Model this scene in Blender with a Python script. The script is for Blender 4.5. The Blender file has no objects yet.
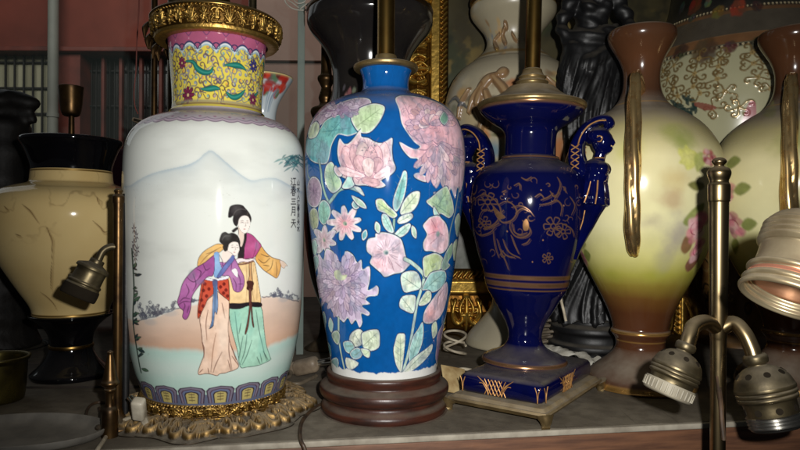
import bpy, bmesh, math, random
import numpy as np
from mathutils import Vector

random.seed(7)
C = bpy.context.scene.collection
F = 620.0                 # focal length in pixels of the 800x450 photograph
ZC = 0.172                # camera height above the shelf top
ROLL = math.radians(0.3)
RX = np.array([math.cos(ROLL), 0, math.sin(ROLL)])
UP = np.array([-math.sin(ROLL), 0, math.cos(ROLL)])
CAM = np.array([0.0, 0.0, ZC])

def ray(px, py):
    return np.array([0, 1.0, 0]) + (px-400)/F*RX + (225-py)/F*UP

def at(px, py, Y):
    """point of the place seen at a photo pixel, at depth Y"""
    return CAM + ray(px, py)*Y

def on_shelf(px, py, z=0.0):
    d = ray(px, py)
    return CAM + d*((z-ZC)/d[2])

def srgb(r, g, b, k=1.0):
    def f(v):
        v /= 255.0
        return (v/12.92 if v <= 0.04045 else ((v+0.055)/1.055)**2.4)*k
    return (f(r), f(g), f(b))

# ------------------------------------------------------------------ scene objects
def thing(name, label, cat, loc=(0, 0, 0), group=None):
    o = bpy.data.objects.new(name, None)
    o.empty_display_size = 0.02
    C.objects.link(o)
    o.location = [float(v) for v in loc]
    tag(o, label, cat, group)
    return o

def tag(o, label=None, cat=None, group=None, kind=None):
    if label: o['label'] = label
    if cat: o['category'] = cat
    if group: o['group'] = group
    if kind: o['kind'] = kind
    return o

def origin_of(parent):
    v = Vector((0, 0, 0))
    while parent is not None:
        v = v + parent.location
        parent = parent.parent
    return np.array(v)

def link_mesh(name, me, mat, parent=None, loc=None):
    o = bpy.data.objects.new(name, me)
    C.objects.link(o)
    if mat is not None: me.materials.append(mat)
    if parent is not None: o.parent = parent
    if loc is not None: o.location = [float(v) for v in loc]
    return o

class MB:
    """collects shapes given in world coordinates and links them as ONE mesh"""
    def __init__(s): s.v = []; s.f = []
    def add(s, v, f):
        n = len(s.v)
        s.v.extend([tuple(map(float, p)) for p in v])
        s.f.extend([tuple(i+n for i in q) for q in f])
        return s
    def tube(s, pts, r, n=10, closed=False):
        s.add(*tube_geo(pts, r, n, closed)); return s
    def box(s, c, size, bevel=0.0, rotz=0.0, tilt=None):
        s.add(*box_geo(c, size, bevel, rotz, tilt)); return s
    def ball(s, c, r, n=12):
        s.add(*ball_geo(c, r, n)); return s
    def lathe(s, prof, c, axis=(0, 0, 1), n=48):
        s.add(*lathe_geo(prof, c, axis, n)); return s
    def build(s, name, mat, parent=None, loc=None, smooth=True, sharp=40):
        org = origin_of(parent) + (np.array(loc, float) if loc is not None else 0)
        me = bpy.data.meshes.new(name)
        v = np.array(s.v) - org
        me.from_pydata(v.tolist(), [], s.f)
        bm = bmesh.new(); bm.from_mesh(me)
        bmesh.ops.recalc_face_normals(bm, faces=bm.faces)
        bm.to_mesh(me); bm.free()
        o = link_mesh(name, me, mat, parent, loc)
        if smooth:
            me.polygons.foreach_set('use_smooth', [True]*len(me.polygons))
            try: me.set_sharp_from_angle(angle=math.radians(sharp))
            except Exception: pass
        return o

def cr(pts, n=8, closed=False):
    """Catmull-Rom through points; a doubled point makes a corner"""
    pts = [np.array(p, float) for p in pts]
    if closed:
        out = []
        N = len(pts)
        for i in range(N):
            a, b, c, d = pts[i-1], pts[i], pts[(i+1) % N], pts[(i+2) % N]
            for k in range(n):
                t = k/n
                out.append(0.5*((2*b)+(c-a)*t+(2*a-5*b+4*c-d)*t*t+(3*b-a-3*c+d)*t**3))
        return np.array(out)
    segs = [[pts[0]]]
    for p in pts[1:]:
        if np.allclose(p, segs[-1][-1]): segs.append([p])
        else: segs[-1].append(p)
    out = []
    for sg in segs:
        if len(sg) == 1: continue
        q = [2*sg[0]-sg[1]] + sg + [2*sg[-1]-sg[-2]]
        for i in range(1, len(q)-2):
            a, b, c, d = q[i-1], q[i], q[i+1], q[i+2]
            for k in range(n):
                t = k/n
                out.append(0.5*((2*b)+(c-a)*t+(2*a-5*b+4*c-d)*t*t+(3*b-a-3*c+d)*t**3))
        out.append(sg[-1])
    return np.array(out)

def tube_geo(pts, r, n=10, closed=False):
    P = np.array(pts, float); m = len(P)
    rr = np.full(m, r, float) if np.isscalar(r) else np.interp(np.linspace(0, 1, m), np.linspace(0, 1, len(r)), r)
    T = np.gradient(P, axis=0)
    if closed: T = np.roll(P, -1, 0)-np.roll(P, 1, 0)
    T /= np.linalg.norm(T, axis=1)[:, None]+1e-12
    u = np.cross(T[0], [0, 0, 1.0])
    if np.linalg.norm(u) < 0.2: u = np.cross(T[0], [0, 1.0, 0])
    u /= np.linalg.norm(u)
    v = []; f = []
    for i in range(m):
        u = u - T[i]*np.dot(u, T[i]); u /= np.linalg.norm(u)+1e-12
        w = np.cross(T[i], u)
        for k in range(n):
            a = 2*math.pi*k/n
            v.append(P[i]+rr[i]*(math.cos(a)*u+math.sin(a)*w))
    for i in range(m if closed else m-1):
        for k in range(n):
            k2 = (k+1) % n; i2 = (i+1) % m
            f.append((i*n+k, i*n+k2, i2*n+k2, i2*n+k))
    if not closed:
        f.append(tuple(range(n-1, -1, -1))); f.append(tuple(range((m-1)*n, m*n)))
    return v, f

def box_geo(c, size, bevel=0.0, rotz=0.0, tilt=None):
    bm = bmesh.new()
    bmesh.ops.create_cube(bm, size=1.0)
    for v in bm.verts:
        v.co = Vector((v.co.x*size[0], v.co.y*size[1], v.co.z*size[2]))
    if bevel > 0:
        bmesh.ops.bevel(bm, geom=list(bm.edges), offset=bevel, segments=3, profile=0.5, affect='EDGES')
    cz, sz = math.cos(rotz), math.sin(rotz)
    bm.verts.index_update()
    vs = []
    for v in bm.verts:
        p = v.co
        if tilt is not None:
            p = tilt @ p
        vs.append((c[0]+p.x*cz-p.y*sz, c[1]+p.x*sz+p.y*cz, c[2]+p.z))
    fs = [tuple(v.index for v in q.verts) for q in bm.faces]
    bm.free()
    return vs, fs

def ball_geo(c, r, n=12):
    r = np.array([r, r, r] if np.isscalar(r) else r, float)
    c = np.array(c, float)
    m = n//2+1
    v = [c+r*np.array([0, 0, 1.0])]; f = []
    for i in range(1, m):
        ph = math.pi*i/m
        for k in range(n):
            a = 2*math.pi*k/n
            v.append(c+r*np.array([math.sin(ph)*math.cos(a), math.sin(ph)*math.sin(a), math.cos(ph)]))
    v.append(c-r*np.array([0, 0, 1.0]))
    last = len(v)-1
    for k in range(n):
        k2 = (k+1) % n
        f.append((0, 1+k, 1+k2)); f.append((last, 1+(m-2)*n+k2, 1+(m-2)*n+k))
        for i in range(m-2):
            f.append((1+i*n+k, 1+(i+1)*n+k, 1+(i+1)*n+k2, 1+i*n+k2))
    return v, f

def lathe_geo(prof, c, axis=(0, 0, 1), n=48):
    """prof: (radius, height along the axis) from base to top"""
    ax = np.array(axis, float); ax /= np.linalg.norm(ax)
    u = np.cross(ax, [0, 1.0, 0])
    if np.linalg.norm(u) < 0.2: u = np.cross(ax, [1.0, 0, 0])
    u /= np.linalg.norm(u); w = np.cross(ax, u)
    v = []; f = []
    m = len(prof)
    for r, h in prof:
        for k in range(n):
            a = 2*math.pi*k/n
            v.append(np.array(c)+ax*h+r*(math.cos(a)*u+math.sin(a)*w))
    for i in range(m-1):
        for k in range(n):
            k2 = (k+1) % n
            f.append((i*n+k, i*n+k2, (i+1)*n+k2, (i+1)*n+k))
    if prof[0][0] > 1e-6: f.append(tuple(range(n-1, -1, -1)))
    if prof[-1][0] > 1e-6: f.append(tuple(range((m-1)*n, m*n)))
    return v, f

def prof_px(x0, Y, pts):
    """silhouette (photo y, half width in px) -> (radius, z) at the depth of the axis"""
    return [(hw*Y/F, at(x0, y, Y)[2]) for y, hw in pts]

# ------------------------------------------------------------------ painted / relief surfaces
def vnoise(x, y, seed=0):
    xi = np.floor(x).astype(int); yi = np.floor(y).astype(int)
    fx = x-xi; fy = y-yi
    fx = fx*fx*(3-2*fx); fy = fy*fy*(3-2*fy)
    def h(a, b):
        n = (a*374761393 + b*668265263 + seed*1442695041) & 0x7fffffff
        n = ((n ^ (n >> 13))*1274126177) & 0x7fffffff
        return ((n ^ (n >> 16)) & 0xffff)/65535.0
    return (h(xi, yi)*(1-fx)+h(xi+1, yi)*fx)*(1-fy)+(h(xi, yi+1)*(1-fx)+h(xi+1, yi+1)*fx)*fy

def fbm(x, y, seed=0, o=4):
    s = 0; a = 0.5
    for k in range(o):
        s = s+a*vnoise(x*2**k, y*2**k, seed+k); a *= 0.5
    return s/(1-0.5**o)

def sstep(a, b, x):
    t = np.clip((x-a)/(b-a), 0, 1)
    return t*t*(3-2*t)

class Canvas:
    """a grid of surface points (S across, Z along) that is painted (col), gilded (gold) and embossed (D)"""
    def __init__(s, S, Z, base):
        s.S = np.asarray(S, float); s.Z = np.asarray(Z, float)
        n, m = len(s.Z), len(s.S)
        s.col = np.empty((n, m, 3)); s.col[:] = base
        s.gold = np.zeros((n, m)); s.D = np.zeros((n, m))
        s.aa = 0.0004
        s.seed = 1
    def win(s, s0, s1, z0, z1):
        j = np.nonzero((s.S >= s0) & (s.S <= s1))[0]
        i = np.nonzero((s.Z >= z0) & (s.Z <= z1))[0]
        if len(i) == 0 or len(j) == 0: return None
        return slice(i[0], i[-1]+1), slice(j[0], j[-1]+1)
    def grid(s, w):
        return np.meshgrid(s.S[w[1]], s.Z[w[0]])
    def blend(s, w, cov, color, gold=None):
        c = np.asarray(color, float)
        a = cov[..., None]
        s.col[w] = s.col[w]*(1-a)+c*a
        if gold is not None: s.gold[w] = s.gold[w]*(1-cov)+gold*cov
        else: s.gold[w] = s.gold[w]*(1-cov)
    def poly(s, pts, c, c2=None, ctr=None, rad=0.01, alpha=1.0, nz=0.10, nf=300, soft=None, edge=None, ew=0.0006, smooth=3, gold=None, emb=0):
        P = np.asarray(pts, float)
        if smooth > 1: P = cr(P, smooth, True)
        soft = soft or s.aa
        w = s.win(P[:, 0].min()-soft-ew, P[:, 0].max()+soft+ew, P[:, 1].min()-soft-ew, P[:, 1].max()+soft+ew)
        if w is None: return
        X, Y = s.grid(w)
        d = np.full(X.shape, 1e9); ins = np.zeros(X.shape, bool)
        Q = np.roll(P, -1, 0)
        for (ax, ay), (bx, by) in zip(P, Q):
            dx, dy = bx-ax, by-ay
            t = np.clip(((X-ax)*dx+(Y-ay)*dy)/(dx*dx+dy*dy+1e-18), 0, 1)
            d = np.minimum(d, (X-ax-t*dx)**2+(Y-ay-t*dy)**2)
            if ay != by:
                ins ^= ((ay > Y) != (by > Y)) & (X < (bx-ax)*(Y-ay)/(by-ay)+ax)
        sd = np.sqrt(d)*np.where(ins, 1, -1)
        cov = sstep(-soft, soft, sd)*alpha
        s.seed += 1
        base = np.empty(X.shape+(3,)); base[:] = c
        if c2 is not None:
            if ctr is None: ctr = P.mean(0)
            k = np.clip(1-np.hypot(X-ctr[0], Y-ctr[1])/rad, 0, 1)
            k = np.clip(k+0.5*(fbm(X*nf*1.3, Y*nf*1.3, s.seed+50)-0.5)*(k > 0), 0, 1)[..., None]
            base = base*(1-k)+np.asarray(c2)*k
        base = base*(1+nz*2*(fbm(X*nf, Y*nf, s.seed)-0.5))[..., None]
        if edge is not None:
            k = (1-sstep(ew*0.5, ew, sd))[..., None]
            base = base*(1-k)+np.asarray(edge)*k
        a = cov[..., None]
        s.col[w] = s.col[w]*(1-a)+base*a
        s.gold[w] = s.gold[w]*(1-cov)+(gold or 0)*cov
        if emb: s.D[w] = np.maximum(s.D[w], emb*sstep(0, ew*3, sd))
    def line(s, pts, wd, c=None, alpha=1.0, smooth=6, taper=0.0, gold=None, emb=0, soft=None, closed=False):
        P = np.asarray(pts, float)
        if smooth > 1 and len(P) > 1: P = cr(P, smooth, closed)
        if closed: P = np.vstack([P, P[:1]])
        soft = soft or s.aa
        pad = wd+soft
        w = s.win(P[:, 0].min()-pad, P[:, 0].max()+pad, P[:, 1].min()-pad, P[:, 1].max()+pad)
        if w is None: return
        X, Y = s.grid(w)
        cov = np.zeros(X.shape); E = np.zeros(X.shape)
        n = len(P)-1
        for i in range(n):
            (ax, ay), (bx, by) = P[i], P[i+1]
            dx, dy = bx-ax, by-ay
            t = np.clip(((X-ax)*dx+(Y-ay)*dy)/(dx*dx+dy*dy+1e-18), 0, 1)
            d = np.hypot(X-ax-t*dx, Y-ay-t*dy)
            u = (i+t)/n
            ww = wd*0.5*(1-taper*np.abs(2*u-1)**1.5) if taper else wd*0.5
            cov = np.maximum(cov, sstep(-soft, soft, ww-d))
            if emb: E = np.maximum(E, np.sqrt(np.clip(1-(d/(ww+1e-9))**2, 0, 1)))
        if c is not None:
            s.blend(w, cov*alpha, c, gold)
        if emb: s.D[w] = np.maximum(s.D[w], emb*E)
    def blob(s, ctr, rx, rz, c, alpha=1.0, soft=0.6, nz=0.0, nf=200):
        """soft-edged patch of colour"""
        w = s.win(ctr[0]-rx*1.3, ctr[0]+rx*1.3, ctr[1]-rz*1.3, ctr[1]+rz*1.3)
        if w is None: return
        X, Y = s.grid(w); s.seed += 1
        q = np.hypot((X-ctr[0])/rx, (Y-ctr[1])/rz)
        if nz: q = q+nz*(fbm(X*nf, Y*nf, s.seed)-0.5)*2
        s.blend(w, alpha*(1-sstep(1-soft, 1, q)), c)

class Pot(Canvas):
    """surface of revolution whose outside is a Canvas"""
    def __init__(s, prof, x, Y, base, nrow=300, front=300, back=48, half=1.75):
        s.x, s.Y = x, Y
        P = cr(prof, 16)
        L = np.concatenate([[0], np.cumsum(np.hypot(*np.diff(P, axis=0).T))])
        q = np.linspace(0, L[-1], nrow)
        s.R = np.interp(q, L, P[:, 0]); Z = np.interp(q, L, P[:, 1])
        s.TH = np.concatenate([np.linspace(-math.pi, -half, back//2, endpoint=False), np.linspace(-half, half, front, endpoint=False),
                               np.linspace(half, math.pi, back//2, endpoint=False)])
        s.RR = s.R.max()
        Canvas.__init__(s, s.TH*s.RR, Z, base)
        o = np.argsort(Z)
        s.zs, s.rs = Z[o], s.R[o]
    def px(s, pts):
        """photo pixels -> surface coordinates, by following the line of sight to the surface"""
        P = np.asarray(pts, float)
        out = []
        t = np.linspace(s.Y-s.RR-0.005, s.Y, 260)
        for a, b in P:
            d = ray(a, b)
            X = d[0]*t-s.x; Z = CAM[2]+d[2]*t; W = s.Y-t
            g = np.hypot(X, W)-np.interp(Z, s.zs, s.rs)
            neg = np.nonzero(g < 0)[0]
            if len(neg) and neg[0] > 0:
                k = neg[0]; u = g[k-1]/(g[k-1]-g[k])
                tt = t[k-1]+u*(t[k]-t[k-1])
            else:
                tt = t[np.argmin(g)]
            out.append((math.atan2(d[0]*tt-s.x, s.Y-tt)*s.RR, CAM[2]+d[2]*tt))
        return np.array(out)
    def build(s, name, mat, parent, caps=True):
        n, m = s.D.shape
        org = origin_of(parent)
        r = s.R[:, None]+s.D
        X = s.x+r*np.sin(s.TH)[None]; Yv = s.Y-r*np.cos(s.TH)[None]
        Zv = np.repeat(s.Z[:, None], m, 1)
        if s.D.any():
            dz = np.gradient(s.R)/(np.abs(np.gradient(s.Z))+1e-9)
            nz = np.clip(-dz*np.sign(np.gradient(s.Z)), -3, 3)
            Zv = Zv+s.D*(nz/np.sqrt(1+nz*nz))[:, None]
        V = np.stack([X, Yv, Zv], -1).reshape(-1, 3)-org
        i = np.arange(n-1)[:, None]*m; j = np.arange(m)[None]; j2 = (j+1) % m
        Fq = np.stack([i+j, i+m+j, i+m+j2, i+j2], -1).reshape(-1, 4)
        return grid_mesh(name, V, Fq, s.col, s.gold, mat, parent)

def grid_mesh(name, V, Fq, col, gold, mat, parent, loc=None):
    me = bpy.data.meshes.new(name)
    me.vertices.add(len(V)); me.vertices.foreach_set('co', np.ascontiguousarray(V, dtype=np.float32).ravel())
    me.loops.add(Fq.size); me.loops.foreach_set('vertex_index', np.ascontiguousarray(Fq, dtype=np.int32).ravel())
    me.polygons.add(len(Fq))
    me.polygons.foreach_set('loop_start', np.arange(0, Fq.size, 4, dtype=np.int32))
    me.polygons.foreach_set('loop_total', np.full(len(Fq), 4, dtype=np.int32))
    me.polygons.foreach_set('use_smooth', np.ones(len(Fq), bool))
    me.update(calc_edges=True); me.validate()
    a = me.attributes.new('Col', 'FLOAT_COLOR', 'POINT')
    q = np.ones((len(V), 4), np.float32); q[:, :3] = np.clip(col.reshape(-1, 3), 0, 1)
    a.data.foreach_set('color', q.ravel())
    b = me.attributes.new('gilt', 'FLOAT', 'POINT')
    b.data.foreach_set('value', np.ascontiguousarray(gold.ravel(), dtype=np.float32))
    return link_mesh(name, me, mat, parent, loc)

class Strip(Canvas):
    """flat relief panel: S across x, Z along z, embossed towards -y, placed by a frame"""
    def __init__(s, w, h, nw, nh, base):
        Canvas.__init__(s, np.linspace(0, w, nw), np.linspace(0, h, nh), base)
        s.prof = np.zeros(nw)
    def build(s, name, mat, parent, o, ux, uz, un):
        """o corner, ux across, uz along, un outwards; closed with a back"""
        n, m = s.D.shape
        o, ux, uz, un = (np.array(q, float) for q in (o, ux, uz, un))
        H = s.D+s.prof[None]
        V = o+s.S[None, :, None]*ux+s.Z[:, None, None]*uz+H[..., None]*un
        V = V.reshape(-1, 3)-origin_of(parent)
        i = np.arange(n-1)[:, None]*m; j = np.arange(m-1)[None]
        Fq = np.stack([i+j, i+j+1, i+m+j+1, i+m+j], -1).reshape(-1, 4)
        return grid_mesh(name, V, Fq, s.col, s.gold, mat, parent)

# ------------------------------------------------------------------ materials
def nt_new(name):
    m = bpy.data.materials.new(name); m.use_nodes = True
    nt = m.node_tree
    return m, nt, nt.nodes['Principled BSDF']

def node(nt, kind, **kw):
    n = nt.nodes.new(kind)
    for k, v in kw.items():
        if k.startswith('i_'): n.inputs[k[2:].replace('_', ' ')].default_value = v
        else: setattr(n, k, v)
    return n

def mixc(nt, fac, a, b, mode='MIX'):
    n = nt.nodes.new('ShaderNodeMix'); n.data_type = 'RGBA'; n.blend_type = mode
    def put(sock, v):
        if hasattr(v, 'is_linked') or isinstance(v, bpy.types.NodeSocket): nt.links.new(v, sock)
        elif isinstance(v, (int, float)): sock.default_value = v
        else: sock.default_value = (*v[:3], 1)
    put(n.inputs[0], fac); put(n.inputs[6], a); put(n.inputs[7], b)
    return n.outputs[2]

def noise_fac(nt, scale, detail=4, lo=0.35, hi=0.65, rough=0.55, stretch=None):
    tc = node(nt, 'ShaderNodeTexCoord')
    src = tc.outputs['Object']
    if stretch:
        mp = node(nt, 'ShaderNodeMapping'); mp.inputs['Scale'].default_value = stretch
        nt.links.new(src, mp.inputs['Vector']); src = mp.outputs[0]
    n = node(nt, 'ShaderNodeTexNoise'); n.inputs['Scale'].default_value = scale
    n.inputs['Detail'].default_value = detail; n.inputs['Roughness'].default_value = rough
    nt.links.new(src, n.inputs['Vector'])
    mr = node(nt, 'ShaderNodeMapRange'); mr.inputs[1].default_value = lo; mr.inputs[2].default_value = hi
    nt.links.new(n.outputs[0], mr.inputs[0])
    return mr.outputs[0], n.outputs[0]

def math_n(nt, op, a, b=None):
    n = node(nt, 'ShaderNodeMath', operation=op)
    for i, v in enumerate((a, b)):
        if v is None: continue
        if isinstance(v, (int, float)): n.inputs[i].default_value = v
        else: nt.links.new(v, n.inputs[i])
    return n.outputs[0]

DUST = srgb(150, 140, 124)
def add_dust(nt, bs, colour, rough, amount, start=0.25, end=0.95, metal=None, scale=60):
    """settled dust on whatever faces up"""
    g = node(nt, 'ShaderNodeNewGeometry')
    sx = node(nt, 'ShaderNodeSeparateXYZ'); nt.links.new(g.outputs['Normal'], sx.inputs[0])
    mr = node(nt, 'ShaderNodeMapRange'); mr.inputs[1].default_value = start; mr.inputs[2].default_value = end
    nt.links.new(sx.outputs[2], mr.inputs[0])
    nf, _ = noise_fac(nt, scale, 5, 0.25, 0.7)
    k = math_n(nt, 'MULTIPLY', mr.outputs[0], amount)
    k2 = math_n(nt, 'MULTIPLY', k, math_n(nt, 'ADD', math_n(nt, 'MULTIPLY', nf, 0.6), 0.4))
    out = mixc(nt, k2, colour, DUST)
    nt.links.new(out, bs.inputs['Base Color'])
    if isinstance(rough, (int, float)):
        r = math_n(nt, 'ADD', math_n(nt, 'MULTIPLY', k2, 0.75), rough)
    else:
        r = math_n(nt, 'ADD', math_n(nt, 'MULTIPLY', k2, 0.75), rough)
    nt.links.new(r, bs.inputs['Roughness'])
    if metal is not None:
        mm = math_n(nt, 'MULTIPLY', metal, math_n(nt, 'SUBTRACT', 1.0, k2))
        nt.links.new(mm, bs.inputs['Metallic'])
    return k2

def bump(nt, bs, h, strength=0.2, dist=0.001):
    b = node(nt, 'ShaderNodeBump'); b.inputs['Strength'].default_value = strength; b.inputs['Distance'].default_value = dist
    nt.links.new(h, b.inputs['Height']); nt.links.new(b.outputs[0], bs.inputs['Normal'])

def m_painted(name, rough=0.13, dust=0.25, gold_rough=0.3, spec=0.5, start=0.3, end=0.95, grime=0.10):
    """glazed ceramic: colours of the painted decoration, gilding where it is gilt"""
    m, nt, bs = nt_new(name)
    a = node(nt, 'ShaderNodeAttribute', attribute_name='Col')
    g = node(nt, 'ShaderNodeAttribute', attribute_name='gilt')
    nf, raw = noise_fac(nt, 14, 6, 0.3, 0.75)
    col = mixc(nt, math_n(nt, 'MULTIPLY', nf, grime), a.outputs['Color'], srgb(120, 110, 92))
    r = math_n(nt, 'ADD', math_n(nt, 'MULTIPLY', g.outputs['Fac'], gold_rough-rough), math_n(nt, 'ADD', math_n(nt, 'MULTIPLY', nf, 0.03), rough))
    add_dust(nt, bs, col, r, dust, start, end, metal=g.outputs['Fac'])
    bs.inputs['Specular IOR Level'].default_value = spec
    _, raw2 = noise_fac(nt, 90, 2)
    bump(nt, bs, raw2, 0.03, 0.001)
    return m

def m_plain(name, col, rough=0.4, metal=0.0, col2=None, scale=25, dust=0.0, bmp=0.0, bscale=120, spec=0.5, stretch=None, start=0.25, lo=0.35, hi=0.65):
    m, nt, bs = nt_new(name)
    nf, raw = noise_fac(nt, scale, 5, lo, hi, stretch=stretch)
    c2 = col2 if col2 is not None else tuple(v*0.72 for v in col)
    c = mixc(nt, nf, c2, col)
    bs.inputs['Metallic'].default_value = metal
    bs.inputs['Specular IOR Level'].default_value = spec
    r = math_n(nt, 'ADD', math_n(nt, 'MULTIPLY', nf, -0.08), rough+0.04)
    if dust > 0:
        mv = node(nt, 'ShaderNodeValue'); mv.outputs[0].default_value = metal
        add_dust(nt, bs, c, r, dust, metal=mv.outputs[0], start=start)
    else:
        nt.links.new(c, bs.inputs['Base Color']); nt.links.new(r, bs.inputs['Roughness'])
    if bmp:
        _, raw2 = noise_fac(nt, bscale, 4)
        bump(nt, bs, raw2, bmp, 0.002)
    return m

def m_relief(name, rough=0.3, metal=0.95, dust=0.4, bmp=0.15):
    """cast metal or gilt carving: colour from the pale highs and dark lows of the casting"""
    m, nt, bs = nt_new(name)
    a = node(nt, 'ShaderNodeAttribute', attribute_name='Col')
    nf, raw = noise_fac(nt, 150, 4, 0.3, 0.7)
    c = mixc(nt, math_n(nt, 'MULTIPLY', nf, 0.4), a.outputs['Color'], srgb(70, 52, 24))
    mv = node(nt, 'ShaderNodeValue'); mv.outputs[0].default_value = metal
    r = math_n(nt, 'ADD', math_n(nt, 'MULTIPLY', nf, 0.15), rough)
    add_dust(nt, bs, c, r, dust, 0.2, 1.0, metal=mv.outputs[0], scale=120)
    _, raw2 = noise_fac(nt, 260, 3)
    bump(nt, bs, raw2, bmp, 0.001)
    return m

def m_shelf(name):
    """laminate under years of dust: blotches, wiped arcs, scratches"""
    m, nt, bs = nt_new(name)
    a, _ = noise_fac(nt, 7, 6, 0.35, 0.68)
    b, _ = noise_fac(nt, 60, 6, 0.42, 0.62)
    s1, _ = noise_fac(nt, 30, 3, 0.66, 0.70, stretch=(0.25, 6, 1))
    s2, _ = noise_fac(nt, 26, 3, 0.68, 0.71, stretch=(5, 0.4, 1))
    c = mixc(nt, a, srgb(84, 76, 64), srgb(126, 117, 102))
    c = mixc(nt, math_n(nt, 'MULTIPLY', b, 0.45), c, srgb(66, 58, 48))
    c = mixc(nt, math_n(nt, 'MULTIPLY', s1, 0.4), c, srgb(160, 150, 134))
    c = mixc(nt, math_n(nt, 'MULTIPLY', s2, 0.4), c, srgb(58, 52, 44))
    nt.links.new(c, bs.inputs['Base Color']); bs.inputs['Roughness'].default_value = 0.72
    _, raw = noise_fac(nt, 300, 4)
    bump(nt, bs, raw, 0.2, 0.002)
    return m

M = {}
M['white_glaze'] = m_painted('white_glaze', 0.045, 0.22)
M['blue_glaze'] = m_painted('blue_glaze', 0.05, 0.35, start=0.4, grime=0.03)
M['cobalt_glaze'] = m_painted('cobalt_glaze', 0.07, 0.32, 0.3, start=0.5, grime=0.015)
M['rose_glaze'] = m_painted('rose_glaze', 0.14, 0.8, 0.25, start=0.3)
M['marble_glaze'] = m_painted('marble_glaze', 0.1, 0.3)
M['figured_bisque'] = m_painted('figured_bisque', 0.28, 0.5)
M['gold_ground'] = m_painted('gold_ground', 0.22, 0.3, 0.4)
M['gilt_relief'] = m_relief('gilt_relief', 0.36, 0.95, 0.3)
M['dusty_bronze_relief'] = m_relief('dusty_bronze_relief', 0.40, 0.85, 0.75)
M['frame_gilt'] = m_relief('frame_gilt', 0.3, 0.9, 0.15)
M['brass'] = m_plain('brass', srgb(176, 142, 78), 0.30, 1.0, srgb(118, 90, 46), 40, dust=0.5)
M['brass_dusty'] = m_plain('brass_dusty', srgb(170, 146, 100), 0.38, 0.8, srgb(120, 100, 66), 50, dust=0.9, bmp=0.1)
M['brass_dark'] = m_plain('brass_dark', srgb(105, 80, 48), 0.35, 0.9, srgb(60, 44, 28), 60, dust=0.4)
M['bronze_grey'] = m_plain('bronze_grey', srgb(165, 145, 108), 0.30, 1.0, srgb(112, 96, 68), 40, dust=0.45)
M['bronze_dark'] = m_plain('bronze_dark', srgb(110, 98, 72), 0.42, 0.85, srgb(70, 62, 46), 60, dust=0.5, bmp=0.1)
M['socket_bright'] = m_plain('socket_bright', srgb(160, 146, 116), 0.38, 0.8, srgb(126, 110, 84), 50, dust=0.5, bmp=0.05)
M['porcelain_ring'] = m_plain('porcelain_ring', srgb(150, 142, 122), 0.6, 0, srgb(120, 112, 96), 50, dust=0.3)
M['hole_dark'] = m_plain('hole_dark', srgb(40, 34, 26), 0.95, spec=0.1)
M['rosewood'] = m_plain('rosewood', srgb(70, 35, 24), 0.38, 0, srgb(36, 19, 14), 30, dust=0.40, bmp=0.12, stretch=(1, 1, 6), start=0.45)
M['black_glaze'] = m_plain('black_glaze', srgb(12, 11, 15), 0.08, 0, srgb(8, 8, 10), 20, dust=0.06)
M['black_bronze'] = m_plain('black_bronze', srgb(17, 16, 17), 0.48, 0.0, srgb(16, 16, 17), 30, dust=0.35, bmp=0.15, start=0.35)
M['dark_figure'] = m_plain('dark_figure', srgb(26, 21, 17), 0.6, 0, srgb(14, 11, 9), 30, bmp=0.3)
M['shelf_top'] = m_shelf('shelf_top')
M['shelf_lip'] = m_plain('shelf_lip', srgb(170, 162, 146), 0.7, 0, srgb(125, 116, 102), 40)
M['shelf_wood'] = m_plain('shelf_wood', srgb(118, 80, 56), 0.6, 0, srgb(84, 54, 38), 18, bmp=0.1, stretch=(1, 4, 14))
M['dark_board'] = m_plain('dark_board', srgb(62, 52, 44), 0.6, 0, srgb(34, 28, 24), 20, dust=0.4)
M['cord_white'] = m_plain('cord_white', srgb(196, 184, 160), 0.5, 0, srgb(140, 128, 108), 80, dust=0.3)
M['cord_grey'] = m_plain('cord_grey', srgb(120, 108, 90), 0.55, 0, srgb(80, 70, 58), 80)
M['cord_brown'] = m_plain('cord_brown', srgb(84, 64, 46), 0.5, 0, srgb(50, 38, 28), 80)
M['plug_plastic'] = m_plain('plug_plastic', srgb(205, 196, 176), 0.45, 0, srgb(150, 140, 122), 60, dust=0.4)
M['plug_grey'] = m_plain('plug_grey', srgb(140, 124, 104), 0.5, 0, srgb(100, 86, 70), 60, dust=0.5)
M['steel'] = m_plain('steel', srgb(190, 188, 182), 0.3, 1.0)
M['grey_dish'] = m_plain('grey_dish', srgb(120, 116, 108), 0.6, 0, srgb(84, 80, 74), 30, dust=0.4)
M['wall_dark'] = m_plain('wall_dark', srgb(44, 40, 34), 0.8, 0, srgb(20, 18, 16), 7)
M['floor_dark'] = m_plain('floor_dark', srgb(60, 54, 48), 0.8, 0, srgb(36, 32, 28), 5)
M['red_wall'] = m_plain('red_wall', srgb(146, 68, 52), 0.85, 0, srgb(112, 52, 40), 1.6, bmp=0.3, bscale=30)
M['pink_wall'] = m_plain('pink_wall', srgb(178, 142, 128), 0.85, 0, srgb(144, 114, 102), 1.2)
M['red_paint'] = m_plain('red_paint', srgb(134, 62, 48), 0.6, 0, srgb(92, 44, 36), 5)
M['drainpipe'] = m_plain('drainpipe', srgb(150, 150, 140), 0.6, 0, srgb(116, 116, 108), 2)
M['curtain'] = m_plain('curtain', srgb(196, 190, 160), 0.8, 0, srgb(160, 154, 126), 1.5, stretch=(8, 1, 0.4))
M['dark_pane'] = m_plain('dark_pane', srgb(54, 46, 42), 0.2, 0, srgb(34, 30, 28), 1.5)
M['iron'] = m_plain('iron', srgb(40, 34, 32), 0.6)
M['maroon'] = m_plain('maroon', srgb(132, 62, 92), 0.7, 0, srgb(96, 42, 66), 12, bmp=0.2, bscale=200)
M['tag_card'] = m_plain('tag_card', srgb(200, 178, 130), 0.5, 0, srgb(150, 122, 80), 60)
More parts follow.
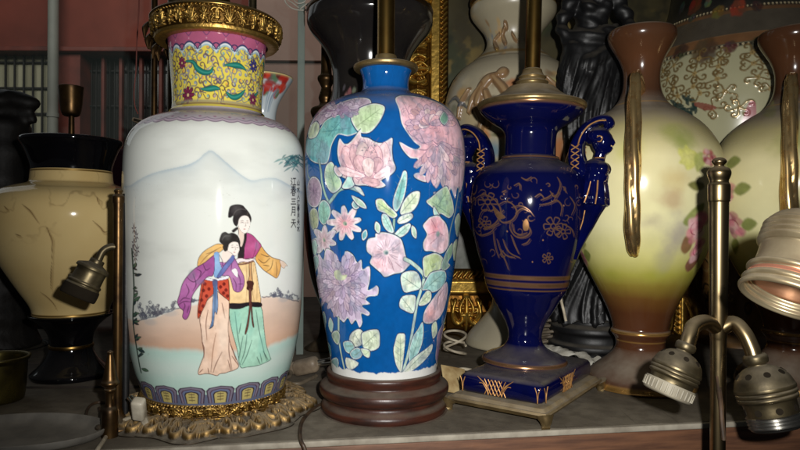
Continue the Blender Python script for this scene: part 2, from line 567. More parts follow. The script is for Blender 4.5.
M['white_cloth'] = m_plain('white_cloth', srgb(200, 196, 184), 0.7, 0, srgb(160, 154, 140), 60)

def m_glass(name, tint, edge=0.5):
    m, nt, bs = nt_new(name)
    out = nt.nodes['Material Output']
    tr = node(nt, 'ShaderNodeBsdfTransparent'); tr.inputs[0].default_value = (*tint, 1)
    mx = node(nt, 'ShaderNodeMixShader')
    bs.inputs['Base Color'].default_value = (0.30, 0.36, 0.33, 1); bs.inputs['Roughness'].default_value = 0.25
    mx.inputs[0].default_value = edge
    nt.links.new(tr.outputs[0], mx.inputs[1]); nt.links.new(bs.outputs[0], mx.inputs[2])
    nt.links.new(mx.outputs[0], out.inputs[0])
    return m
M['window_pane'] = m_glass('window_pane', (0.92, 0.94, 0.93), 0.14)
M['glass_green'] = m_glass('glass_green', (0.75, 0.85, 0.78), 0.55)
# ================================================================== 1. white porcelain lamp with two women
INK = srgb(38, 34, 40)
def white_lamp():
    X0, Y = at(216.5, 225, 0.58)[0], 0.58
    t = thing('porcelain_lamp', 'tall white porcelain lamp painted with two women in robes, under a yellow patterned neck', 'table lamp', (X0, Y, 0))
    K = Y/F
    WHITE = srgb(226, 229, 222)
    # ---------------- body
    prof = prof_px(216.5, Y, [(111, 43), (115, 44.5), (118.5, 50), (121.5, 60), (126, 69), (132, 76), (140, 81.5), (152, 85.3), (170, 86.5), (200, 86.8),
                              (250, 86), (300, 84.5), (325, 82.5), (345, 79.5), (362, 75.5), (375, 71.5), (386, 68), (391, 66)])
    P = Pot(prof, X0, Y, WHITE, nrow=560, front=520, back=70)
    P.aa = 0.00035
    px = P.px
    zy = lambda y: at(216.5, y, Y)[2]
    SX, SZ = np.meshgrid(P.S, P.Z)
    # kiln tone of the white
    P.col *= (1+0.03*(fbm(SX*30, SZ*30, 5)-0.5))[..., None]
    # ---- far hills: a blue-grey contour wash that fades downwards
    hill = cr(px([(131, 186), (150, 175), (168, 170), (186, 166), (197, 161), (205, 154), (211, 151), (217, 155), (224, 161), (232, 168), (242, 176),
                  (252, 181), (264, 179), (276, 179), (290, 186), (301, 192)]), 8)
    order = np.argsort(hill[:, 0])
    hz = np.interp(P.S, hill[order, 0], hill[order, 1])
    k = hz[None]-SZ
    front = sstep(1.62, 1.45, np.abs(P.TH))[None]
    wash = (np.exp(-np.clip(k, 0, 1)/0.010)*(k > -0.0006)*0.30+np.exp(-(k/0.0016)**2)*0.20)*front
    wash *= 0.6+0.8*fbm(SX*60, SZ*60, 9)
    P.blend((slice(None), slice(None)), np.clip(wash, 0, 1), srgb(146, 172, 190))
    # hills carry on round the back
    hz2 = zy(180)+0.006*np.sin(P.S*60)+0.004*np.sin(P.S*140)
    k = hz2[None]-SZ
    wash = (np.exp(-np.clip(k, 0, 1)/0.010)*(k > -0.0006)*0.30+np.exp(-(k/0.0011)**2)*0.3)*(1-front)
    P.blend((slice(None), slice(None)), np.clip(wash, 0, 1), srgb(146, 172, 190))
    # ---- ground: tan earth, pale green water below
    top = px([(135, 320), (143, 320), (155, 317), (170, 312), (180, 308), (200, 303), (216, 301), (240, 300), (256, 301), (264, 297), (276, 296), (288, 299), (298, 301)])
    bot = px([(135, 346), (143, 347), (160, 350), (185, 350), (203, 352), (225, 352), (250, 352), (262, 351), (272, 346), (284, 340), (298, 334)])
    zt = np.interp(P.S, top[:, 0], top[:, 1]); zb = np.interp(P.S, bot[:, 0], bot[:, 1])
    e = 0.0014*(fbm(SX*160, SZ*0+2, 3)-0.5)*2
    a = sstep(-0.0012, 0.0014, zt[None]+e-SZ)*sstep(-0.0035, 0.0035, SZ-zb[None]+e)
    tone = np.array(srgb(226, 178, 146))[None, None]*(1+0.14*(fbm(SX*55, SZ*160, 11)-0.5)[..., None])
    fade = np.clip((zt[None]-SZ)/(zt-zb)[None], 0, 1)
    tone = tone*(1-0.10*fade[..., None])
    aa = (a*(0.55+0.4*fade))[..., None]
    P.col = P.col*(1-aa)+tone*aa
    w = sstep(-0.0035, 0.0035, zb[None]-e-SZ)
    dn = np.clip((zb[None]-SZ)/0.035, 0, 1)
    tone = np.array(srgb(178, 214, 202))[None, None]*(1+0.10*(fbm(SX*40, SZ*130, 21)-0.5)[..., None])
    aa = (w*(0.85-0.35*np.exp(-((dn-0.45)/0.25)**2)))[..., None]
    P.col = P.col*(1-aa)+tone*aa
    # ---- scribbled shrubs along the horizon
    rnd = random.Random(3)
    def shrub(x0, x1, yb0, yb1, hmax, n, dark=srgb(84, 88, 104), w=.85):
        for i in range(n):
            u = rnd.random()
            x = x0+(x1-x0)*u; y = yb0+(yb1-yb0)*u+rnd.uniform(-.5, .8)
            hh = hmax*(0.25+0.75*rnd.random()**1.6)
            pts = [(x, y)]
            for q in range(3):
                pts.append((pts[-1][0]+rnd.uniform(-3, 3), pts[-1][1]-hh/3*rnd.uniform(.5, 1.4)))
            P.line(px(pts), 0.0008*w, dark, 0.8, taper=0.5)
            for q in pts[1:]:
                for k in range(3):
                    a = rnd.uniform(-3.3, 0.2); r = rnd.uniform(1.2, 2.8)
                    m = (q[0]+r*math.cos(a), q[1]+r*math.sin(a))
                    if rnd.random() < .5:
                        P.line(px([q, (q[0]+r*.5*math.cos(a+.6), q[1]+r*.5*math.sin(a+.6)), m]), 0.0011*w, dark, 0.7, taper=0.7, smooth=3)
                    else:
                        P.line(px([(q[0]+r*.6*math.cos(a+v), q[1]+r*.6*math.sin(a+v)) for v in (0, 1.2, 2.4, 3.8, 5)]), 0.0006*w, dark, 0.75, smooth=2)
            if i % 2 == 0:
                P.blob(px([pts[2]])[0], 0.003, 0.003, srgb(170, 172, 180), 0.18, soft=.8)
        g = [(x0+(x1-x0)*u, yb0+(yb1-yb0)*u+rnd.uniform(-0.9, 0.9)) for u in np.linspace(0, 1, 9)]
        P.line(px(g), 0.0011*w, dark, 0.8)
    shrub(137, 160, 321, 315, 20, 16)
    shrub(156, 186, 316, 305, 13, 13, srgb(92, 90, 102))
    shrub(190, 199, 302, 300, 4, 4)
    shrub(262, 280, 297, 296, 5, 4); shrub(277, 299, 296, 301, 9, 7)
    for q in ((150, 322), (170, 313), (284, 299)):
        P.blob(px([q])[0], 0.010, 0.004, srgb(160, 170, 176), 0.35)
    # ---- tall flowering plant at the left edge
    for x, y in ((134, 229), (136, 236), (134, 243), (137, 250), (135, 257), (133, 250)):
        q = px([(x, y)])[0]
        for k in range(7):
            an = k*0.9+x
            P.poly([(q[0]+0.004*math.cos(an+d)*r, q[1]+0.006*math.sin(an+d)*r) for d, r in ((-0.4, 0.3), (0, 1), (0.4, 0.3))], srgb(96, 44, 84), edge=srgb(50, 24, 46), ew=0.0005)
    P.line(px([(132, 250), (134, 290), (133, 320), (137, 350), (141, 372)]), 0.0026, srgb(52, 74, 64), 0.95)
    for i in range(26):
        y0 = rnd.uniform(268, 372); x0 = 132.5+max(0, y0-330)*.2+rnd.uniform(0, 2); L0 = rnd.uniform(4, 9); a = rnd.uniform(-1.2, .5)
        x1, y1 = x0+L0*math.cos(a), y0+L0*math.sin(a)
        nx, ny = -(y1-y0)*.22, (x1-x0)*.22
        P.poly(px([(x0, y0), ((x0+x1)/2+nx, (y0+y1)/2+ny), (x1, y1), ((x0+x1)/2-nx, (y0+y1)/2-ny)]), srgb(*rnd.choice([(46, 70, 74), (64, 96, 84), (84, 116, 92), (40, 52, 60)])), edge=INK, ew=0.0006)
    # ---- bamboo at the upper right and the inscription
    for i in range(64):
        x = rnd.uniform(283, 303); y = 154+abs(rnd.gauss(0, 6.5))
        an = rnd.uniform(0.35, 1.3)*(1 if rnd.random() < 0.35 else -1)
        L = rnd.uniform(6, 12)
        x1, y1 = x+L*math.sin(an)*0.95, y+L*math.cos(an)*0.75
        P.line(px([(x, y), ((x+x1)/2, (y+y1)/2-0.5), (x1, y1)]), 0.0017, srgb(*rnd.choice([(66, 122, 124), (94, 150, 150), (50, 92, 104)])), 0.75, taper=0.9)
    P.line(px([(284, 158), (293, 156), (303, 160)]), 0.0008, srgb(70, 110, 110), 0.8)
    GL = {
        'shan': [[(.5, 1), (.5, .1)], [(.1, .65), (.1, .08), (.9, .08)], [(.9, .65), (.9, .08)]],
        'shui': [[(.5, 1), (.5, .0), (.38, .1)], [(.05, .72), (.38, .66), (.08, .15)], [(.9, .82), (.56, .56)], [(.56, .6), (.95, .05)]],
        'yue': [[(.25, 1), (.25, .4), (.08, 0)], [(.25, .98), (.8, .98), (.8, .02), (.62, .08)], [(.25, .68), (.8, .68)], [(.25, .4), (.8, .4)]],
        'jiang': [[(.08, .9), (.22, .78)], [(.02, .6), (.18, .5)], [(.05, .05), (.25, .38)], [(.4, .88), (.92, .88)], [(.66, .88), (.66, .08)], [(.34, .08), (.98, .08)]],
        'chun': [[(.15, .92), (.85, .92)], [(.2, .76), (.8, .76)], [(.05, .6), (.95, .6)], [(.5, 1), (.42, .6), (.05, .25)], [(.52, .62), (.95, .3)], [(.32, .4), (.32, 0), (.7, 0), (.7, .4), (.32, .4)], [(.32, .2), (.7, .2)]],
        'tian': [[(.2, .9), (.8, .9)], [(.08, .58), (.92, .58)], [(.5, .9), (.46, .45), (.08, .02)], [(.5, .55), (.95, .02)]],
        'san': [[(.15, .9), (.85, .9)], [(.22, .5), (.78, .5)], [(.05, .08), (.95, .08)]],
        'ren': [[(.52, 1), (.46, .5), (.05, 0)], [(.5, .6), (.97, 0)]],
    }
    def glyph(name, x, y, w, h, sl=0.0, wd=0.0008):
        for st in GL[name]:
            q = [(x-w/2+u*w+sl*(1-v)*h, y+h*(1-v)) for u, v in st]
            P.line(px(q), wd, INK, 0.92, smooth=1)
    for nm, y, h in (('jiang', 177.5, 8), ('chun', 186, 9.5), ('san', 198.5, 6), ('yue', 207, 8.5), ('tian', 219, 8.5)):
        glyph(nm, 293.6, y, 5.4, h, -0.02, 0.0011)
    for nm, y in (('shan', 180), ('shui', 187), ('ren', 193.5), ('jiang', 200), ('chun', 206), ('yue', 213), ('tian', 219.5), ('shui', 226)):
        glyph(nm, 298.4, y, 2.7, 5.4, -0.02, 0.0010)
    # ---- the two women
    def A(pts, c, c2=None, nz=0.20, edge=None, ew=0.0006, smooth=3, ctr=None, rad=0.012):
        P.poly(px(pts), srgb(*c), srgb(*c2) if c2 else None, nz=nz, edge=srgb(*edge) if edge else None, ew=ew, smooth=smooth,
               ctr=px([ctr])[0] if ctr else None, rad=rad, nf=260)
        # brush-laid colour: streaks along the cloth
    def L(pts, wd=0.0007, c=(44, 34, 40), a=0.9, taper=0.5, smooth=6):
        P.line(px(pts), wd, srgb(*c), a, taper=taper, smooth=smooth)
    OL = (62, 40, 40)
    # back woman: far sleeve, skirt, tunic
    A([(197.5, 267), (198.5, 258), (204, 251), (212, 246), (218, 243.5), (224, 245), (223, 250), (213, 257), (205, 264)], (224, 176, 104), (236, 196, 128), edge=(90, 66, 50))
    L([(200, 264), (207, 256), (216, 250)], c=(130, 90, 50)); L([(206, 254), (212, 252), (221, 247)], c=(130, 90, 50))
    A([(229, 307), (240, 308), (248, 305.5), (261, 306), (264, 325), (266, 343), (270, 356), (271, 359.5), (265, 363), (257, 366), (247, 367.3), (240, 367), (237, 350), (231, 328)],
      (160, 208, 184), (178, 222, 200), edge=(60, 84, 76), ew=0.0007, rad=0.03)
    for q in ([(256, 310), (259, 330), (264, 352), (267, 361)], [(247, 334), (245, 350), (240, 365)], [(252, 340), (247, 355), (242, 365)], [(243, 336), (240, 352), (239, 360)],
              [(257, 357), (260, 364)], [(260, 353), (262, 363)], [(263, 351), (268, 360)], [(241, 323), (239, 334)], [(235, 312), (237, 330), (240, 350)]):
        L(q, 0.0008, (58, 84, 80))
    for q in ((250, 325), (236, 320), (262, 345)):
        P.blob(px([q])[0], 0.006, 0.014, srgb(128, 196, 180), 0.35)
    A([(237, 264), (246, 261.5), (254, 261), (256.5, 270), (259, 286), (261, 303), (252, 303), (240, 304), (229, 305), (228, 291), (228, 278), (234, 270)],
      (232, 196, 140), (242, 214, 164), edge=(96, 66, 50), rad=0.02)
    for q in ([(246, 262), (247, 285), (246, 302)], [(254, 264), (252, 285), (254, 301)], [(257, 275), (257, 300)]): L(q, 0.0006, (150, 104, 66), 0.7)
    A([(229, 303.3), (240, 303.2), (250, 302), (261, 302.6), (261.3, 307), (252, 307), (248, 306), (240, 309), (229.5, 308.6)], (34, 28, 34), nz=0.25)
    # near sleeve and chest of the back woman
    A([(255, 259), (259, 250), (261, 245.5), (266, 252), (272, 257), (278, 259), (281, 260.5), (281, 267), (279.5, 274), (276.5, 278.5), (272, 276), (268, 273.5), (262, 269)],
      (226, 170, 92), (240, 196, 122), edge=(92, 62, 44), ew=0.0007)
    for q in ([(261, 254), (267, 256.5), (270, 256)], [(258, 259), (264, 263), (270, 258)], [(266, 272), (271, 268), (273, 260)], [(276, 262), (277, 270), (276, 277)], [(263, 265), (269, 266)]):
        L(q, 0.0008, (92, 62, 44))
    A([(246, 233), (252, 234.5), (257, 239.5), (261.5, 245), (260, 249), (255, 257), (250, 258.5), (243.5, 258.5), (244, 250), (245, 241)], (168, 66, 122), (190, 92, 144), edge=(74, 30, 56))
    L([(257, 241), (256, 248), (253, 257)], 0.0006, (90, 34, 66)); P.blob(px([(257, 246)])[0], 0.003, 0.005, srgb(160, 120, 160), 0.5)
    A([(237, 243), (241, 240), (243.5, 235), (246.5, 232.5), (246.5, 240), (244.5, 248), (244, 258), (240, 260), (237.5, 258), (238.5, 250)], (38, 32, 36), nz=0.3)
    A([(238.5, 227), (243, 231), (244, 238), (242, 246), (240.3, 246), (240, 240), (238.5, 234)], (226, 206, 190), nz=0.04)
    A([(235.5, 259.5), (241, 257.8), (247, 259), (254, 257.8), (254, 260), (248, 262.3), (241, 262), (237.5, 264.3)], (236, 224, 224), edge=(110, 50, 66), ew=0.0006, nz=0.05)
    L([(237, 264.6), (245, 263.8), (254, 261.3)], 0.0014, (84, 30, 44))
    # hand of the back woman
    A([(279.5, 260.5), (283, 261), (285.5, 263), (287.6, 266.2), (285.6, 266), (284.6, 268.4), (282, 267.4), (280.8, 265)], (230, 206, 184), edge=(110, 84, 74), ew=0.0004, nz=0.04)
    # sash of the back woman
    A([(249, 263), (251.5, 263), (252, 276), (253.5, 284), (252, 291), (249, 291), (247, 284), (249, 276)], (206, 160, 110), edge=(70, 34, 30), ew=0.0008)
    A([(246.4, 282), (249, 280.5), (253, 281.5), (254, 284), (252.8, 287), (253, 289.5), (249, 290.5), (246.3, 288.5), (247.3, 285)], (72, 38, 34), nz=0.4)
    A([(248.6, 289), (251.3, 289), (251.6, 303), (250, 316), (248.5, 327), (246, 334.5), (244.6, 333), (247, 322), (249, 306)], (104, 62, 54), edge=(60, 30, 28))
    A([(250.6, 303), (252, 303), (253, 317), (254.3, 327), (252.6, 326.5), (251.3, 318)], (104, 62, 54), edge=(60, 30, 28))
    # head of the back woman
    A([(238.4, 217.5), (241, 215.6), (245, 215), (249, 217.4), (250.2, 222), (249.4, 228), (247, 232.2), (244.6, 233.4), (241.4, 231.6), (239, 228), (237.8, 222)], (240, 230, 222), nz=0.02, edge=(120, 96, 90), ew=0.0003)
    A([(228, 216.5), (228.6, 211), (230, 206.5), (234, 204.6), (239, 204.3), (243, 205.5), (245, 207.6), (248, 211), (250.3, 214.6), (251.6, 219), (250.6, 222.6), (249.4, 218.6), (247.4, 216.2),
       (244.4, 215.6), (241.4, 216.6), (239, 219.6), (238.2, 223.5), (236.6, 226.4), (234, 224.4), (232.6, 220), (233.2, 216), (231, 217.6), (229, 217.8)], (40, 36, 40), (74, 70, 72), ctr=(236, 209), rad=0.006, nz=0.3)
    L([(233, 216), (236, 211), (241, 209), (246, 210)], 0.0005, (110, 104, 104), 0.7)
    A([(231.6, 231), (234, 228.6), (237, 227), (238.4, 228.4), (236, 231), (233.6, 232.6)], (44, 40, 42), nz=0.3)
    L([(236.8, 226), (238.6, 231), (238, 236)], 0.0006)
    for q, wd in (([(240.4, 221.3), (242.4, 220.6), (243.6, 221)], 0.0005), ([(246.6, 221), (248.3, 220.8)], 0.0005), ([(240.6, 222.8), (242.4, 222.3), (243.7, 223)], 0.0006), ([(246.6, 222.9), (248.5, 222.6)], 0.0006),
                  ([(245.2, 222.4), (245.8, 225.6), (244.8, 226)], 0.0004)):
        L(q, wd, (70, 58, 60), 0.85, smooth=3)
    L([(243.6, 229.2), (245.4, 228.9)], 0.0008, (176, 84, 84), 0.9, smooth=2)
    # front woman: skirt, apron, sleeve, chest
    A([(207, 300), (213, 295), (217, 291), (221, 294), (226, 298), (229.3, 301), (229.3, 318), (228.5, 330), (231, 345), (236, 357), (239, 366.5), (234, 370.5), (229, 372), (225, 373.4), (220, 374),
       (217, 376), (211, 374.5), (205, 374), (199, 375), (197.8, 371.5), (201, 362), (203.6, 354), (202, 342), (200.5, 328), (199.5, 318), (203, 308)], (234, 198, 172), (242, 214, 194), edge=(104, 66, 52), ew=0.0008, rad=0.04)
    for q in ([(216, 333), (213, 350), (211, 372)], [(222, 352), (216, 364), (213, 373)], [(229, 336), (229, 352), (232, 370)], [(228, 360), (231, 371)], [(231, 345), (236, 360)],
              [(232, 356), (238, 365)], [(202, 342), (204, 348), (204, 358)], [(199, 373), (203, 369)], [(208, 368), (209, 374)], [(222, 303), (225, 318)], [(208, 310), (206, 324), (207, 340)]):
        L(q, 0.0008, (110, 62, 50))
    P.blob(px([(212, 345)])[0], 0.008, 0.02, srgb(232, 178, 142), 0.3); P.blob(px([(224, 330)])[0], 0.005, 0.02, srgb(246, 222, 200), 0.5)
    A([(201.6, 280), (206, 279.5), (212.6, 280), (214, 286), (213.4, 294), (208, 299), (205.6, 305), (202, 312), (198.6, 319), (197.2, 316), (197.6, 308), (199.2, 296), (200.6, 287)], (188, 74, 48), (206, 84, 64), edge=(92, 36, 28), ew=0.0006)
    A([(217, 281), (223, 279.5), (228.3, 278.6), (229.4, 290), (229.6, 301), (225, 297.6), (220, 293.6), (217.2, 288)], (188, 74, 48), (206, 84, 64), edge=(92, 36, 28), ew=0.0006)
    for x, y in ((205, 284), (209, 289), (203.5, 290.5), (206.5, 296), (201.5, 300), (203, 306), (200, 312), (220.5, 287), (224, 284), (226, 290), (223.5, 293), (227.5, 296)):
        A([(x-1.8, y), (x, y-2), (x+1.8, y), (x, y+2)], (120, 34, 30), nz=0.3)
    for q in ([(204, 279), (202, 295), (198, 314)], [(228.8, 280), (229.5, 300)]): L(q, 0.0007, (80, 30, 26))
    A([(203, 276), (209, 278), (214, 279), (221, 277.6), (228.5, 275.4), (228.6, 278.4), (221, 280.4), (213, 281.2), (206, 280), (203, 278.4)], (232, 232, 238), edge=(120, 110, 130), ew=0.0004, nz=0.03)
    A([(212, 256), (205, 262), (195, 268), (187, 276), (182, 284), (179, 295), (177, 302), (179.6, 308), (183, 311), (182.2, 317), (185.6, 320), (189, 316), (191, 308), (192, 298), (195.6, 291),
       (202, 283), (208, 277), (213, 276), (215, 268), (216, 255.5)], (160, 84, 148), (188, 116, 176), edge=(70, 34, 66), ew=0.0008, ctr=(190, 285), rad=0.02)
    for q in ([(187, 277), (191, 281), (196, 281), (206, 270)], [(197, 269), (201, 272), (199, 278)], [(179.6, 302), (184, 298), (190, 299)], [(178, 305), (184, 301.6), (190.6, 302)], [(183, 311), (185, 306), (184, 303)],
              [(187, 313), (189, 306)], [(203, 264), (206, 270), (210, 268)], [(186, 284), (189, 291), (186, 297)], [(193, 274), (196, 284), (193, 291)]):
        L(q, 0.0008, (72, 34, 70))
    P.blob(px([(192, 275)])[0], 0.004, 0.006, srgb(110, 110, 130), 0.5); P.blob(px([(200, 282)])[0], 0.005, 0.003, srgb(120, 110, 140), 0.5)
    A([(222, 276), (218, 268), (220, 262), (228, 262), (233.5, 257), (237, 262), (240, 268), (244, 276), (244.6, 284), (242, 290.5), (237.4, 292.6), (233.2, 290), (231.4, 283), (228.6, 276)],
      (164, 104, 160), (186, 128, 176), edge=(76, 40, 72), ew=0.0007)
    for q in ([(236, 270), (240, 279), (240, 290)], [(233, 278), (236, 284), (236, 291)], [(238, 284), (243, 284)], [(232, 262), (231, 270)]): L(q, 0.0007, (84, 40, 84))
    A([(214, 253), (219, 252.6), (219.6, 261), (222, 269), (219.4, 277), (214, 276.6), (214.6, 264)], (124, 164, 212), (150, 186, 224), edge=(74, 84, 130), ew=0.0004)
    A([(231, 256), (234.4, 255.2), (234.2, 260), (228, 268), (221, 277), (216.6, 277.5), (222, 268)], (86, 98, 158), (112, 124, 184), edge=(48, 44, 84), ew=0.0005)
    A([(223, 250.5), (228.6, 247), (232, 254), (228, 260), (223.6, 262.6), (221.6, 257)], (236, 222, 212), nz=0.03)
    L([(219.6, 255), (222.4, 261), (223, 266), (229, 260)], 0.0006, (80, 50, 84))
    A([(231.6, 270), (235.6, 268.2), (238, 272), (238, 277.6), (235.4, 276), (233, 273.4)], (234, 230, 232), edge=(120, 100, 120), ew=0.0003, nz=0.03)
    # blue sash of the front woman
    A([(212.4, 280.6), (217.4, 280.4), (217.6, 290), (218.2, 301), (218, 309), (216.6, 315), (215.2, 312), (214, 322), (213, 326.6), (209.4, 328.6), (211.6, 320), (212.4, 302), (213.4, 290)], (92, 122, 164), (124, 152, 190), edge=(48, 58, 86), ew=0.0005)
    L([(215, 285), (215, 300), (214.4, 312)], 0.0005, (48, 58, 86)); A([(212.8, 280.5), (217.2, 280), (217, 285.5), (213.4, 286)], (84, 92, 130), nz=0.3)
    L([(213.6, 325), (212, 327), (209, 328.8)], 0.0008, INK_RGB)
    # head of the front woman
    A([(228.4, 244.5), (232.6, 241.6), (238, 242.4), (239.6, 247), (239.2, 251), (237, 255), (234.2, 255.8), (230.6, 252.6), (227.6, 250.6)], (242, 232, 224), nz=0.02, edge=(120, 96, 90), ew=0.0003)
    A([(219.2, 240.6), (220.4, 236), (222, 233), (225.4, 231.8), (228.6, 233.4), (232, 232.6), (236.4, 234.4), (239.2, 238), (240.4, 243), (239.4, 246), (238, 242.8), (233.4, 241.9), (229.6, 243.8), (228.4, 247), (227.4, 250.4),
       (224.6, 251.4), (222.6, 247.4), (223, 245), (220.6, 243)], (38, 36, 38), (78, 78, 78), ctr=(226, 236), rad=0.005, nz=0.4)
    L([(222, 240), (225, 236), (230, 236)], 0.0005, (120, 118, 116), 0.6); L([(238.6, 243), (240, 249), (239.4, 254)], 0.0012, INK_RGB)
    for q, wd in (([(231.2, 245.6), (233.4, 244.8)], 0.0005), ([(236.2, 245.2), (238, 245.6)], 0.0005), ([(231.4, 247.4), (233.6, 247.2)], 0.0007), ([(236.4, 247.4), (238.2, 247.6)], 0.0006), ([(235, 246.6), (235.6, 249.4), (234.6, 250)], 0.0004)):
        L(q, wd, (70, 58, 60), 0.85, smooth=2)
    L([(233.6, 252.3), (235.2, 252.3)], 0.0008, (176, 84, 84), 0.9, smooth=2)
    spk = sstep(.93, .97, vnoise(SX*700, SZ*700, 71))*sstep(.55, .7, fbm(SX*30, SZ*30, 72))*.25
    P.blend((slice(None), slice(None)), spk, srgb(120, 108, 92))
    P.col *= (1-.10*sstep(.5, .75, fbm(SX*16, SZ*40, 73, 5)))[..., None]
    # ---- lavender band with a scalloped edge round the shoulder
    wvy = SZ+0.0016*np.abs(np.sin(P.TH*18))[None]-zy(132.5)
    a = sstep(-0.0005, 0.0005, wvy)*.85
    c = np.array(srgb(176, 164, 178))*(1+0.20*(fbm(SX*200, SZ*200, 4)-0.5))[..., None]
    P.col = P.col*(1-a[..., None])+c*a[..., None]
    for dz, wd, cc in ((0.0004, 0.0005, (112, 78, 112)), (0.0016, 0.0004, (206, 176, 200)), (0.0028, 0.0004, (120, 96, 130))):
        P.blend((slice(None), slice(None)), np.exp(-((wvy-dz)/wd)**2)*0.8, srgb(*cc))
    for q in range(36):
        th = -math.pi+2*math.pi*(q+.5)/36
        P.blob((th*P.RR, zy(128.5)), .0022, .0010, srgb(150, 90, 130), .8); P.blob((th*P.RR+.004, zy(124.5)), .0016, .0008, srgb(120, 140, 150), .8)
    # ---- lotus-panel band above the foot
    z0, z1 = zy(384), zy(367.5)
    N = 18
    per = 2*math.pi*P.RR/N
    off = px([(220.5, 395)])[0][0]
    H = z1-z0
    P.blend((slice(None), slice(None)), sstep(0.0006, -0.0006, SZ-(z0+H*0.52)), srgb(96, 104, 130))
    for i in range(-N//2-1, N//2+1):
        s = off+i*per
        if not (-math.pi*P.RR < s < math.pi*P.RR): continue
        def arch(w, h, b=0.0):
            return [(s-w*.86, z0+b), (s-w, z0+h*0.74), (s-w*0.80, z0+h*0.90), (s-w*0.42, z0+h*0.95), (s, z0+h), (s+w*0.42, z0+h*0.95), (s+w*0.80, z0+h*0.90), (s+w, z0+h*0.74), (s+w*.86, z0+b)]
        for w, h, c in ((0.49, 1.0, (62, 46, 66)), (0.44, 0.95, (126, 118, 136)), (0.37, 0.86, (84, 60, 78)), (0.33, 0.81, (104, 114, 146)), (0.26, 0.72, (46, 38, 52)), (0.215, 0.66, (190, 174, 108))):
            P.poly(arch(w*per, h*H), srgb(*c), nz=0.12, smooth=1)
        for b in (0.2, 0.38, 0.54):
            P.line([(s-0.10*per, z0+b*H), (s+0.10*per, z0+b*H)], 0.0008, srgb(86, 72, 52), 0.9, smooth=1)
        P.line([(s, z0+0.12*H), (s, z0+0.6*H)], 0.0006, srgb(86, 72, 52), 0.8, smooth=1)
    P.build('body', M['white_glaze'], t)

    # ---------------- yellow neck with scrolls
    prof = prof_px(218.5, Y, [(22, 51), (36, 49), (45, 47.5), (55, 46.5), (70, 45.2), (90, 43.6), (104, 43), (111, 43.6), (114.5, 46)])
    N_ = Pot(prof, at(217, 225, Y)[0], Y, srgb(232, 212, 84), nrow=230, front=460, back=60)
    N_.aa = 0.0003
    zy2 = lambda y: at(218, y, Y)[2]
    SX, SZ = np.meshgrid(N_.S, N_.Z)
    N_.col *= (1+0.12*(fbm(SX*150, SZ*150, 8)-0.5))[..., None]
    px = N_.px
    def curl(x, y, r, d, turn, c, wd=0.0009, al=0.9):
        pts = []
        for k in range(12):
            u = k/11
            rr = r*(1-0.75*u); an = d+turn*u*4.4
            pts.append((x+rr*math.cos(an), y+rr*math.sin(an)))
        N_.line(px(pts), wd, c, al, smooth=2)
        e = pts[-1]
        N_.blob(px([e])[0], 0.0011, 0.0011, c, al)
    rn = random.Random(11)
    GREY = [srgb(118, 126, 130), srgb(150, 146, 150), srgb(100, 84, 104), srgb(112, 90, 78)]
    per_px = 78
    cells = []
    for i in range(46):
        for j in range(9):
            cells.append((i, j))
    for i, j in cells:
        th = -math.pi+2*math.pi*(i+.5+.3*(j % 2)+rn.uniform(-.25, .25))/46; z = zy2(107)+(zy2(56)-zy2(107))*(j+.5+rn.uniform(-.25, .25))/9
        s = th*N_.RR
        c = rn.choice(GREY)
        r = rn.uniform(0.0024, 0.0036); d0 = rn.uniform(0, 6.28); tn = rn.choice([-1, 1])
        pts = [(s+r*(1-0.75*u)*math.cos(d0+tn*u*4.6), z+r*(1-0.75*u)*math.sin(d0+tn*u*4.6)) for u in np.linspace(0, 1, 12)]
        pts = [(pts[0][0]-math.sin(d0)*-tn*r*1.6, pts[0][1]+math.cos(d0)*-tn*r*1.6)]+pts
        N_.line(pts, rn.uniform(0.0011, 0.0017), c, 0.9, smooth=2, taper=.3)
        if rn.random() < 0.6:
            N_.blob((s, z), 0.0016, 0.0016, rn.choice([srgb(130, 180, 176), srgb(170, 140, 160), srgb(236, 170, 80), srgb(140, 160, 190)]), 0.9)
    def leafS(pts, w=0.0046):
        q = px(pts)
        N_.line(q, w+0.0010, srgb(24, 62, 60), 1, taper=0.75)
        N_.line(q, w, srgb(26, 116, 104), 1, taper=0.8)
        N_.line(q, w*0.3, srgb(60, 150, 136), 0.9, taper=0.8)
        e = pts[-1]
    for base in (0, 88, -88, 176, -176):
        def sh(p): return [(a, b) for a, b in p]
        if base == 0:
            leafS([(186, 61), (193, 62), (197, 68), (203, 72), (210, 72), (213, 67)]); leafS([(225, 65), (233, 65), (240, 66), (246, 70)]); leafS([(201, 89), (208, 89), (215, 88), (220, 89)])
            leafS([(226, 92), (232, 97), (239, 96), (245, 90)]); leafS([(181, 104), (186, 99), (183, 94)], 0.003); leafS([(248, 100), (254, 97), (258, 92)], 0.0034)
            N_.line(px([(220, 89), (222, 97), (221, 103), (225, 104)]), 0.0009, srgb(84, 60, 60), 0.9)
            N_.line(px([(226, 92), (225, 88), (229, 86)]), 0.0009, srgb(84, 60, 60), 0.9)
        else:
            for z, s0 in ((zy2(66), -0.006), (zy2(92), 0.008), (zy2(80), 0.02)):
                s = base/44*N_.RR*0.9+s0
                q = [(s-0.008, z+0.002), (s-0.003, z+0.002), (s+0.001, z-0.002), (s+0.007, z-0.002), (s+0.009, z+0.002)]
                N_.line(q, 0.005, srgb(24, 62, 60), 1, taper=0.75); N_.line(q, 0.004, srgb(38, 146, 136), 1, taper=0.8)
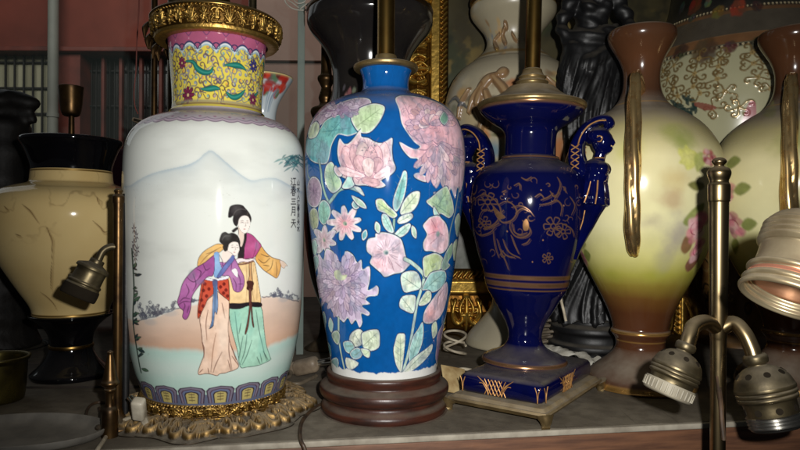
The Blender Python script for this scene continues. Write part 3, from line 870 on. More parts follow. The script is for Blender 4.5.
    def bloom(q, r, c, dark, n=8):
        for k in range(n):
            an = 2*math.pi*k/n
            N_.poly([(q[0]+r*0.25*math.cos(an-0.6), q[1]+r*0.25*math.sin(an-0.6)), (q[0]+r*0.8*math.cos(an-0.3), q[1]+r*0.8*math.sin(an-0.3)), (q[0]+r*math.cos(an), q[1]+r*math.sin(an)),
                     (q[0]+r*0.8*math.cos(an+0.3), q[1]+r*0.8*math.sin(an+0.3)), (q[0]+r*0.25*math.cos(an+0.6), q[1]+r*0.25*math.sin(an+0.6))], c, edge=dark, ew=0.0006, smooth=2)
        N_.blob(q, r*0.25, r*0.25, srgb(226, 190, 140), 1)
    bloom(px([(188, 95)])[0], 0.0080, srgb(124, 36, 74), srgb(62, 20, 40)); bloom(px([(253, 100)])[0], 0.0065, srgb(128, 44, 84), srgb(62, 20, 40)); bloom(px([(182, 63)])[0], 0.0055, srgb(140, 48, 92), srgb(70, 24, 48))
    bloom(px([(253.5, 66)])[0], 0.0060, srgb(62, 60, 128), srgb(30, 30, 66)); bloom(px([(218, 80)])[0], 0.003, srgb(150, 130, 160), srgb(80, 60, 90), 6)
    for s in (-2.4, -1.9, 1.9, 2.4, 2.9, -2.9):
        bloom((s*N_.RR, zy2(80+12*math.sin(s*5))), 0.007, srgb(124, 36, 74), srgb(62, 20, 40))
    # pink ruyi border under the gilt collar
    zc = zy2(61)
    amp = 0.0058
    Nn = 17; pr = 2*math.pi*N_.RR/Nn
    wav = zc+amp*np.sin(N_.S/pr*2*math.pi+2.0)
    wv = zc-amp*0.4+amp*1.2*np.abs(np.sin(N_.S/pr*math.pi+1.0))**0.8
    a = sstep(-0.0004, 0.0004, SZ-wv[None])
    pk = np.array(srgb(178, 92, 128))*(1+0.2*(fbm(SX*160, SZ*160, 14)-0.5)[..., None])
    N_.col = N_.col*(1-a[..., None])+pk*a[..., None]
    for dz, wd, c in ((-0.0013, 0.0012, (160, 196, 206)), (0.0, 0.0011, (226, 232, 236)), (0.0013, 0.0009, (52, 58, 104))):
        aa = np.exp(-((SZ-wv[None]-dz)/wd)**4)
        N_.blend((slice(None), slice(None)), aa, srgb(*c))
    for i in range(-Nn//2-1, Nn//2+2):
        s = (i*math.pi-1.0)/math.pi*pr
        if abs(s) > math.pi*N_.RR: continue
        for sg in (-1, 1):
            q = [(s+sg*(0.0004+0.0030*math.cos(u)), zc+0.0012+0.0026*math.sin(u)+0.001) for u in np.linspace(-1.4, 2.6, 10)]
            N_.line(q, 0.0008, srgb(46, 50, 92), 0.9, smooth=2)
        N_.blob((s+pr/2, zc+amp*1.5), 0.0010, 0.0010, srgb(214, 160, 180), .8); N_.line([(s+pr/2-.003, zc+amp*2.4), (s+pr/2, zc+amp*1.9), (s+pr/2+.003, zc+amp*2.4)], .0009, srgb(90, 60, 110), .7)
    for y, wd, c in ((109.5, 0.0016, (150, 140, 120)), (111.5, 0.0009, (110, 80, 70))):
        N_.blend((slice(None), slice(None)), np.exp(-((SZ-zy2(y))/wd)**2)*0.85, srgb(*c))
    N_.build('neck', M['white_glaze'], t)

    # ---------------- gilt openwork collar, cap, foot ring, scrolled base
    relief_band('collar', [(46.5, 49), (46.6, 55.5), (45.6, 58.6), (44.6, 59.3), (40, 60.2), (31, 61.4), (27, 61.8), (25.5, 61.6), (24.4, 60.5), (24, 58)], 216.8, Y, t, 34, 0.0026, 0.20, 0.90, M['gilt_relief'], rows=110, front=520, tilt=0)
    mb = MB()
    mb.lathe(cr([(0.0580, zy(26)), (0.0592, zy(24.5)), (0.0585, zy(23.4)), (0.0545, zy(20.5)), (0.035, zy(13)), (0.020, zy(7.5)), (0.0125, zy(5)), (0.0125, zy(5)), (0.012, zy(-1)), (0.012, zy(-1)), (0.007, zy(-2)), (0.0065, zy(-12)), (0.006, zy(-60))], 5), (at(216.8, 30, Y)[0], Y, 0), n=64)
    mb.build('cap', M['brass'], t)
    leaves = MB()
    rq = random.Random(5)
    for k in range(9):          # broken leaf tips hanging from the collar
        an = -2.25+k*0.09
        x, y = at(216.8, 30, Y)[0]+0.061*math.sin(an)*1.02, Y-0.061*math.cos(an)*1.02
        z = zy(30+rq.uniform(0, 18))
        leaves.tube(cr([(x, y, z+0.006), (x-0.003, y-0.002, z), (x-0.002+rq.uniform(-.002, .002), y-0.003, z-0.009)], 4), [0.0018, 0.003, 0.0008], 8)
    leaves.build('leaf_mount', M['brass_dark'], t)
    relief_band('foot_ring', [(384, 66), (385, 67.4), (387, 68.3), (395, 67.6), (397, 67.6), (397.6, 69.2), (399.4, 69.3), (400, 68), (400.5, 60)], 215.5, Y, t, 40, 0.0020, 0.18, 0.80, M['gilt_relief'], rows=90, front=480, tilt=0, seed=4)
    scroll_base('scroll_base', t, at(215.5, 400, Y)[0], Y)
    return t
INK_RGB = (38, 34, 40)

def relief_band(name, pts, x0, Y, parent, n, h, lo, hi, mat, rows=100, front=420, tilt=0, seed=2):
    """a cast band of C-scrolls, shells and beads round a pot"""
    prof = prof_px(x0, Y, pts)
    B = Pot(prof, at(x0, 225, Y)[0], Y, srgb(84, 58, 22), nrow=rows, front=front, back=140)
    zs = sorted(p[1] for p in prof)
    span = zs[-1]-zs[0]
    z0 = zs[0]+span*lo; z1 = zs[0]+span*hi
    c = 0.5*(z0+z1); hh = 0.5*(z1-z0)
    per = 2*math.pi*B.RR/n
    rn = random.Random(seed)
    for i in range(n):
        s = -math.pi*B.RR+(i+0.5)*per
        kind = i % 3
        if kind == 0:
            for sg in (-1, 1):
                q = [(s+sg*per*(0.10+0.40*(1-u)*math.cos(5.0*u+0.5)), c+hh*0.80*(1-0.6*u)*math.sin(5.0*u+0.5)) for u in np.linspace(0, 1, 14)]
                B.line(q, 0.0024, None, emb=h, smooth=2)
            B.line([(s, c-hh*0.9), (s, c+hh*0.9)], 0.0022, None, emb=h*0.8, taper=0.6)
        elif kind == 1:
            for k in range(5):
                an = math.pi*(0.15+0.175*k)
                B.line([(s, c-hh*0.75), (s+per*0.48*math.cos(an), c-hh*0.75+hh*1.6*math.sin(an))], 0.0022, None, emb=h*0.9, taper=0.3, smooth=2)
            B.line([(s-per*0.3, c-hh*0.8), (s+per*0.3, c-hh*0.8)], 0.0022, None, emb=h, smooth=2)
        else:
            for k in range(7):
                an = k*0.9
                B.line([(s+per*0.08*math.cos(an), c+hh*0.15*math.sin(an)), (s+per*0.38*math.cos(an), c+hh*0.72*math.sin(an))], 0.0024, None, emb=h*0.85, taper=0.5, smooth=2)
            B.line([(s-0.0005, c), (s+0.0005, c)], 0.0034, None, emb=h*1.1, smooth=1)
        for k in range(4):
            B.line([(s+rn.uniform(-.5, .5)*per, c+rn.uniform(-1, 1)*hh) for _ in range(3)], 0.0017, None, emb=h*0.7*rn.uniform(.5, 1), taper=0.6)
        for k in range(3):
            u = s+(k/3-0.33)*per
            B.line([(u-0.0003, c+hh*1.02), (u+0.0003, c+hh*1.02)], 0.0017, None, emb=h*0.6, smooth=1)
    SX, SZ = np.meshgrid(B.S, B.Z)
    B.D += 0.0004*(fbm(SX*400, SZ*400, 3)-0.5)
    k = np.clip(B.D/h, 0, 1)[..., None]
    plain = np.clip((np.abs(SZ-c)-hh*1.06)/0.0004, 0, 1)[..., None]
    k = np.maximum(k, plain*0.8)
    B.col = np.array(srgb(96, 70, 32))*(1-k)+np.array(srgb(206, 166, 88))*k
    B.gold[:] = 1
    return B.build(name, mat, parent)

def scroll_base(name, parent, x, y):
    """pierced-looking rococo base of cast scrolls"""
    nth, nr = 760, 150
    TH = np.linspace(-math.pi, math.pi, nth, endpoint=False)
    lob = 0.089+0.0055*np.abs(np.cos(TH*4+0.3))**0.7+0.002*np.cos(TH*12)+0.003*np.sin(TH*8+0.7)
    u = np.linspace(0.55, 1.0, nr)
    Cv = Canvas(TH*0.08, u*0.095, srgb(84, 72, 54))
    n = 20; per = 2*math.pi*0.08/n
    rn = random.Random(9)
    for i in range(n):
        s = -math.pi*0.08+(i+0.5)*per
        for sg in (-1, 1):
            q = [(s+sg*per*(0.22+0.26*(1-v)*math.cos(5.2*v+0.2)), 0.081+0.011*(1-0.65*v)*math.sin(5.2*v+0.2)) for v in np.linspace(0, 1, 14)]
            Cv.line(q, 0.0036, None, emb=0.0048, smooth=2)
            q = [(s+sg*per*(0.05+0.35*v), 0.058+0.030*v+0.004*math.sin(v*6)) for v in np.linspace(0, 1, 6)]
            Cv.line(q, 0.0024, None, emb=0.0038, taper=0.5)
        if i % 2 == 0:
            for k in range(5):
                an = math.pi*(0.18+0.16*k)
                Cv.line([(s, 0.074), (s+per*0.42*math.cos(an), 0.074+0.017*math.sin(an))], 0.0030, None, emb=0.0045, taper=0.4, smooth=2)
        else:
            Cv.line([(s-0.0005, 0.085), (s+0.0005, 0.085)], 0.0055, None, emb=0.005, smooth=1)
            Cv.line([(s, 0.060), (s, 0.080)], 0.0032, None, emb=0.004, taper=0.7)
        for k in range(3):
            cx, cz, rr, a0, tn = s+rn.uniform(-.5, .5)*per, rn.uniform(.060, .088), rn.uniform(.003, .0055), rn.uniform(0, 6.28), rn.choice([-1, 1])
            Cv.line([(cx+rr*(1-.6*v)*math.cos(a0+tn*4.2*v), cz+rr*(1-.6*v)*math.sin(a0+tn*4.2*v)) for v in np.linspace(0, 1, 9)], .0027, None, emb=rn.uniform(.0030, .0055), smooth=2, taper=.3)
        for k in range(5):
            Cv.line([(s+rn.uniform(-.5, .5)*per, rn.uniform(0.058, 0.094)) for _ in range(3)], 0.0020, None, emb=0.003*rn.uniform(.5, 1), taper=0.6)
    SX, SZ = np.meshgrid(Cv.S, Cv.Z)
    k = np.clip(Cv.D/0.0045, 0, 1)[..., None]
    Cv.col = np.array(srgb(34, 27, 20))*(1-k)+np.array(srgb(164, 130, 72))*k  # recesses coloured dark to stand for the shaded gaps of a pierced base
    Cv.D += 0.0006*(fbm(SX*250, SZ*250, 2)-0.5)
    rad = u[:, None]*lob[None]
    fall = sstep(1.0, 0.80, u)[:, None]
    z = 0.0015+0.0060*fall+Cv.D*sstep(1.0, 0.97, u)[:, None]*1.0
    z = np.where(u[:, None] > 0.985, 0.0012, z)
    # plug the middle under the pot and a rim down to the shelf
    V = np.stack([x+rad*np.sin(TH)[None], y-rad*np.cos(TH)[None], z+0*rad], -1)
    low = V[-1:].copy(); low[..., 2] = 0.0001
    cen = V[:1].copy(); cen[..., 0] = x; cen[..., 1] = y; cen[..., 2] = 0.0075
    V = np.concatenate([cen, V, low], 0)
    col = np.concatenate([Cv.col[:1], Cv.col, Cv.col[-1:]], 0)
    m = nth; N = V.shape[0]
    i = np.arange(N-1)[:, None]*m; j = np.arange(m)[None]; j2 = (j+1) % m
    Fq = np.stack([i+j, i+m+j, i+m+j2, i+j2], -1).reshape(-1, 4)
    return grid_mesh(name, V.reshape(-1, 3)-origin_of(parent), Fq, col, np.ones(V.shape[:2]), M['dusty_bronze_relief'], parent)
# ================================================================== 2. blue flowered lamp
def blue_lamp():
    Y = 0.584
    X0 = at(385, 225, Y)[0]
    t = thing('flowered_lamp', 'blue ceramic lamp covered in pink and lavender flowers, on a round dark wooden stand', 'table lamp', (X0, Y, 0))
    BLUE = srgb(6, 80, 146)
    prof = prof_px(385, Y, [(66, 25), (68, 26.3), (71, 26), (77, 23.8), (84, 22.8), (90, 23.4), (94, 26.5), (97, 33), (100, 43), (104, 53), (109, 61.5), (116, 68.5), (125, 74), (136, 77.4), (150, 79.2),
                            (170, 79.4), (200, 77.4), (240, 73), (285, 66.8), (320, 60.4), (345, 55.8), (362, 53), (371, 52), (374, 50.5)])
    P = Pot(prof, X0, Y, BLUE, nrow=560, front=520, back=80)
    P.aa = 0.00035
    SX, SZ = np.meshgrid(P.S, P.Z)
    P.col *= (1+0.30*(fbm(SX*45, SZ*45, 5)-0.5)+0.22*(fbm(SX*260, SZ*260, 6)-0.5))[..., None]
    px = P.px
    zy = lambda y: at(385, y, Y)[2]
    OUT = (22, 44, 78)
    def A(pts, c, c2=None, ctr=None, rad=0.02, nz=0.24, rim=None, smooth=3, edge=(216, 222, 222), ew=0.0010):
        q = px(pts) if not isinstance(pts, np.ndarray) else pts
        # printed halo: dark keyline, then the pale outline, then the fill
        cen = q.mean(0); q = cen+(q-cen)*1.07; d = q-cen
        gr = 1+0.0009/np.maximum(np.linalg.norm(d, axis=1), 0.002)[:, None]
        P.poly(cen+d*gr, srgb(*OUT), smooth=smooth, nz=0.1)
        P.poly(q, srgb(*c), srgb(*c2) if c2 else None, ctr=px([ctr])[0] if ctr is not None else None, rad=rad, nz=nz, nf=330, smooth=smooth, edge=srgb(*edge), ew=ew)
    def L(pts, wd=0.0008, c=(92, 94, 116), a=0.7, taper=0.5, smooth=5):
        P.line(px(pts), wd, srgb(*c), a, taper=taper, smooth=smooth)
    def stem(pts, wd=0.0026, c=(150, 186, 168)):
        P.line(px(pts), wd+0.0012, srgb(*OUT), 0.9); P.line(px(pts), wd, srgb(*c), 1)
    PINK = (222, 194, 198); PINK2 = (228, 166, 172); LAV = (196, 182, 200); LAV2 = (176, 156, 186)
    TEAL = (104, 168, 178); MINT = (176, 214, 204); PALE = (206, 222, 190); CREAM = (224, 230, 210)
    rn = random.Random(2)
    def veins(base, tip, n=3, c=(84, 120, 116)):
        bx, by = base; tx, ty = tip
        L([base, ((bx+tx)/2, (by+ty)/2), tip], 0.0007, c, 0.8)
        dx, dy = tx-bx, ty-by; l = math.hypot(dx, dy); nx, ny = -dy/l, dx/l
        for k in range(1, n+1):
            u = k/(n+1)
            for sg in (-1, 1):
                L([(bx+dx*u, by+dy*u), (bx+dx*(u+0.16)+sg*nx*l*0.2, by+dy*(u+0.16)+sg*ny*l*0.2)], 0.0005, c, 0.55, smooth=1)
    def petals_lines(ctr, r0, r1, n, c=(96, 84, 112), a0=0, a1=6.28, a=0.6):
        for k in range(n):
            an = a0+(a1-a0)*(k+rn.uniform(-.3, .3))/n
            u0, u1 = r0*rn.uniform(.7, 1.2), r1*rn.uniform(.6, 1.0)
            L([(ctr[0]+u0*math.cos(an), ctr[1]+u0*math.sin(an)), (ctr[0]+0.5*(u0+u1)*math.cos(an+0.08), ctr[1]+0.5*(u0+u1)*math.sin(an+0.08)), (ctr[0]+u1*math.cos(an+0.05), ctr[1]+u1*math.sin(an+0.05))], 0.0006, c, a)
    def arcs(ctr, r, n, c=(96, 84, 112), a=0.6):
        for k in range(n):
            an = rn.uniform(0, 6.28); rr = r*math.sqrt(rn.random())
            x, y = ctr[0]+rr*math.cos(an), ctr[1]+rr*math.sin(an); q = rn.uniform(1.5, 4)
            d = an+rn.uniform(-.5, .5)
            L([(x+q*math.cos(d+v), y+q*math.sin(d+v)) for v in (-1.1, -0.5, 0, 0.5, 1.1)], 0.0006, c, a, smooth=2)
    # shoulder lavender bloom
    A([(309, 128), (314, 119), (322, 112), (334, 106), (346, 101), (358, 98.5), (367, 100), (368, 105.5), (360, 108.5), (353, 113), (344, 113.5), (335, 117), (326, 121), (319, 126), (312, 132)], (190, 172, 192), (164, 140, 172), nz=0.25)
    arcs((340, 110), 22, 40)
    # teal leaf mass at the left shoulder
    A([(319, 131), (325, 122), (333, 117.5), (343, 115), (352, 115), (358, 121), (361, 130), (353, 134), (346, 136), (338, 134.5), (334, 139), (331, 146), (329, 156), (326.5, 161.5), (320, 162), (312, 159), (307, 151),
       (306, 141), (311, 135)], TEAL, (120, 184, 178), nz=0.25, rad=0.03)
    for b, e in (((350, 128), (322, 132)), ((344, 118), (328, 136)), ((318, 160), (322, 136)), ((310, 150), (318, 140)), ((326, 158), (324, 140))): veins(b, e, 3, (60, 118, 128))
    A([(308, 134), (311, 126), (316, 122), (319, 127), (316, 136), (310, 138)], PALE)
    A([(352, 117), (358, 110), (368, 105.5), (376, 104.5), (383.5, 107.5), (381.5, 116), (376, 125), (369, 131.5), (361, 131.5), (356, 127)], PALE, (180, 206, 160), nz=0.2); veins((356, 127), (380, 109), 4, (112, 132, 100))
    # pink peony
    A([(341, 140), (345, 144.5), (349.5, 144.5), (355, 139), (361, 131), (361.3, 138), (368, 139.5), (374, 143), (380.5, 144.2), (386, 141.6), (390.5, 139.6), (390, 150), (391, 160), (393.5, 167), (391, 172), (386, 175.5),
       (380, 179), (384, 183.6), (377, 186), (366, 183.5), (357, 183.5), (351, 180), (344, 176), (335, 174.5), (334, 169), (342, 168), (340, 160), (339, 151)], PINK, PINK2, ctr=(350, 160), rad=0.02, nz=0.14)
    for q in ([(345, 144), (349, 155), (350, 165), (355, 168)], [(341, 165), (352, 170), (362, 168), (374, 173), (386, 175)], [(356, 168), (360, 175), (358, 183)], [(384, 144), (386, 155), (383, 168)], [(361, 138), (356, 150), (357, 165)],
              [(366, 178), (380, 179)], [(342, 150), (343, 162)], [(350, 173), (366, 180), (378, 176)], [(386, 160), (391, 161)]): L(q, 0.0009, (112, 84, 110))
    petals_lines((368, 150), 4, 17, 22)
    for k in range(16): P.blob(px([(366+rn.gauss(0, 5), 147+rn.gauss(0, 2.5))])[0], 0.0008, 0.0008, srgb(90, 96, 110), 0.8)
    P.blob(px([(372, 151)])[0], 0.004, 0.003, srgb(226, 234, 220), 0.8)
    # stems and leaves below it, left
    stem([(319, 160), (321, 172), (322, 182), (325, 194), (329, 203)], 0.0022); stem([(329, 203), (333, 198), (338, 191), (344, 188), (352, 188), (361, 192)], 0.0026); stem([(307, 163), (308, 175), (311, 180)], 0.0014)
    A([(326.5, 167), (331, 163), (334, 166), (337, 174), (341, 182), (339, 188), (333, 192), (328, 187), (325, 177)], PALE, (160, 196, 160)); veins((335, 190), (329, 168), 3)
    A([(342.5, 187), (346, 180), (350, 172), (353, 170), (352, 179), (354, 185), (348, 188)], MINT)
    A([(334, 170), (336, 166), (339, 171), (342, 175), (338, 176)], PINK)
    A([(354, 187), (360, 188), (364, 195), (361, 194)], CREAM)
    A([(308, 186), (311, 179), (315, 178), (319, 182), (321, 190), (320, 200), (316, 206), (311, 205), (307.5, 198)], (186, 164, 182), (150, 124, 150), nz=0.2); petals_lines((313.5, 192), 2, 10, 12); P.blob(px([(313.5, 192)])[0], 0.003, 0.004, srgb(104, 84, 110), 0.8)
    A([(318.5, 212), (320, 204), (324, 201), (328.5, 205), (330, 213), (327, 221), (323.5, 224), (319.5, 219)], (112, 172, 168), (140, 190, 170)); veins((324, 224), (324, 203), 3)
    A([(309.5, 216), (312, 209.5), (316, 210), (318, 218), (317, 227), (313, 229), (310.5, 224)], (170, 178, 142)); veins((314, 228), (313, 211), 2)
    # star flowers
    def star(c, r, n, rot, col, col2, wid=0.55, rx=1.0):
        pts = []
        for k in range(n):
            a = rot+2*math.pi*k/n; rr = r*rn.uniform(0.9, 1.08)
            for da, q in ((-0.36*2*math.pi/n, 0.70), (-0.13, 0.95), (0.06, 1.0), (0.34*2*math.pi/n, 0.72), (math.pi/n, 0.56)):
                pts.append((c[0]+rx*rr*q*math.cos(a+da), c[1]+rr*q*math.sin(a+da)))
        A(pts, col, col2, ctr=c, rad=0.011, smooth=2)
        for k in range(n):
            a = rot+2*math.pi*k/n
            L([(c[0]+rx*r*0.2*math.cos(a), c[1]+r*0.2*math.sin(a)), (c[0]+rx*r*0.75*math.cos(a), c[1]+r*0.75*math.sin(a))], 0.0006, (150, 104, 124), 0.6, smooth=1)
            L([(c[0]+rx*r*0.2*math.cos(a+.35), c[1]+r*0.2*math.sin(a+.35)), (c[0]+rx*r*0.45*math.cos(a+.35), c[1]+r*0.45*math.sin(a+.35))], 0.0006, (120, 100, 124), 0.6, smooth=1)
        P.blob(px([c])[0], 0.0032*rx, 0.0026, srgb(150, 172, 152), 0.95); P.blob(px([(c[0]+0.8, c[1]+0.8)])[0], 0.0016, 0.0014, srgb(84, 110, 104), 0.8)
    star((345, 223.5), 16.5, 9, -1.65, (230, 206, 212), (238, 166, 176))
    star((324, 240), 14, 7, -1.5, (206, 192, 206), (214, 178, 184), rx=0.85)
    # sprig in the middle
    stem([(395, 211), (394, 222), (393, 238)], 0.0018)
    A([(393.8, 207), (393.8, 199), (397, 189), (401, 178.5), (403.2, 172.6), (406.3, 173.6), (406.2, 184), (404, 196), (400, 206), (396.6, 210)], MINT, (120, 190, 186)); veins((396.5, 209), (404, 175), 4)
    A([(401, 209.5), (404.5, 201), (410, 194.6), (415.6, 192), (419.4, 193.6), (417.4, 203.5), (411.5, 211), (402.5, 214)], CREAM, PALE); veins((401, 213), (417, 194), 3)
    A([(376.6, 201), (382.5, 199.8), (388, 206), (394, 211), (396.4, 215), (392, 217.4), (384, 212.4), (378.4, 209.6)], PALE, (186, 206, 150)); veins((395, 215), (378, 203), 3)
    A([(382.6, 215), (387, 215.6), (391, 223), (393.2, 231.4), (389, 231.6), (384.4, 227), (382.3, 221)], MINT); veins((392, 231), (384, 216), 3)
    A([(398, 220.5), (402, 216), (410.6, 213.8), (412.2, 217.4), (406.6, 222), (399.6, 223.4)], MINT, CREAM); veins((399, 222), (411, 215), 2)
    A([(394.5, 235), (400, 228.6), (408, 224), (410.2, 226), (407.4, 232), (402, 236.2), (395.6, 237.3)], CREAM, MINT); veins((395, 237), (409, 225), 2)
    # round pink flower
    A([(369.6, 240), (376, 238.4), (376.4, 235.2), (383, 233.8), (392, 235.6), (399.6, 240), (402.4, 247), (405, 257.4), (410, 261), (406.4, 266), (401, 271), (393, 272.6), (385, 275.4), (381, 271.4), (375, 266.4), (371, 262),
       (373, 256), (368.6, 252), (367.8, 246)], (228, 204, 214), (240, 188, 196), ctr=(380, 262), rad=0.012)
    petals_lines((386, 252.5), 4, 15, 20); P.blob(px([(386, 252.5)])[0], 0.0036, 0.0030, srgb(150, 168, 164), 0.95); P.blob(px([(386.6, 253)])[0], 0.002, 0.0018, srgb(74, 98, 110), 0.85)
    for q in ([(372, 257), (378, 256)], [(400, 243), (394, 248)], [(394, 271), (391, 262)], [(402, 268), (395, 262)]): L(q, 0.0008, (150, 104, 124))
    # big chrysanthemum at the right shoulder
    A([(398, 102), (403, 98.6), (412, 98.6), (425, 100.6), (439, 105), (451, 114), (459, 126), (463, 140), (464, 160), (463, 178), (459, 190), (456.5, 185), (454, 195), (450, 186), (447.6, 194), (444, 182), (440.5, 176.5),
       (434.4, 184.6), (431.6, 177), (426, 180), (417, 176.4), (415.6, 173), (420, 171.6), (427, 174.6), (428.4, 168), (423.4, 164.6), (417, 167.4), (419, 158.6), (412, 157.4), (405.4, 150.4), (402, 143.6), (404, 143.4),
       (410, 147), (417, 149.6), (421, 147), (415.6, 142.6), (409.6, 134.6), (404, 125), (401.6, 112)], (222, 190, 200), (238, 176, 186), ctr=(432, 128), rad=0.05, nz=0.16)
    for q in ([(403, 102), (408, 112), (412, 120), (420, 124), (430, 122)], [(413, 110), (420, 114), (424, 126)], [(414, 136), (422, 143), (430, 142)], [(420, 133), (424, 142), (428, 145)], [(432, 140), (440, 147)], [(446, 146), (454, 145)],
              [(417, 149), (426, 150), (432, 146)], [(419, 158), (428, 156), (434, 148)], [(424, 165), (430, 158)], [(428, 170), (434, 160), (448, 148)], [(434, 180), (436, 165), (440, 152)], [(441, 176), (440, 160), (445, 150)],
              [(448, 188), (447, 170), (450, 152)], [(454, 190), (454, 172), (455, 152)], [(459, 184), (460, 165), (459, 148)], [(404, 124), (412, 128), (418, 126)], [(407, 130), (412, 136), (418, 134)]): L(q, 0.0009, (104, 82, 112))
    arcs((428, 118), 24, 60); petals_lines((440, 148), 8, 34, 26, a0=0.4, a1=2.6)
    A([(444, 112), (448, 118), (444.5, 124.5), (440, 118.5)], (116, 158, 138), edge=(214, 220, 210), ew=0.0008)
    stem([(446, 188), (441, 192), (434, 193)], 0.0013, (196, 196, 214))
    # leaves, pink flower and stems at the right
    stem([(459, 188), (455, 212), (450, 232), (448, 258)], 0.0018, (130, 160, 168)); stem([(462, 188), (460, 215), (459, 240)], 0.0014, (110, 134, 156))
    A([(427.6, 202), (432, 198), (440, 191), (446.5, 187.5), (450, 195), (452.4, 203), (453, 212), (448.6, 217), (441.4, 213), (437, 213.4), (434, 208)], (186, 206, 170), (150, 186, 156), nz=0.24); veins((434, 212), (447, 191), 3); veins((450, 215), (432, 202), 3)
    A([(434, 207), (438, 213), (443, 221), (438, 219), (434, 214)], MINT)
    A([(424, 226), (428, 221), (431, 218.4), (438, 216.8), (441.4, 220), (445.6, 225), (448, 235), (447.4, 245), (444, 250.6), (439, 252.4), (432, 250), (425.4, 249.4), (424.2, 242), (427.6, 235), (425.6, 230)], (232, 196, 206), (238, 160, 172), ctr=(436, 228), rad=0.012)
    for q in ([(428, 235), (436, 232), (444, 236)], [(431, 219), (436, 228)], [(438, 250), (438, 240)], [(430, 244), (437, 238)]): L(q, 0.0008, (150, 96, 120))
    P.blob(px([(438, 234)])[0], 0.0035, 0.0035, srgb(140, 160, 146), 0.95)
    stem([(405, 259), (412, 263), (420, 270), (424, 277), (421, 290), (417, 304), (414, 322), (409, 350), (403, 372)], 0.0030, (186, 210, 196))
    stem([(424, 277), (432, 272), (440, 268), (448, 262)], 0.002, (150, 190, 170))
    A([(424, 258.5), (430, 255.2), (436, 254), (442, 258), (443.4, 265), (438.4, 270), (433, 274), (425.6, 276.4), (424, 268)], (206, 220, 190), (180, 200, 140)); L([(430, 262), (432, 267), (436, 264)], 0.0009, (120, 140, 96))
    A([(441.6, 266), (444, 258), (447.6, 250), (452, 244), (452, 254), (448, 262), (450, 265), (444, 270)], (160, 190, 160), (140, 178, 150))
    A([(402, 275.4), (408, 272), (416, 272.6), (420, 280), (420, 287.6), (412, 290.4), (405, 291.4), (402, 284)], MINT, CREAM); veins((420, 289), (403, 277), 3)
    A([(423, 289), (428, 278), (433, 272.6), (444, 271.6), (445.4, 280), (440, 288), (433, 291.6), (427, 289.4)], (126, 184, 190), MINT); veins((425, 289), (444, 273), 3)
    A([(400, 306), (403, 297), (414, 296), (415, 302), (413, 312.4), (405, 310)], MINT, CREAM); veins((413, 312), (402, 298), 2)
    A([(419, 304), (426, 292), (430.6, 292.6), (430.4, 300), (424.6, 304.6)], CREAM, PALE); veins((419, 304), (430, 294), 2)
    A([(424, 318.4), (426, 310), (432, 301), (438, 293), (446, 283.6), (447, 295), (444, 308), (440, 316), (432, 322), (426, 322)], (222, 192, 202), (240, 176, 176), ctr=(430, 316), rad=0.012); L([(437, 310), (438, 298), (444, 288)], 0.0014, (110, 90, 104))
    A([(438, 334), (444, 322), (446, 325), (445, 345), (440, 364), (436, 358), (437, 345)], (176, 144, 172), (150, 120, 156), nz=0.25)
    # lavender chrysanthemum
    A([(318, 264), (320, 256), (324.6, 262), (327, 251.6), (334, 254.6), (336, 260), (343, 265), (345, 254), (352, 257), (356, 264.4), (360, 262), (361, 271), (367.4, 268), (368, 280), (366, 290), (371.4, 288), (374, 286), (376, 288.6),
       (374.8, 295), (367, 296), (364, 299), (368, 303), (360, 304.6), (367.6, 311), (366, 314), (360, 312), (361, 320), (358.4, 325), (355, 318), (351, 322), (347.6, 316), (344, 320), (341, 318), (334, 312), (330, 305), (326, 301),
       (322, 306), (322, 297), (316, 300), (319, 290), (316, 284), (319, 275)], (206, 188, 212), (184, 158, 198), ctr=(340, 276), rad=0.022, nz=0.2)
    petals_lines((338, 276), 7, 26, 40); arcs((340, 286), 20, 44); petals_lines((341, 290), 14, 30, 26, a0=0.2, a1=3.0)
    for q in ([(326, 262), (330, 275)], [(345, 257), (345, 268)], [(356, 265), (352, 276)], [(361, 272), (354, 280)], [(367, 296), (356, 290)], [(360, 305), (350, 296)], [(334, 312), (338, 298)], [(346, 316), (347, 300)], [(356, 318), (353, 304)]): L(q, 0.0009, (100, 82, 120))
    P.poly(px([(334, 270), (338, 269), (341, 274), (346, 274), (343, 278), (336, 277)]), srgb(206, 214, 178), nz=0.3); P.blob(px([(350, 306)])[0], 0.002, 0.002, srgb(90, 96, 140), 0.7)
    stem([(338.5, 318), (339, 340), (342, 358), (346, 377)], 0.0026, (186, 206, 190))
    A([(332, 334), (337, 331), (339.5, 336), (338, 344), (333.6, 340)], (170, 190, 160))
    A([(330, 318), (333, 324), (331.6, 332), (328.6, 326)], MINT)
    for pts, c in (([(351, 334.6), (357, 330), (361.4, 331), (364, 338), (360, 345), (352, 346), (349.6, 342)], CREAM), ([(362, 335), (366, 332), (372, 330.4), (378, 331), (379.2, 340), (378, 347), (371, 350), (364, 347)], (214, 226, 200)),
                   ([(343.6, 343), (350, 341.6), (354, 347), (351.4, 353), (346, 351)], (150, 196, 196)), ([(351, 352), (357, 348), (362, 352), (360.4, 357), (355, 359), (351, 356)], (146, 190, 196)), ([(361, 349), (369, 350.6), (369, 357), (364.4, 355.6)], PALE)):
        A(pts, c, nz=0.24)
    for b, e in (((362, 346), (354, 333)), ((362, 347), (377, 333)), ((354, 346), (346, 346)), ((362, 350), (353, 357))): veins(b, e, 2, (110, 130, 106))
    arcs((364, 342), 12, 18, (104, 124, 104), 0.6)
    A([(346.4, 358), (358, 363), (352, 369), (347, 367)], CREAM)
    # leaves at the foot
    A([(397.6, 335.6), (401, 334.6), (404.8, 336.4), (404, 350), (402.6, 362), (401, 370.6), (396.4, 364), (394, 351), (395.6, 342)], CREAM, PALE); veins((400.6, 368), (400.6, 338), 4)
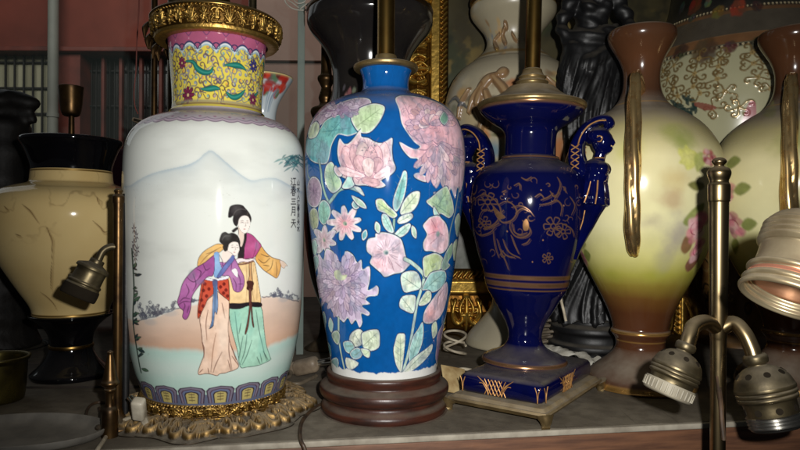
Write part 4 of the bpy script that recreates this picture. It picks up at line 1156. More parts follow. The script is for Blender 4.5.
    A([(409.6, 352), (413, 338), (418, 330), (422.4, 323.6), (422.6, 339), (418.4, 352), (411, 363.4)], (140, 194, 200), MINT); veins((411, 362), (422, 327), 4)
    A([(402.6, 374.4), (410, 362), (418, 355), (425, 350), (431.6, 345), (430.6, 352), (422.6, 362), (411, 371)], CREAM, (206, 222, 206)); veins((404, 373), (430, 347), 4)
    # the print carries on round the back with the same kinds of flower
    W = P.RR*math.pi
    for k in range(40):
        th = rn.choice([-1, 1])*rn.uniform(1.55, 3.1); z = rn.uniform(zy(360), zy(110))
        c = np.array([th*P.RR, z]); r = rn.uniform(0.009, 0.018)
        kind = rn.random()
        if kind < 0.5:
            n = rn.choice([7, 9, 11]); pts = []
            for q in range(n):
                a = 2*math.pi*q/n
                pts += [c+r*np.array([math.cos(a), math.sin(a)]), c+0.6*r*np.array([math.cos(a+math.pi/n), math.sin(a+math.pi/n)])]
            A(np.array(pts), rn.choice([PINK, LAV]), rn.choice([PINK2, LAV2]), smooth=2); P.blob(c, r*0.25, r*0.25, srgb(150, 172, 152), 0.9)
        else:
            a = rn.uniform(0, 6.28); d = np.array([math.cos(a), math.sin(a)]); e = np.array([-d[1], d[0]])
            A(np.array([c-d*r, c-d*r*0.3+e*r*0.4, c+d*r*0.5+e*r*0.3, c+d*r, c+d*r*0.5-e*r*0.3, c-d*r*0.3-e*r*0.4]), rn.choice([MINT, PALE, TEAL, CREAM]))
    # ---- single petals laid over the big blooms, outer rows first
    def petal(base, tip, w, c, line=(112, 96, 130), curl=0.0):
        bx, by = base; tx, ty = tip; dx, dy = tx-bx, ty-by; l = math.hypot(dx, dy)+1e-6; nx, ny = -dy/l, dx/l
        f = lambda u, v: (bx+dx*u+nx*w*v+nx*curl*l*u*u, by+dy*u+ny*w*v+ny*curl*l*u*u)
        q = px([f(0, -.22), f(.35, -.42), f(.72, -.5), f(.92, -.28), f(1, 0), f(.90, .30), f(.70, .5), f(.35, .42), f(0, .22)])
        m = rn.uniform(.88, 1.06)
        P.poly(q, srgb(*[min(255, v*m) for v in c]), nz=.22, nf=360, smooth=3, edge=srgb(*line), ew=.0005)
        P.poly(cen_scale(q, .80), srgb(*[min(255, v*m*1.02) for v in c]), srgb(*[v*m*.86 for v in c]), nz=.25, nf=420, smooth=3, rad=.006, ctr=q[0], alpha=.9)
        L([f(.1, 0), f(.5, .04), f(.85, 0)], .0005, line, .55)
    def cen_scale(q, k):
        c = q.mean(0); return c+(q-c)*k
    def mum(c, rx, ry, cols, rows=((1.0, 17, .30), (.80, 15, .32), (.60, 12, .34), (.42, 9, .36)), a0=0, a1=6.283, jit=.12):
        for r, n, w in rows:
            for k in range(n):
                a = a0+(a1-a0)*(k+rn.uniform(-jit, jit))/n
                rr = r*rn.uniform(.90, 1.05)
                petal((c[0]+rx*(r-.42)*math.cos(a)*.8, c[1]+ry*(r-.42)*math.sin(a)*.8), (c[0]+rx*rr*math.cos(a), c[1]+ry*rr*math.sin(a)), (rx+ry)*.5*w*.55, rn.choice(cols), curl=rn.uniform(-.12, .12))
    mum((342, 285), 25, 34, [(204, 186, 208), (194, 174, 204), (212, 196, 216), (200, 178, 196)])
    P.poly(px([(334, 272), (339, 270), (342, 275), (347, 275), (344, 280), (336, 279)]), srgb(206, 214, 178), nz=0.3)
    mum((437, 141), 27, 48, [(222, 188, 196), (214, 180, 194), (228, 200, 204), (220, 176, 186)], ((1.02, 10, .30), (.80, 9, .32), (.58, 8, .34)), .30, 2.75)
    mum((430, 124), 28, 24, [(222, 190, 198), (212, 178, 194), (230, 204, 206), (226, 180, 186)], ((.92, 11, .46), (.68, 9, .48), (.44, 7, .5)), 2.9, 6.6)
    A([(444, 112), (448, 118), (444.5, 124.5), (440, 118.5)], (116, 158, 138), edge=(214, 220, 210), ew=0.0008)
    mum((338, 110), 25, 9, [(188, 168, 190), (176, 150, 180), (198, 182, 200)], ((.95, 14, .5), (.6, 10, .5)))
    for b, e, w, cu in (((360, 178), (341, 148), 13, .1), ((366, 180), (349, 146), 13, .1), ((378, 180), (389, 143), 13, -.1), ((372, 180), (380, 146), 13, -.06), ((366, 182), (362, 141), 15, 0), ((370, 182), (371, 146), 14, 0), ((364, 176), (337, 171), 9, .1), ((374, 178), (392, 169), 9, -.1),
                        ((364, 172), (355, 156), 12, .1), ((374, 172), (381, 158), 12, -.1), ((369, 176), (368, 157), 13, 0), ((362, 180), (380, 184), 9, 0)):
        petal(b, e, w, rn.choice([(226, 196, 200), (234, 208, 208), (222, 182, 190), (230, 188, 194)]), (140, 104, 128), cu)
    for k in range(14): P.blob(px([(367+rn.gauss(0, 4), 150+rn.gauss(0, 2.2))])[0], 0.0008, 0.0008, srgb(96, 100, 112), 0.8)
    # smaller leaves that fill the margins
    for q in ([(312, 246), (315, 240), (317, 248), (315, 256)], [(313, 260), (317, 256), (318, 266), (315, 272)], [(320, 318), (324, 312), (326, 322), (323, 330)], [(326, 342), (330, 346), (331, 356), (327, 352)], [(331, 364), (336, 358), (338, 366), (334, 371)],
              [(455, 222), (459, 214), (460, 228), (457, 236)], [(453, 246), (457, 240), (457, 254), (454, 260)], [(448, 300), (452, 290), (452, 306), (449, 314)], [(443, 322), (447, 316), (446, 328)], [(352, 204), (358, 198), (361, 204), (356, 209)], [(376, 222), (380, 226), (379, 233), (375, 229)],
              [(412, 226), (416, 230), (416, 238), (412, 234)], [(362, 234), (366, 230), (367, 236), (363, 240)], [(432, 326), (436, 322), (437, 332), (433, 338)], [(352, 196), (362, 201), (366, 208), (358, 205)]):
        A(q, rn.choice([MINT, TEAL, PALE, (140, 176, 176), (176, 200, 178)]), smooth=3)
    # hand-filled enamel: mottling, blue bleeding through, and fine crackle over everything
    lum = P.col.mean(-1)
    pale = sstep(.12, .3, lum)
    thin = sstep(.50, .72, fbm(SX*110, SZ*110, 61, 5))*pale*.45
    P.blend((slice(None), slice(None)), thin, srgb(120, 134, 158))
    P.col *= (1-.22*pale*sstep(.45, .6, fbm(SX*300, SZ*160, 63)))[..., None]
    # unglazed white foot with a ragged edge of blue
    e = 0.0022*(fbm(SX*120, SZ*0+3, 31)-0.5)*2
    a = sstep(0.0005, -0.0005, SZ-zy(360.5)+e)
    tone = np.array(srgb(216, 216, 212))*(1+0.1*(fbm(SX*100, SZ*100, 8)-0.5)[..., None])
    P.col = P.col*(1-a[..., None])+tone*a[..., None]
    P.build('body', M['blue_glaze'], t)
    # collar, pole
    mb = MB()
    mb.lathe(cr([(0.0285, zy(71.5)), (0.0300, zy(70)), (0.0305, zy(68)), (0.0305, zy(68)), (0.0295, zy(66.5)), (0.022, zy(64)), (0.012, zy(62.3)), (0.0105, zy(61)), (0.0105, zy(61)), (0.0100, zy(57)), (0.0098, zy(56))], 4), (X0, Y, 0), n=64)
    mb.build('collar', M['brass_dusty'], t)
    mb = MB(); mb.lathe([(0.0082, zy(58)), (0.0082, zy(-45)), (0.0001, zy(-45.1))], (X0, Y, 0), n=40)
    mb.build('pole', M['brass'], t)
    # turned wooden stand
    K = Y/F
    pts = [(0.001, 407.6), (58, 407.6), (61, 407.2), (62.3, 404.5), (62.3, 401.5), (60.5, 399), (58, 397.2), (56.6, 394.6), (57.5, 392.5), (62, 391), (64, 388), (64.2, 384), (63, 381.2), (59, 379.4), (56, 377.6), (55.6, 375.5), (56.8, 373), (57.2, 369.5), (56.2, 367.6), (53.4, 366.8), (52.8, 368.4), (52, 371.5), (20, 371.8), (0.001, 371.8)]
    mb = MB(); mb.lathe(cr([(max(h*K, 0.0001), max(zy(y), 0.0002)) for h, y in pts], 3), (X0, Y, 0), n=96)
    mb.build('stand', M['rosewood'], t, sharp=60)
    return t

# ================================================================== 3. cobalt urn lamp with winged figures
def remeshed(name, mb, mat, parent, voxel, smooth_it=2, disp=None):
    o = mb.build(name, mat, parent)
    r = o.modifiers.new('Remesh', 'REMESH'); r.mode = 'VOXEL'; r.voxel_size = voxel
    s = o.modifiers.new('Smooth', 'SMOOTH'); s.iterations = smooth_it; s.factor = 0.5
    dg = bpy.context.evaluated_depsgraph_get(); dg.update()
    me = bpy.data.meshes.new_from_object(o.evaluated_get(dg), depsgraph=dg)
    o.modifiers.clear(); old = o.data; o.data = me; bpy.data.meshes.remove(old); me.name = name
    if disp is not None:
        n = len(me.vertices); co = np.empty(n*3, np.float32); me.vertices.foreach_get('co', co); co = co.reshape(-1, 3)
        no = np.empty(n*3, np.float32); me.vertices.foreach_get('normal', no); no = no.reshape(-1, 3)
        co = disp(co.astype(float)+origin_of(parent), no)-origin_of(parent)
        me.vertices.foreach_set('co', np.ascontiguousarray(co, dtype=np.float32).ravel()); me.update()
    me.polygons.foreach_set('use_smooth', [True]*len(me.polygons))
    return o

def urn_lamp():
    Y = 0.63
    X0 = at(525, 225, Y)[0]
    LEAN = math.radians(1.3)
    t = thing('urn_lamp', 'cobalt blue urn lamp with gilt scrolls, winged figure handles and square brass base', 'table lamp', (X0, Y, 0))
    COB = srgb(3, 7, 56)
    prof = prof_px(525, Y, [(106, 51), (109, 51.6), (112, 50.6), (117, 46), (123, 38), (128, 30), (133, 26), (140, 25), (152, 25), (156.5, 25.4), (157.5, 28), (160, 29), (161.5, 31), (165, 39), (170, 47), (176, 52.5),
                            (184, 56), (196, 57.8), (210, 57.6), (230, 55), (250, 50), (264, 45.5), (272, 43), (280, 41.6), (286, 40), (292, 37.5), (300, 32.5), (310, 27), (320, 21), (328, 17.6), (336, 16.4), (342, 17.8), (347, 22), (351, 29),
                            (354, 36.5), (357, 41), (360, 42.2), (362, 41)])
    P = Pot(prof, X0, Y, COB, nrow=520, front=420, back=70)
    P.aa = 0.0003
    SX, SZ = np.meshgrid(P.S, P.Z)
    zy = lambda y: at(525, y, Y)[2]
    px = P.px
    G = srgb(160, 118, 78)
    P.col *= (1+0.15*(fbm(SX*60, SZ*60, 5)-0.5))[..., None]
    def g(pts, wd=0.0012, a=0.85, taper=0.5):
        P.line(px(pts), wd, G, a*(0.75+0.25*rn.random()), taper=taper, gold=0.9, emb=0.0)
    rn = random.Random(4)
    def ring(y, w, a=0.95, c=G):
        k = np.exp(-((SZ-zy(y))/w)**4)*a*(0.7+0.3*fbm(SX*80, SZ*200, 7))
        P.blend((slice(None), slice(None)), k, c, 0.9)
    for y, w in ((108.6, 0.0030), (159, 0.0007), (275, 0.0019), (281.8, 0.0022), (287, 0.0006), (358.6, 0.0017)): ring(y, w)
    # gilt scrollwork on the body, as worn lines
    S = [
        [(468, 205), (478, 196), (490, 200), (497, 212), (492, 224), (482, 228), (476, 220), (480, 211), (488, 212)],
        [(494, 206), (502, 202), (509, 205), (513, 213), (508, 221), (499, 223), (495, 217), (500, 211)],
        [(508, 208), (517, 206), (525, 210), (530, 216)], [(512, 214), (518, 209), (526, 212)],
        [(507, 222), (507, 230), (513, 237), (522, 237), (527, 232), (524, 225), (519, 221)], [(509, 224), (511, 232), (517, 235), (524, 233)],
        [(519, 245), (524, 243), (527, 239)], [(480, 230), (488, 228), (496, 224)], [(536, 205), (545, 203), (553, 200), (558, 206), (557, 215)],
        [(537, 200), (544, 197), (549, 193)], [(531, 197), (536, 194), (540, 198)], [(553, 177), (556, 184), (554, 192), (550, 200)], [(546, 191), (550, 196), (555, 192)], [(559, 186), (562, 192)],
        [(517, 178), (522, 180), (527, 177)], [(510, 186), (515, 184), (516, 190)], [(498, 193), (502, 191)],
        [(494, 240), (498, 252), (503, 262), (506, 270)], [(498, 250), (504, 256), (512, 258)], [(500, 240), (503, 248), (508, 254), (517, 258)], [(490, 232), (492, 246), (496, 258)],
        [(508, 236), (512, 246), (516, 254)], [(470, 228), (476, 236), (486, 234), (492, 228)], [(566, 196), (571, 205), (568, 214)], [(561, 224), (568, 228), (571, 236)],
    ]
    for s in S:
        g(s, 0.0010, .75); g([(a+1.4, b+1.1) for a, b in s], 0.0005, 0.5)
    def rose(x, y, r, n=6):
        for k in range(n):
            a = 2*math.pi*k/n
            g([(x+r*0.35*math.cos(a-0.5), y+r*0.35*math.sin(a-0.5)), (x+r*math.cos(a-0.35), y+r*math.sin(a-0.35)), (x+r*1.05*math.cos(a+0.2), y+r*1.05*math.sin(a+0.2)), (x+r*0.4*math.cos(a+0.5), y+r*0.4*math.sin(a+0.5))], 0.0009, 0.75)
        g([(x+r*0.3*math.cos(v), y+r*0.3*math.sin(v)) for v in np.linspace(0, 6.3, 8)], 0.0009, 0.8, 0)
    rose(550, 226, 9, 6); rose(560, 231, 7, 5); rose(484, 203, 9, 6); rose(545, 258, 5, 5); rose(481, 224, 6, 5)
    for k in range(46):
        x = rn.uniform(472, 580); y = rn.uniform(180, 266); r = rn.uniform(2, 5); tn = rn.choice([-1, 1]); d0 = rn.uniform(0, 6.28)
        if (505 < x < 548 and y > 238): continue
        g([(x+r*(1-.7*u)*math.cos(d0+tn*4.5*u), y+r*(1-.7*u)*math.sin(d0+tn*4.5*u)) for u in np.linspace(0, 1, 7)], rn.uniform(.0006, .0010), rn.uniform(.25, .7))
    P.poly(px([(520, 222), (523, 219), (525.5, 224), (525, 230), (521, 231), (519.5, 227)]), G, gold=0.9, nz=0.3)
    P.poly(px([(489, 207), (496, 213), (502, 218), (494, 219)]), srgb(150, 110, 80), gold=0.7, nz=0.4)
    for x, y in ((500, 195), (537, 190), (560, 205), (504, 232), (540, 240), (530, 262)): P.blob(px([(x, y)])[0], 0.001, 0.001, G, 0.8)
    # back carries the same kind of scroll
    for k in range(26):
        th = rn.choice([-1, 1])*rn.uniform(1.3, 3.05); z = rn.uniform(zy(262), zy(180)); r = rn.uniform(0.006, 0.013); tn = rn.choice([-1, 1])
        q = [(th*P.RR+r*(1-.7*u)*math.cos(tn*5*u+k), z+r*(1-.7*u)*math.sin(tn*5*u+k)) for u in np.linspace(0, 1, 10)]
        P.line(q, 0.0013, G, 0.8, taper=0.5, gold=0.9, smooth=2)
    body = P.build('body', M['cobalt_glaze'], t)
    # cap and pole
    mb = MB()
    mb.lathe(cr([(0.0532, zy(109.3)), (0.0543, zy(107.6)), (0.0543, zy(105.6)), (0.0530, zy(104)), (0.047, zy(102)), (0.037, zy(98)), (0.0295, zy(93.5)), (0.0245, zy(89)), (0.0235, zy(88)), (0.0235, zy(88)), (0.0165, zy(87)), (0.0152, zy(84)), (0.0165, zy(82.5)),
                 (0.0140, zy(81)), (0.0130, zy(78.5)), (0.0142, zy(77.4)), (0.0118, zy(75.5)), (0.0100, zy(72)), (0.0095, zy(70)), (0.0082, zy(69))], 4), (X0, Y, 0), n=72)
    cap = mb.build('cap', M['brass_dusty'], t)
    mb = MB(); mb.lathe([(0.0077, zy(72)), (0.0077, zy(-50)), (0.0001, zy(-50.1))], (X0, Y, 0), n=40)
    pole = mb.build('pole', M['brass'], t)
    # ---- winged figure handles: outward o and height y given in photo pixels
    K = Y/F
    def figure(sg, phi):
        d = np.array([math.cos(phi)*sg, math.sin(phi)*sg, 0]); n = np.array([-d[1], d[0], 0])
        def p(o, y, w=0.0): return np.array([X0, Y, 0])+d*((40+(o-40)*0.92)*K)+n*(w*K)+np.array([0, 0, zy(y)])
        mb = MB()
        KR = K*1.22
        # tapering terminal, drapery, waist
        mb.tube(cr([p(45, 256), p(48, 246), p(53, 234), p(58, 222), p(62, 211), p(64.5, 203), p(66, 196)], 5), [v*KR for v in (4.6, 5.2, 6.2, 7.6, 9, 11, 12)], 16)
        mb.tube(cr([p(65.5, 204), p(66, 194), p(66.5, 184), p(67.5, 176), p(69, 168)], 5), [v*KR for v in (12.2, 11.2, 9.6, 10.2, 7.5)], 16)
        mb.tube(cr([p(44, 252), p(40, 256), p(36, 260)], 4), [4.6*KR, 5*KR, 5*KR], 12)
        for w in (-4.2, 4.2): mb.ball(p(74, 171, w), 6.0*KR, 14)
        mb.ball(p(67, 170, 0), (9.5*KR, 9.5*KR, 8*KR), 14)
        mb.tube(cr([p(69, 168), p(71, 160), p(73, 153)], 4), [5.4*KR, 4.4*KR, 4.6*KR], 12)          # neck
        # head with face, chin, nose, brow, hair
        mb.ball(p(73.5, 145.5), (8.2*KR, 8.2*KR, 9.6*KR), 18); mb.ball(p(78, 151.5), 4.2*KR, 12)
        mb.tube(cr([p(80.5, 140.5), p(83.8, 146.8), p(80.5, 148.2)], 4), [1.5*KR, 2.0*KR, 1.2*KR], 10)
        mb.tube(cr([p(80, 151), p(82.6, 152), p(79.5, 153.5)], 3), [1.3*KR, 1.5*KR, 1.0*KR], 8)
        for w in (-4, 4):
            mb.ball(p(80, 144, w), 1.6*KR, 8); mb.tube([p(78, 141.6, w*1.2), p(81.6, 141.4, w*0.5)], 1.2*KR, 8)
            mb.tube(cr([p(72, 143, w*1.9), p(70.6, 147, w*2.1), p(72, 150.5, w*1.9)], 3), 1.6*KR, 8)
        mb.ball(p(69, 139.5), (9.4*KR, 9.4*KR, 7*KR), 16); mb.ball(p(62.5, 141), 5.2*KR, 12)
        # wing: a crest that rises over the head and sweeps back and down to the shoulder
        for w in (-3.2, 0, 3.2):
            mb.tube(cr([p(81, 129, w*0.5), p(78, 124.6, w*0.6), p(70, 124.5, w), p(60, 129, w), p(52, 138, w), p(48, 150, w*1.2), p(48.5, 162, w*1.2), p(54, 172, w), p(61, 176, w)], 5), [v*KR for v in (3.4, 3.4, 3.6, 3.8, 4.2, 5.4, 6.6, 6.2, 5)], 12)
        mb.ball(p(79.5, 128.6), (4.4*KR, 4.4*KR, 4.2*KR), 12)
        mb.tube(cr([p(50, 166), p(45, 178), p(38, 188)], 4), [5.5*KR, 5*KR, 6*KR], 12)                   # strut to the urn's shoulder
        def folds(co, no):
            rel = co-np.array([X0, Y, 0]); o = 40+(rel@d/K-40)/0.92; w = rel@n/K; z = rel[:, 2]
            m = sstep(zy(208), zy(203), z)*sstep(zy(181), zy(187), z)*(o > 48)
            ang = np.arctan2(w, o-60+0.0*z)
            return co+no*(m*0.00075*np.sin(ang*11))[:, None]
        h = remeshed('handle', mb, M['cobalt_plain'], t, 0.00075, 3, folds)
        def pg(o, y, w=0.0): return p(o, y, w*1.25)
        gm = MB()
        for w in (-10.4, -7.4, 7.4, 10.4):
            gm.tube(cr([pg(66-0.2*abs(w)+2, 183, w*0.85), pg(65-0.3*abs(w)+2, 193, w*0.98), pg(63-0.3*abs(w)+1, 203, w*1.12)], 4), 0.00075, 6)
        for a in (-1.0, -0.5, 0, 0.5, 1.0):
            gm.tube(cr([pg(67.5+9.8*math.cos(a), 182, 10.2*math.sin(a)), pg(66.4+11.8*math.cos(a), 193, 11.6*math.sin(a)), pg(65+12.2*math.cos(a), 204, 12.6*math.sin(a))], 4), 0.00075, 6)
        for side in (-1, 1):
            w = side*6.6
            gm.tube(cr([pg(78, 126, side*4.6), pg(70, 126.6, w), pg(61, 131, w*1.06), pg(54, 139.5, w*1.06), pg(51, 150, w*1.2)], 5), 0.0007, 6)
            for k in range(4):
                gm.tube([pg(45, 148+k*6, side*8.6), pg(53.6, 153+k*6, side*9.6)], 0.0006, 6)
                gm.tube([pg(53.6, 148+k*6, side*9.4), pg(45, 153+k*6, side*8.8)], 0.0006, 6)
            gm.tube(cr([pg(70, 142.2, side*7.8), pg(73, 141, side*8.9), pg(76, 142.4, side*8.6), pg(74.6, 146, side*8.8), pg(71.4, 146, side*8.4)], 3), 0.0006, 6)
            gm.tube(cr([pg(49, 246, side*5.5), pg(53, 234, side*6.4), pg(58, 222, side*7.8), pg(61, 210, side*9.4)], 4), 0.0006, 6)
        gm.tube(cr([pg(71+5*math.cos(a), 160.5, 5*math.sin(a)) for a in np.linspace(0, 6.28, 12)], 2), 0.0006, 6)
        gm.build('gilding', M['gilt_line'], h)
        return h
    hs = [figure(1, math.radians(-32)), figure(-1, math.radians(-32))]
    # lean everything that stands above the base a little, as in the photograph
    for o in [body, cap, pole]+hs:
        me = o.data; n = len(me.vertices); co = np.empty(n*3, np.float32); me.vertices.foreach_get('co', co); co = co.reshape(-1, 3)
        z0 = zy(360)
        x, z = co[:, 0].copy(), co[:, 2]-z0
        co[:, 0] = x*math.cos(LEAN)+z*math.sin(LEAN); co[:, 2] = z0-x*math.sin(LEAN)+z*math.cos(LEAN)
        me.vertices.foreach_set('co', co.ravel()); me.update()
        for ch in o.children:
            mc = ch.data
            for v in mc.vertices:
                x, z = v.co.x, v.co.z-z0
                v.co.x = x*math.cos(LEAN)+z*math.sin(LEAN); v.co.z = z0-x*math.sin(LEAN)+z*math.cos(LEAN)
    # ---- square plinth and brass base on little feet
    Fp = on_shelf(547, 413, 0.0143); Lp = on_shelf(445.5, 394, 0.0143); Rp = on_shelf(590, 374, 0.0143)
    e1 = (Lp-Fp); e2 = (Rp-Fp)
    L1 = np.linalg.norm(e1); e1 /= L1
    e2 -= e1*np.dot(e1, e2); L2 = min(np.linalg.norm(e2), 0.155); e2 /= np.linalg.norm(e2)
    cen = Fp+e1*L1/2+e2*L2/2
    ang = math.atan2(-e1[1], -e1[0])
    def ringbox(mb, z0, z1, g0, g1, bev=0.002):
        """square slab whose sides slope from growth g0 (bottom) to g1 (top)"""
        def cs(gr, z):
            a, b = L1/2+gr, L2/2+gr
            out = []
            for sx, sy in ((-1, -1), (1, -1), (1, 1), (-1, 1)):
                for k in (-1, 0, 1):
                    q = 0.003
                    ca, cb = a-q, b-q
                    phi = math.atan2(sy, sx)+k*math.pi/4
                    out.append(cen*np.array([1, 1, 0])+e1*sx*0+(-e1)*(sx*ca+q*math.cos(phi))+e2*(sy*cb+q*math.sin(phi))+np.array([0, 0, z]))
            return out
        v = cs(g0, z0)+cs(g1, z1); n = 12
        f = [(k, (k+1) % n, n+(k+1) % n, n+k) for k in range(n)]+[tuple(range(n-1, -1, -1)), tuple(range(n, 2*n))]
        mb.add(v, f)
    mb = MB()
    ringbox(mb, 0.0068, 0.0105, -0.003, 0.0); ringbox(mb, 0.0105, 0.0125, 0.0, -0.001); ringbox(mb, 0.0125, 0.0150, -0.003, -0.0055)
    mb.build('base_plate', M['brass_dusty'], t, sharp=30)
    for sx in (-1, 1):
        for sy in (-1, 1):
            c = cen*np.array([1, 1, 0])+(-e1)*(sx*(L1/2-0.006))+e2*(sy*(L2/2-0.006))
            o = (-e1)*sx+e2*sy
            mb = MB()
            mb.tube(cr([c+np.array([0, 0, 0.0105])+o*0.003, c+np.array([0, 0, 0.006])+o*0.0042, c+np.array([0, 0, 0.0022])+o*0.0034, c+np.array([0, 0, 0.0003])+o*0.0046], 4), [0.0075, 0.0052, 0.0034, 0.0040], 12)
            mb.build('foot', M['brass_dusty'], t)
    # plinth: rounded block, gilt crest on each face
    ph = zy(361)-0.0150
    a_, b_ = L1-0.016, L2-0.022
    pm = MB()
    c3 = cen*np.array([1, 1, 0])+np.array([0, 0, 0.0150+ph/2+0.0002])
    pm.box(c3, (a_, b_, ph), 0.007, ang)
    pl = pm.build('plinth', M['cobalt_plain'], t)
    def face_pt(face, u, v):
        """u along the face, v height 0..1, on the face's outside"""
        if face == 0: q = c3+(-e1)*u*a_/2-e2*(b_/2+0.0001)
        else: q = c3+(-e1)*(a_/2+0.0001)+e2*u*b_/2
        return q+np.array([0, 0, (v-0.5)*ph])
    T = 0.00042
    for face, off, sc in ((0, -0.10, 0.36), (1, -0.10, 0.26)):
        gm = MB()
        for k in range(-2, 3):
            for sg in (-1, 1):
                gm.tube([face_pt(face, off+sc*(k*0.24-sg*.22), 0.12), face_pt(face, off+sc*(k*0.24+sg*.22), 0.84)], T, 6)
        for sg in (-1, 1):
            gm.tube(cr([face_pt(face, off+sg*sc*0.45, 0.10), face_pt(face, off+sg*sc*0.62, 0.55), face_pt(face, off+sg*sc*1.2, 0.92)], 4), [T, T*2, T*.6], 6)
            gm.tube(cr([face_pt(face, off+sg*sc*0.5, 0.26), face_pt(face, off+sg*sc*0.80, 0.60), face_pt(face, off+sg*sc*1.05, 0.62)], 4), T, 6)
        for u0 in ((0.88, -0.9) if face == 0 else (-0.9,)):
            g2 = MB()
            for sg in (-1, 1):
                g2.tube(cr([face_pt(face, u0, 0.10), face_pt(face, u0+sg*0.015, 0.5), face_pt(face, u0+sg*0.06, 0.80)], 4), T, 6)
            g2.build('gilding', M['gilt_line'], pl)
        gm.build('gilding', M['gilt_line'], pl)
    return t
M['cobalt_plain'] = m_plain('cobalt_plain', srgb(4, 8, 60), 0.08, 0, srgb(3, 6, 44), 40, dust=0.40, start=0.5)
M['gilt_line'] = m_plain('gilt_line', srgb(204, 152, 88), 0.5, 0.45, srgb(150, 104, 60), 200)
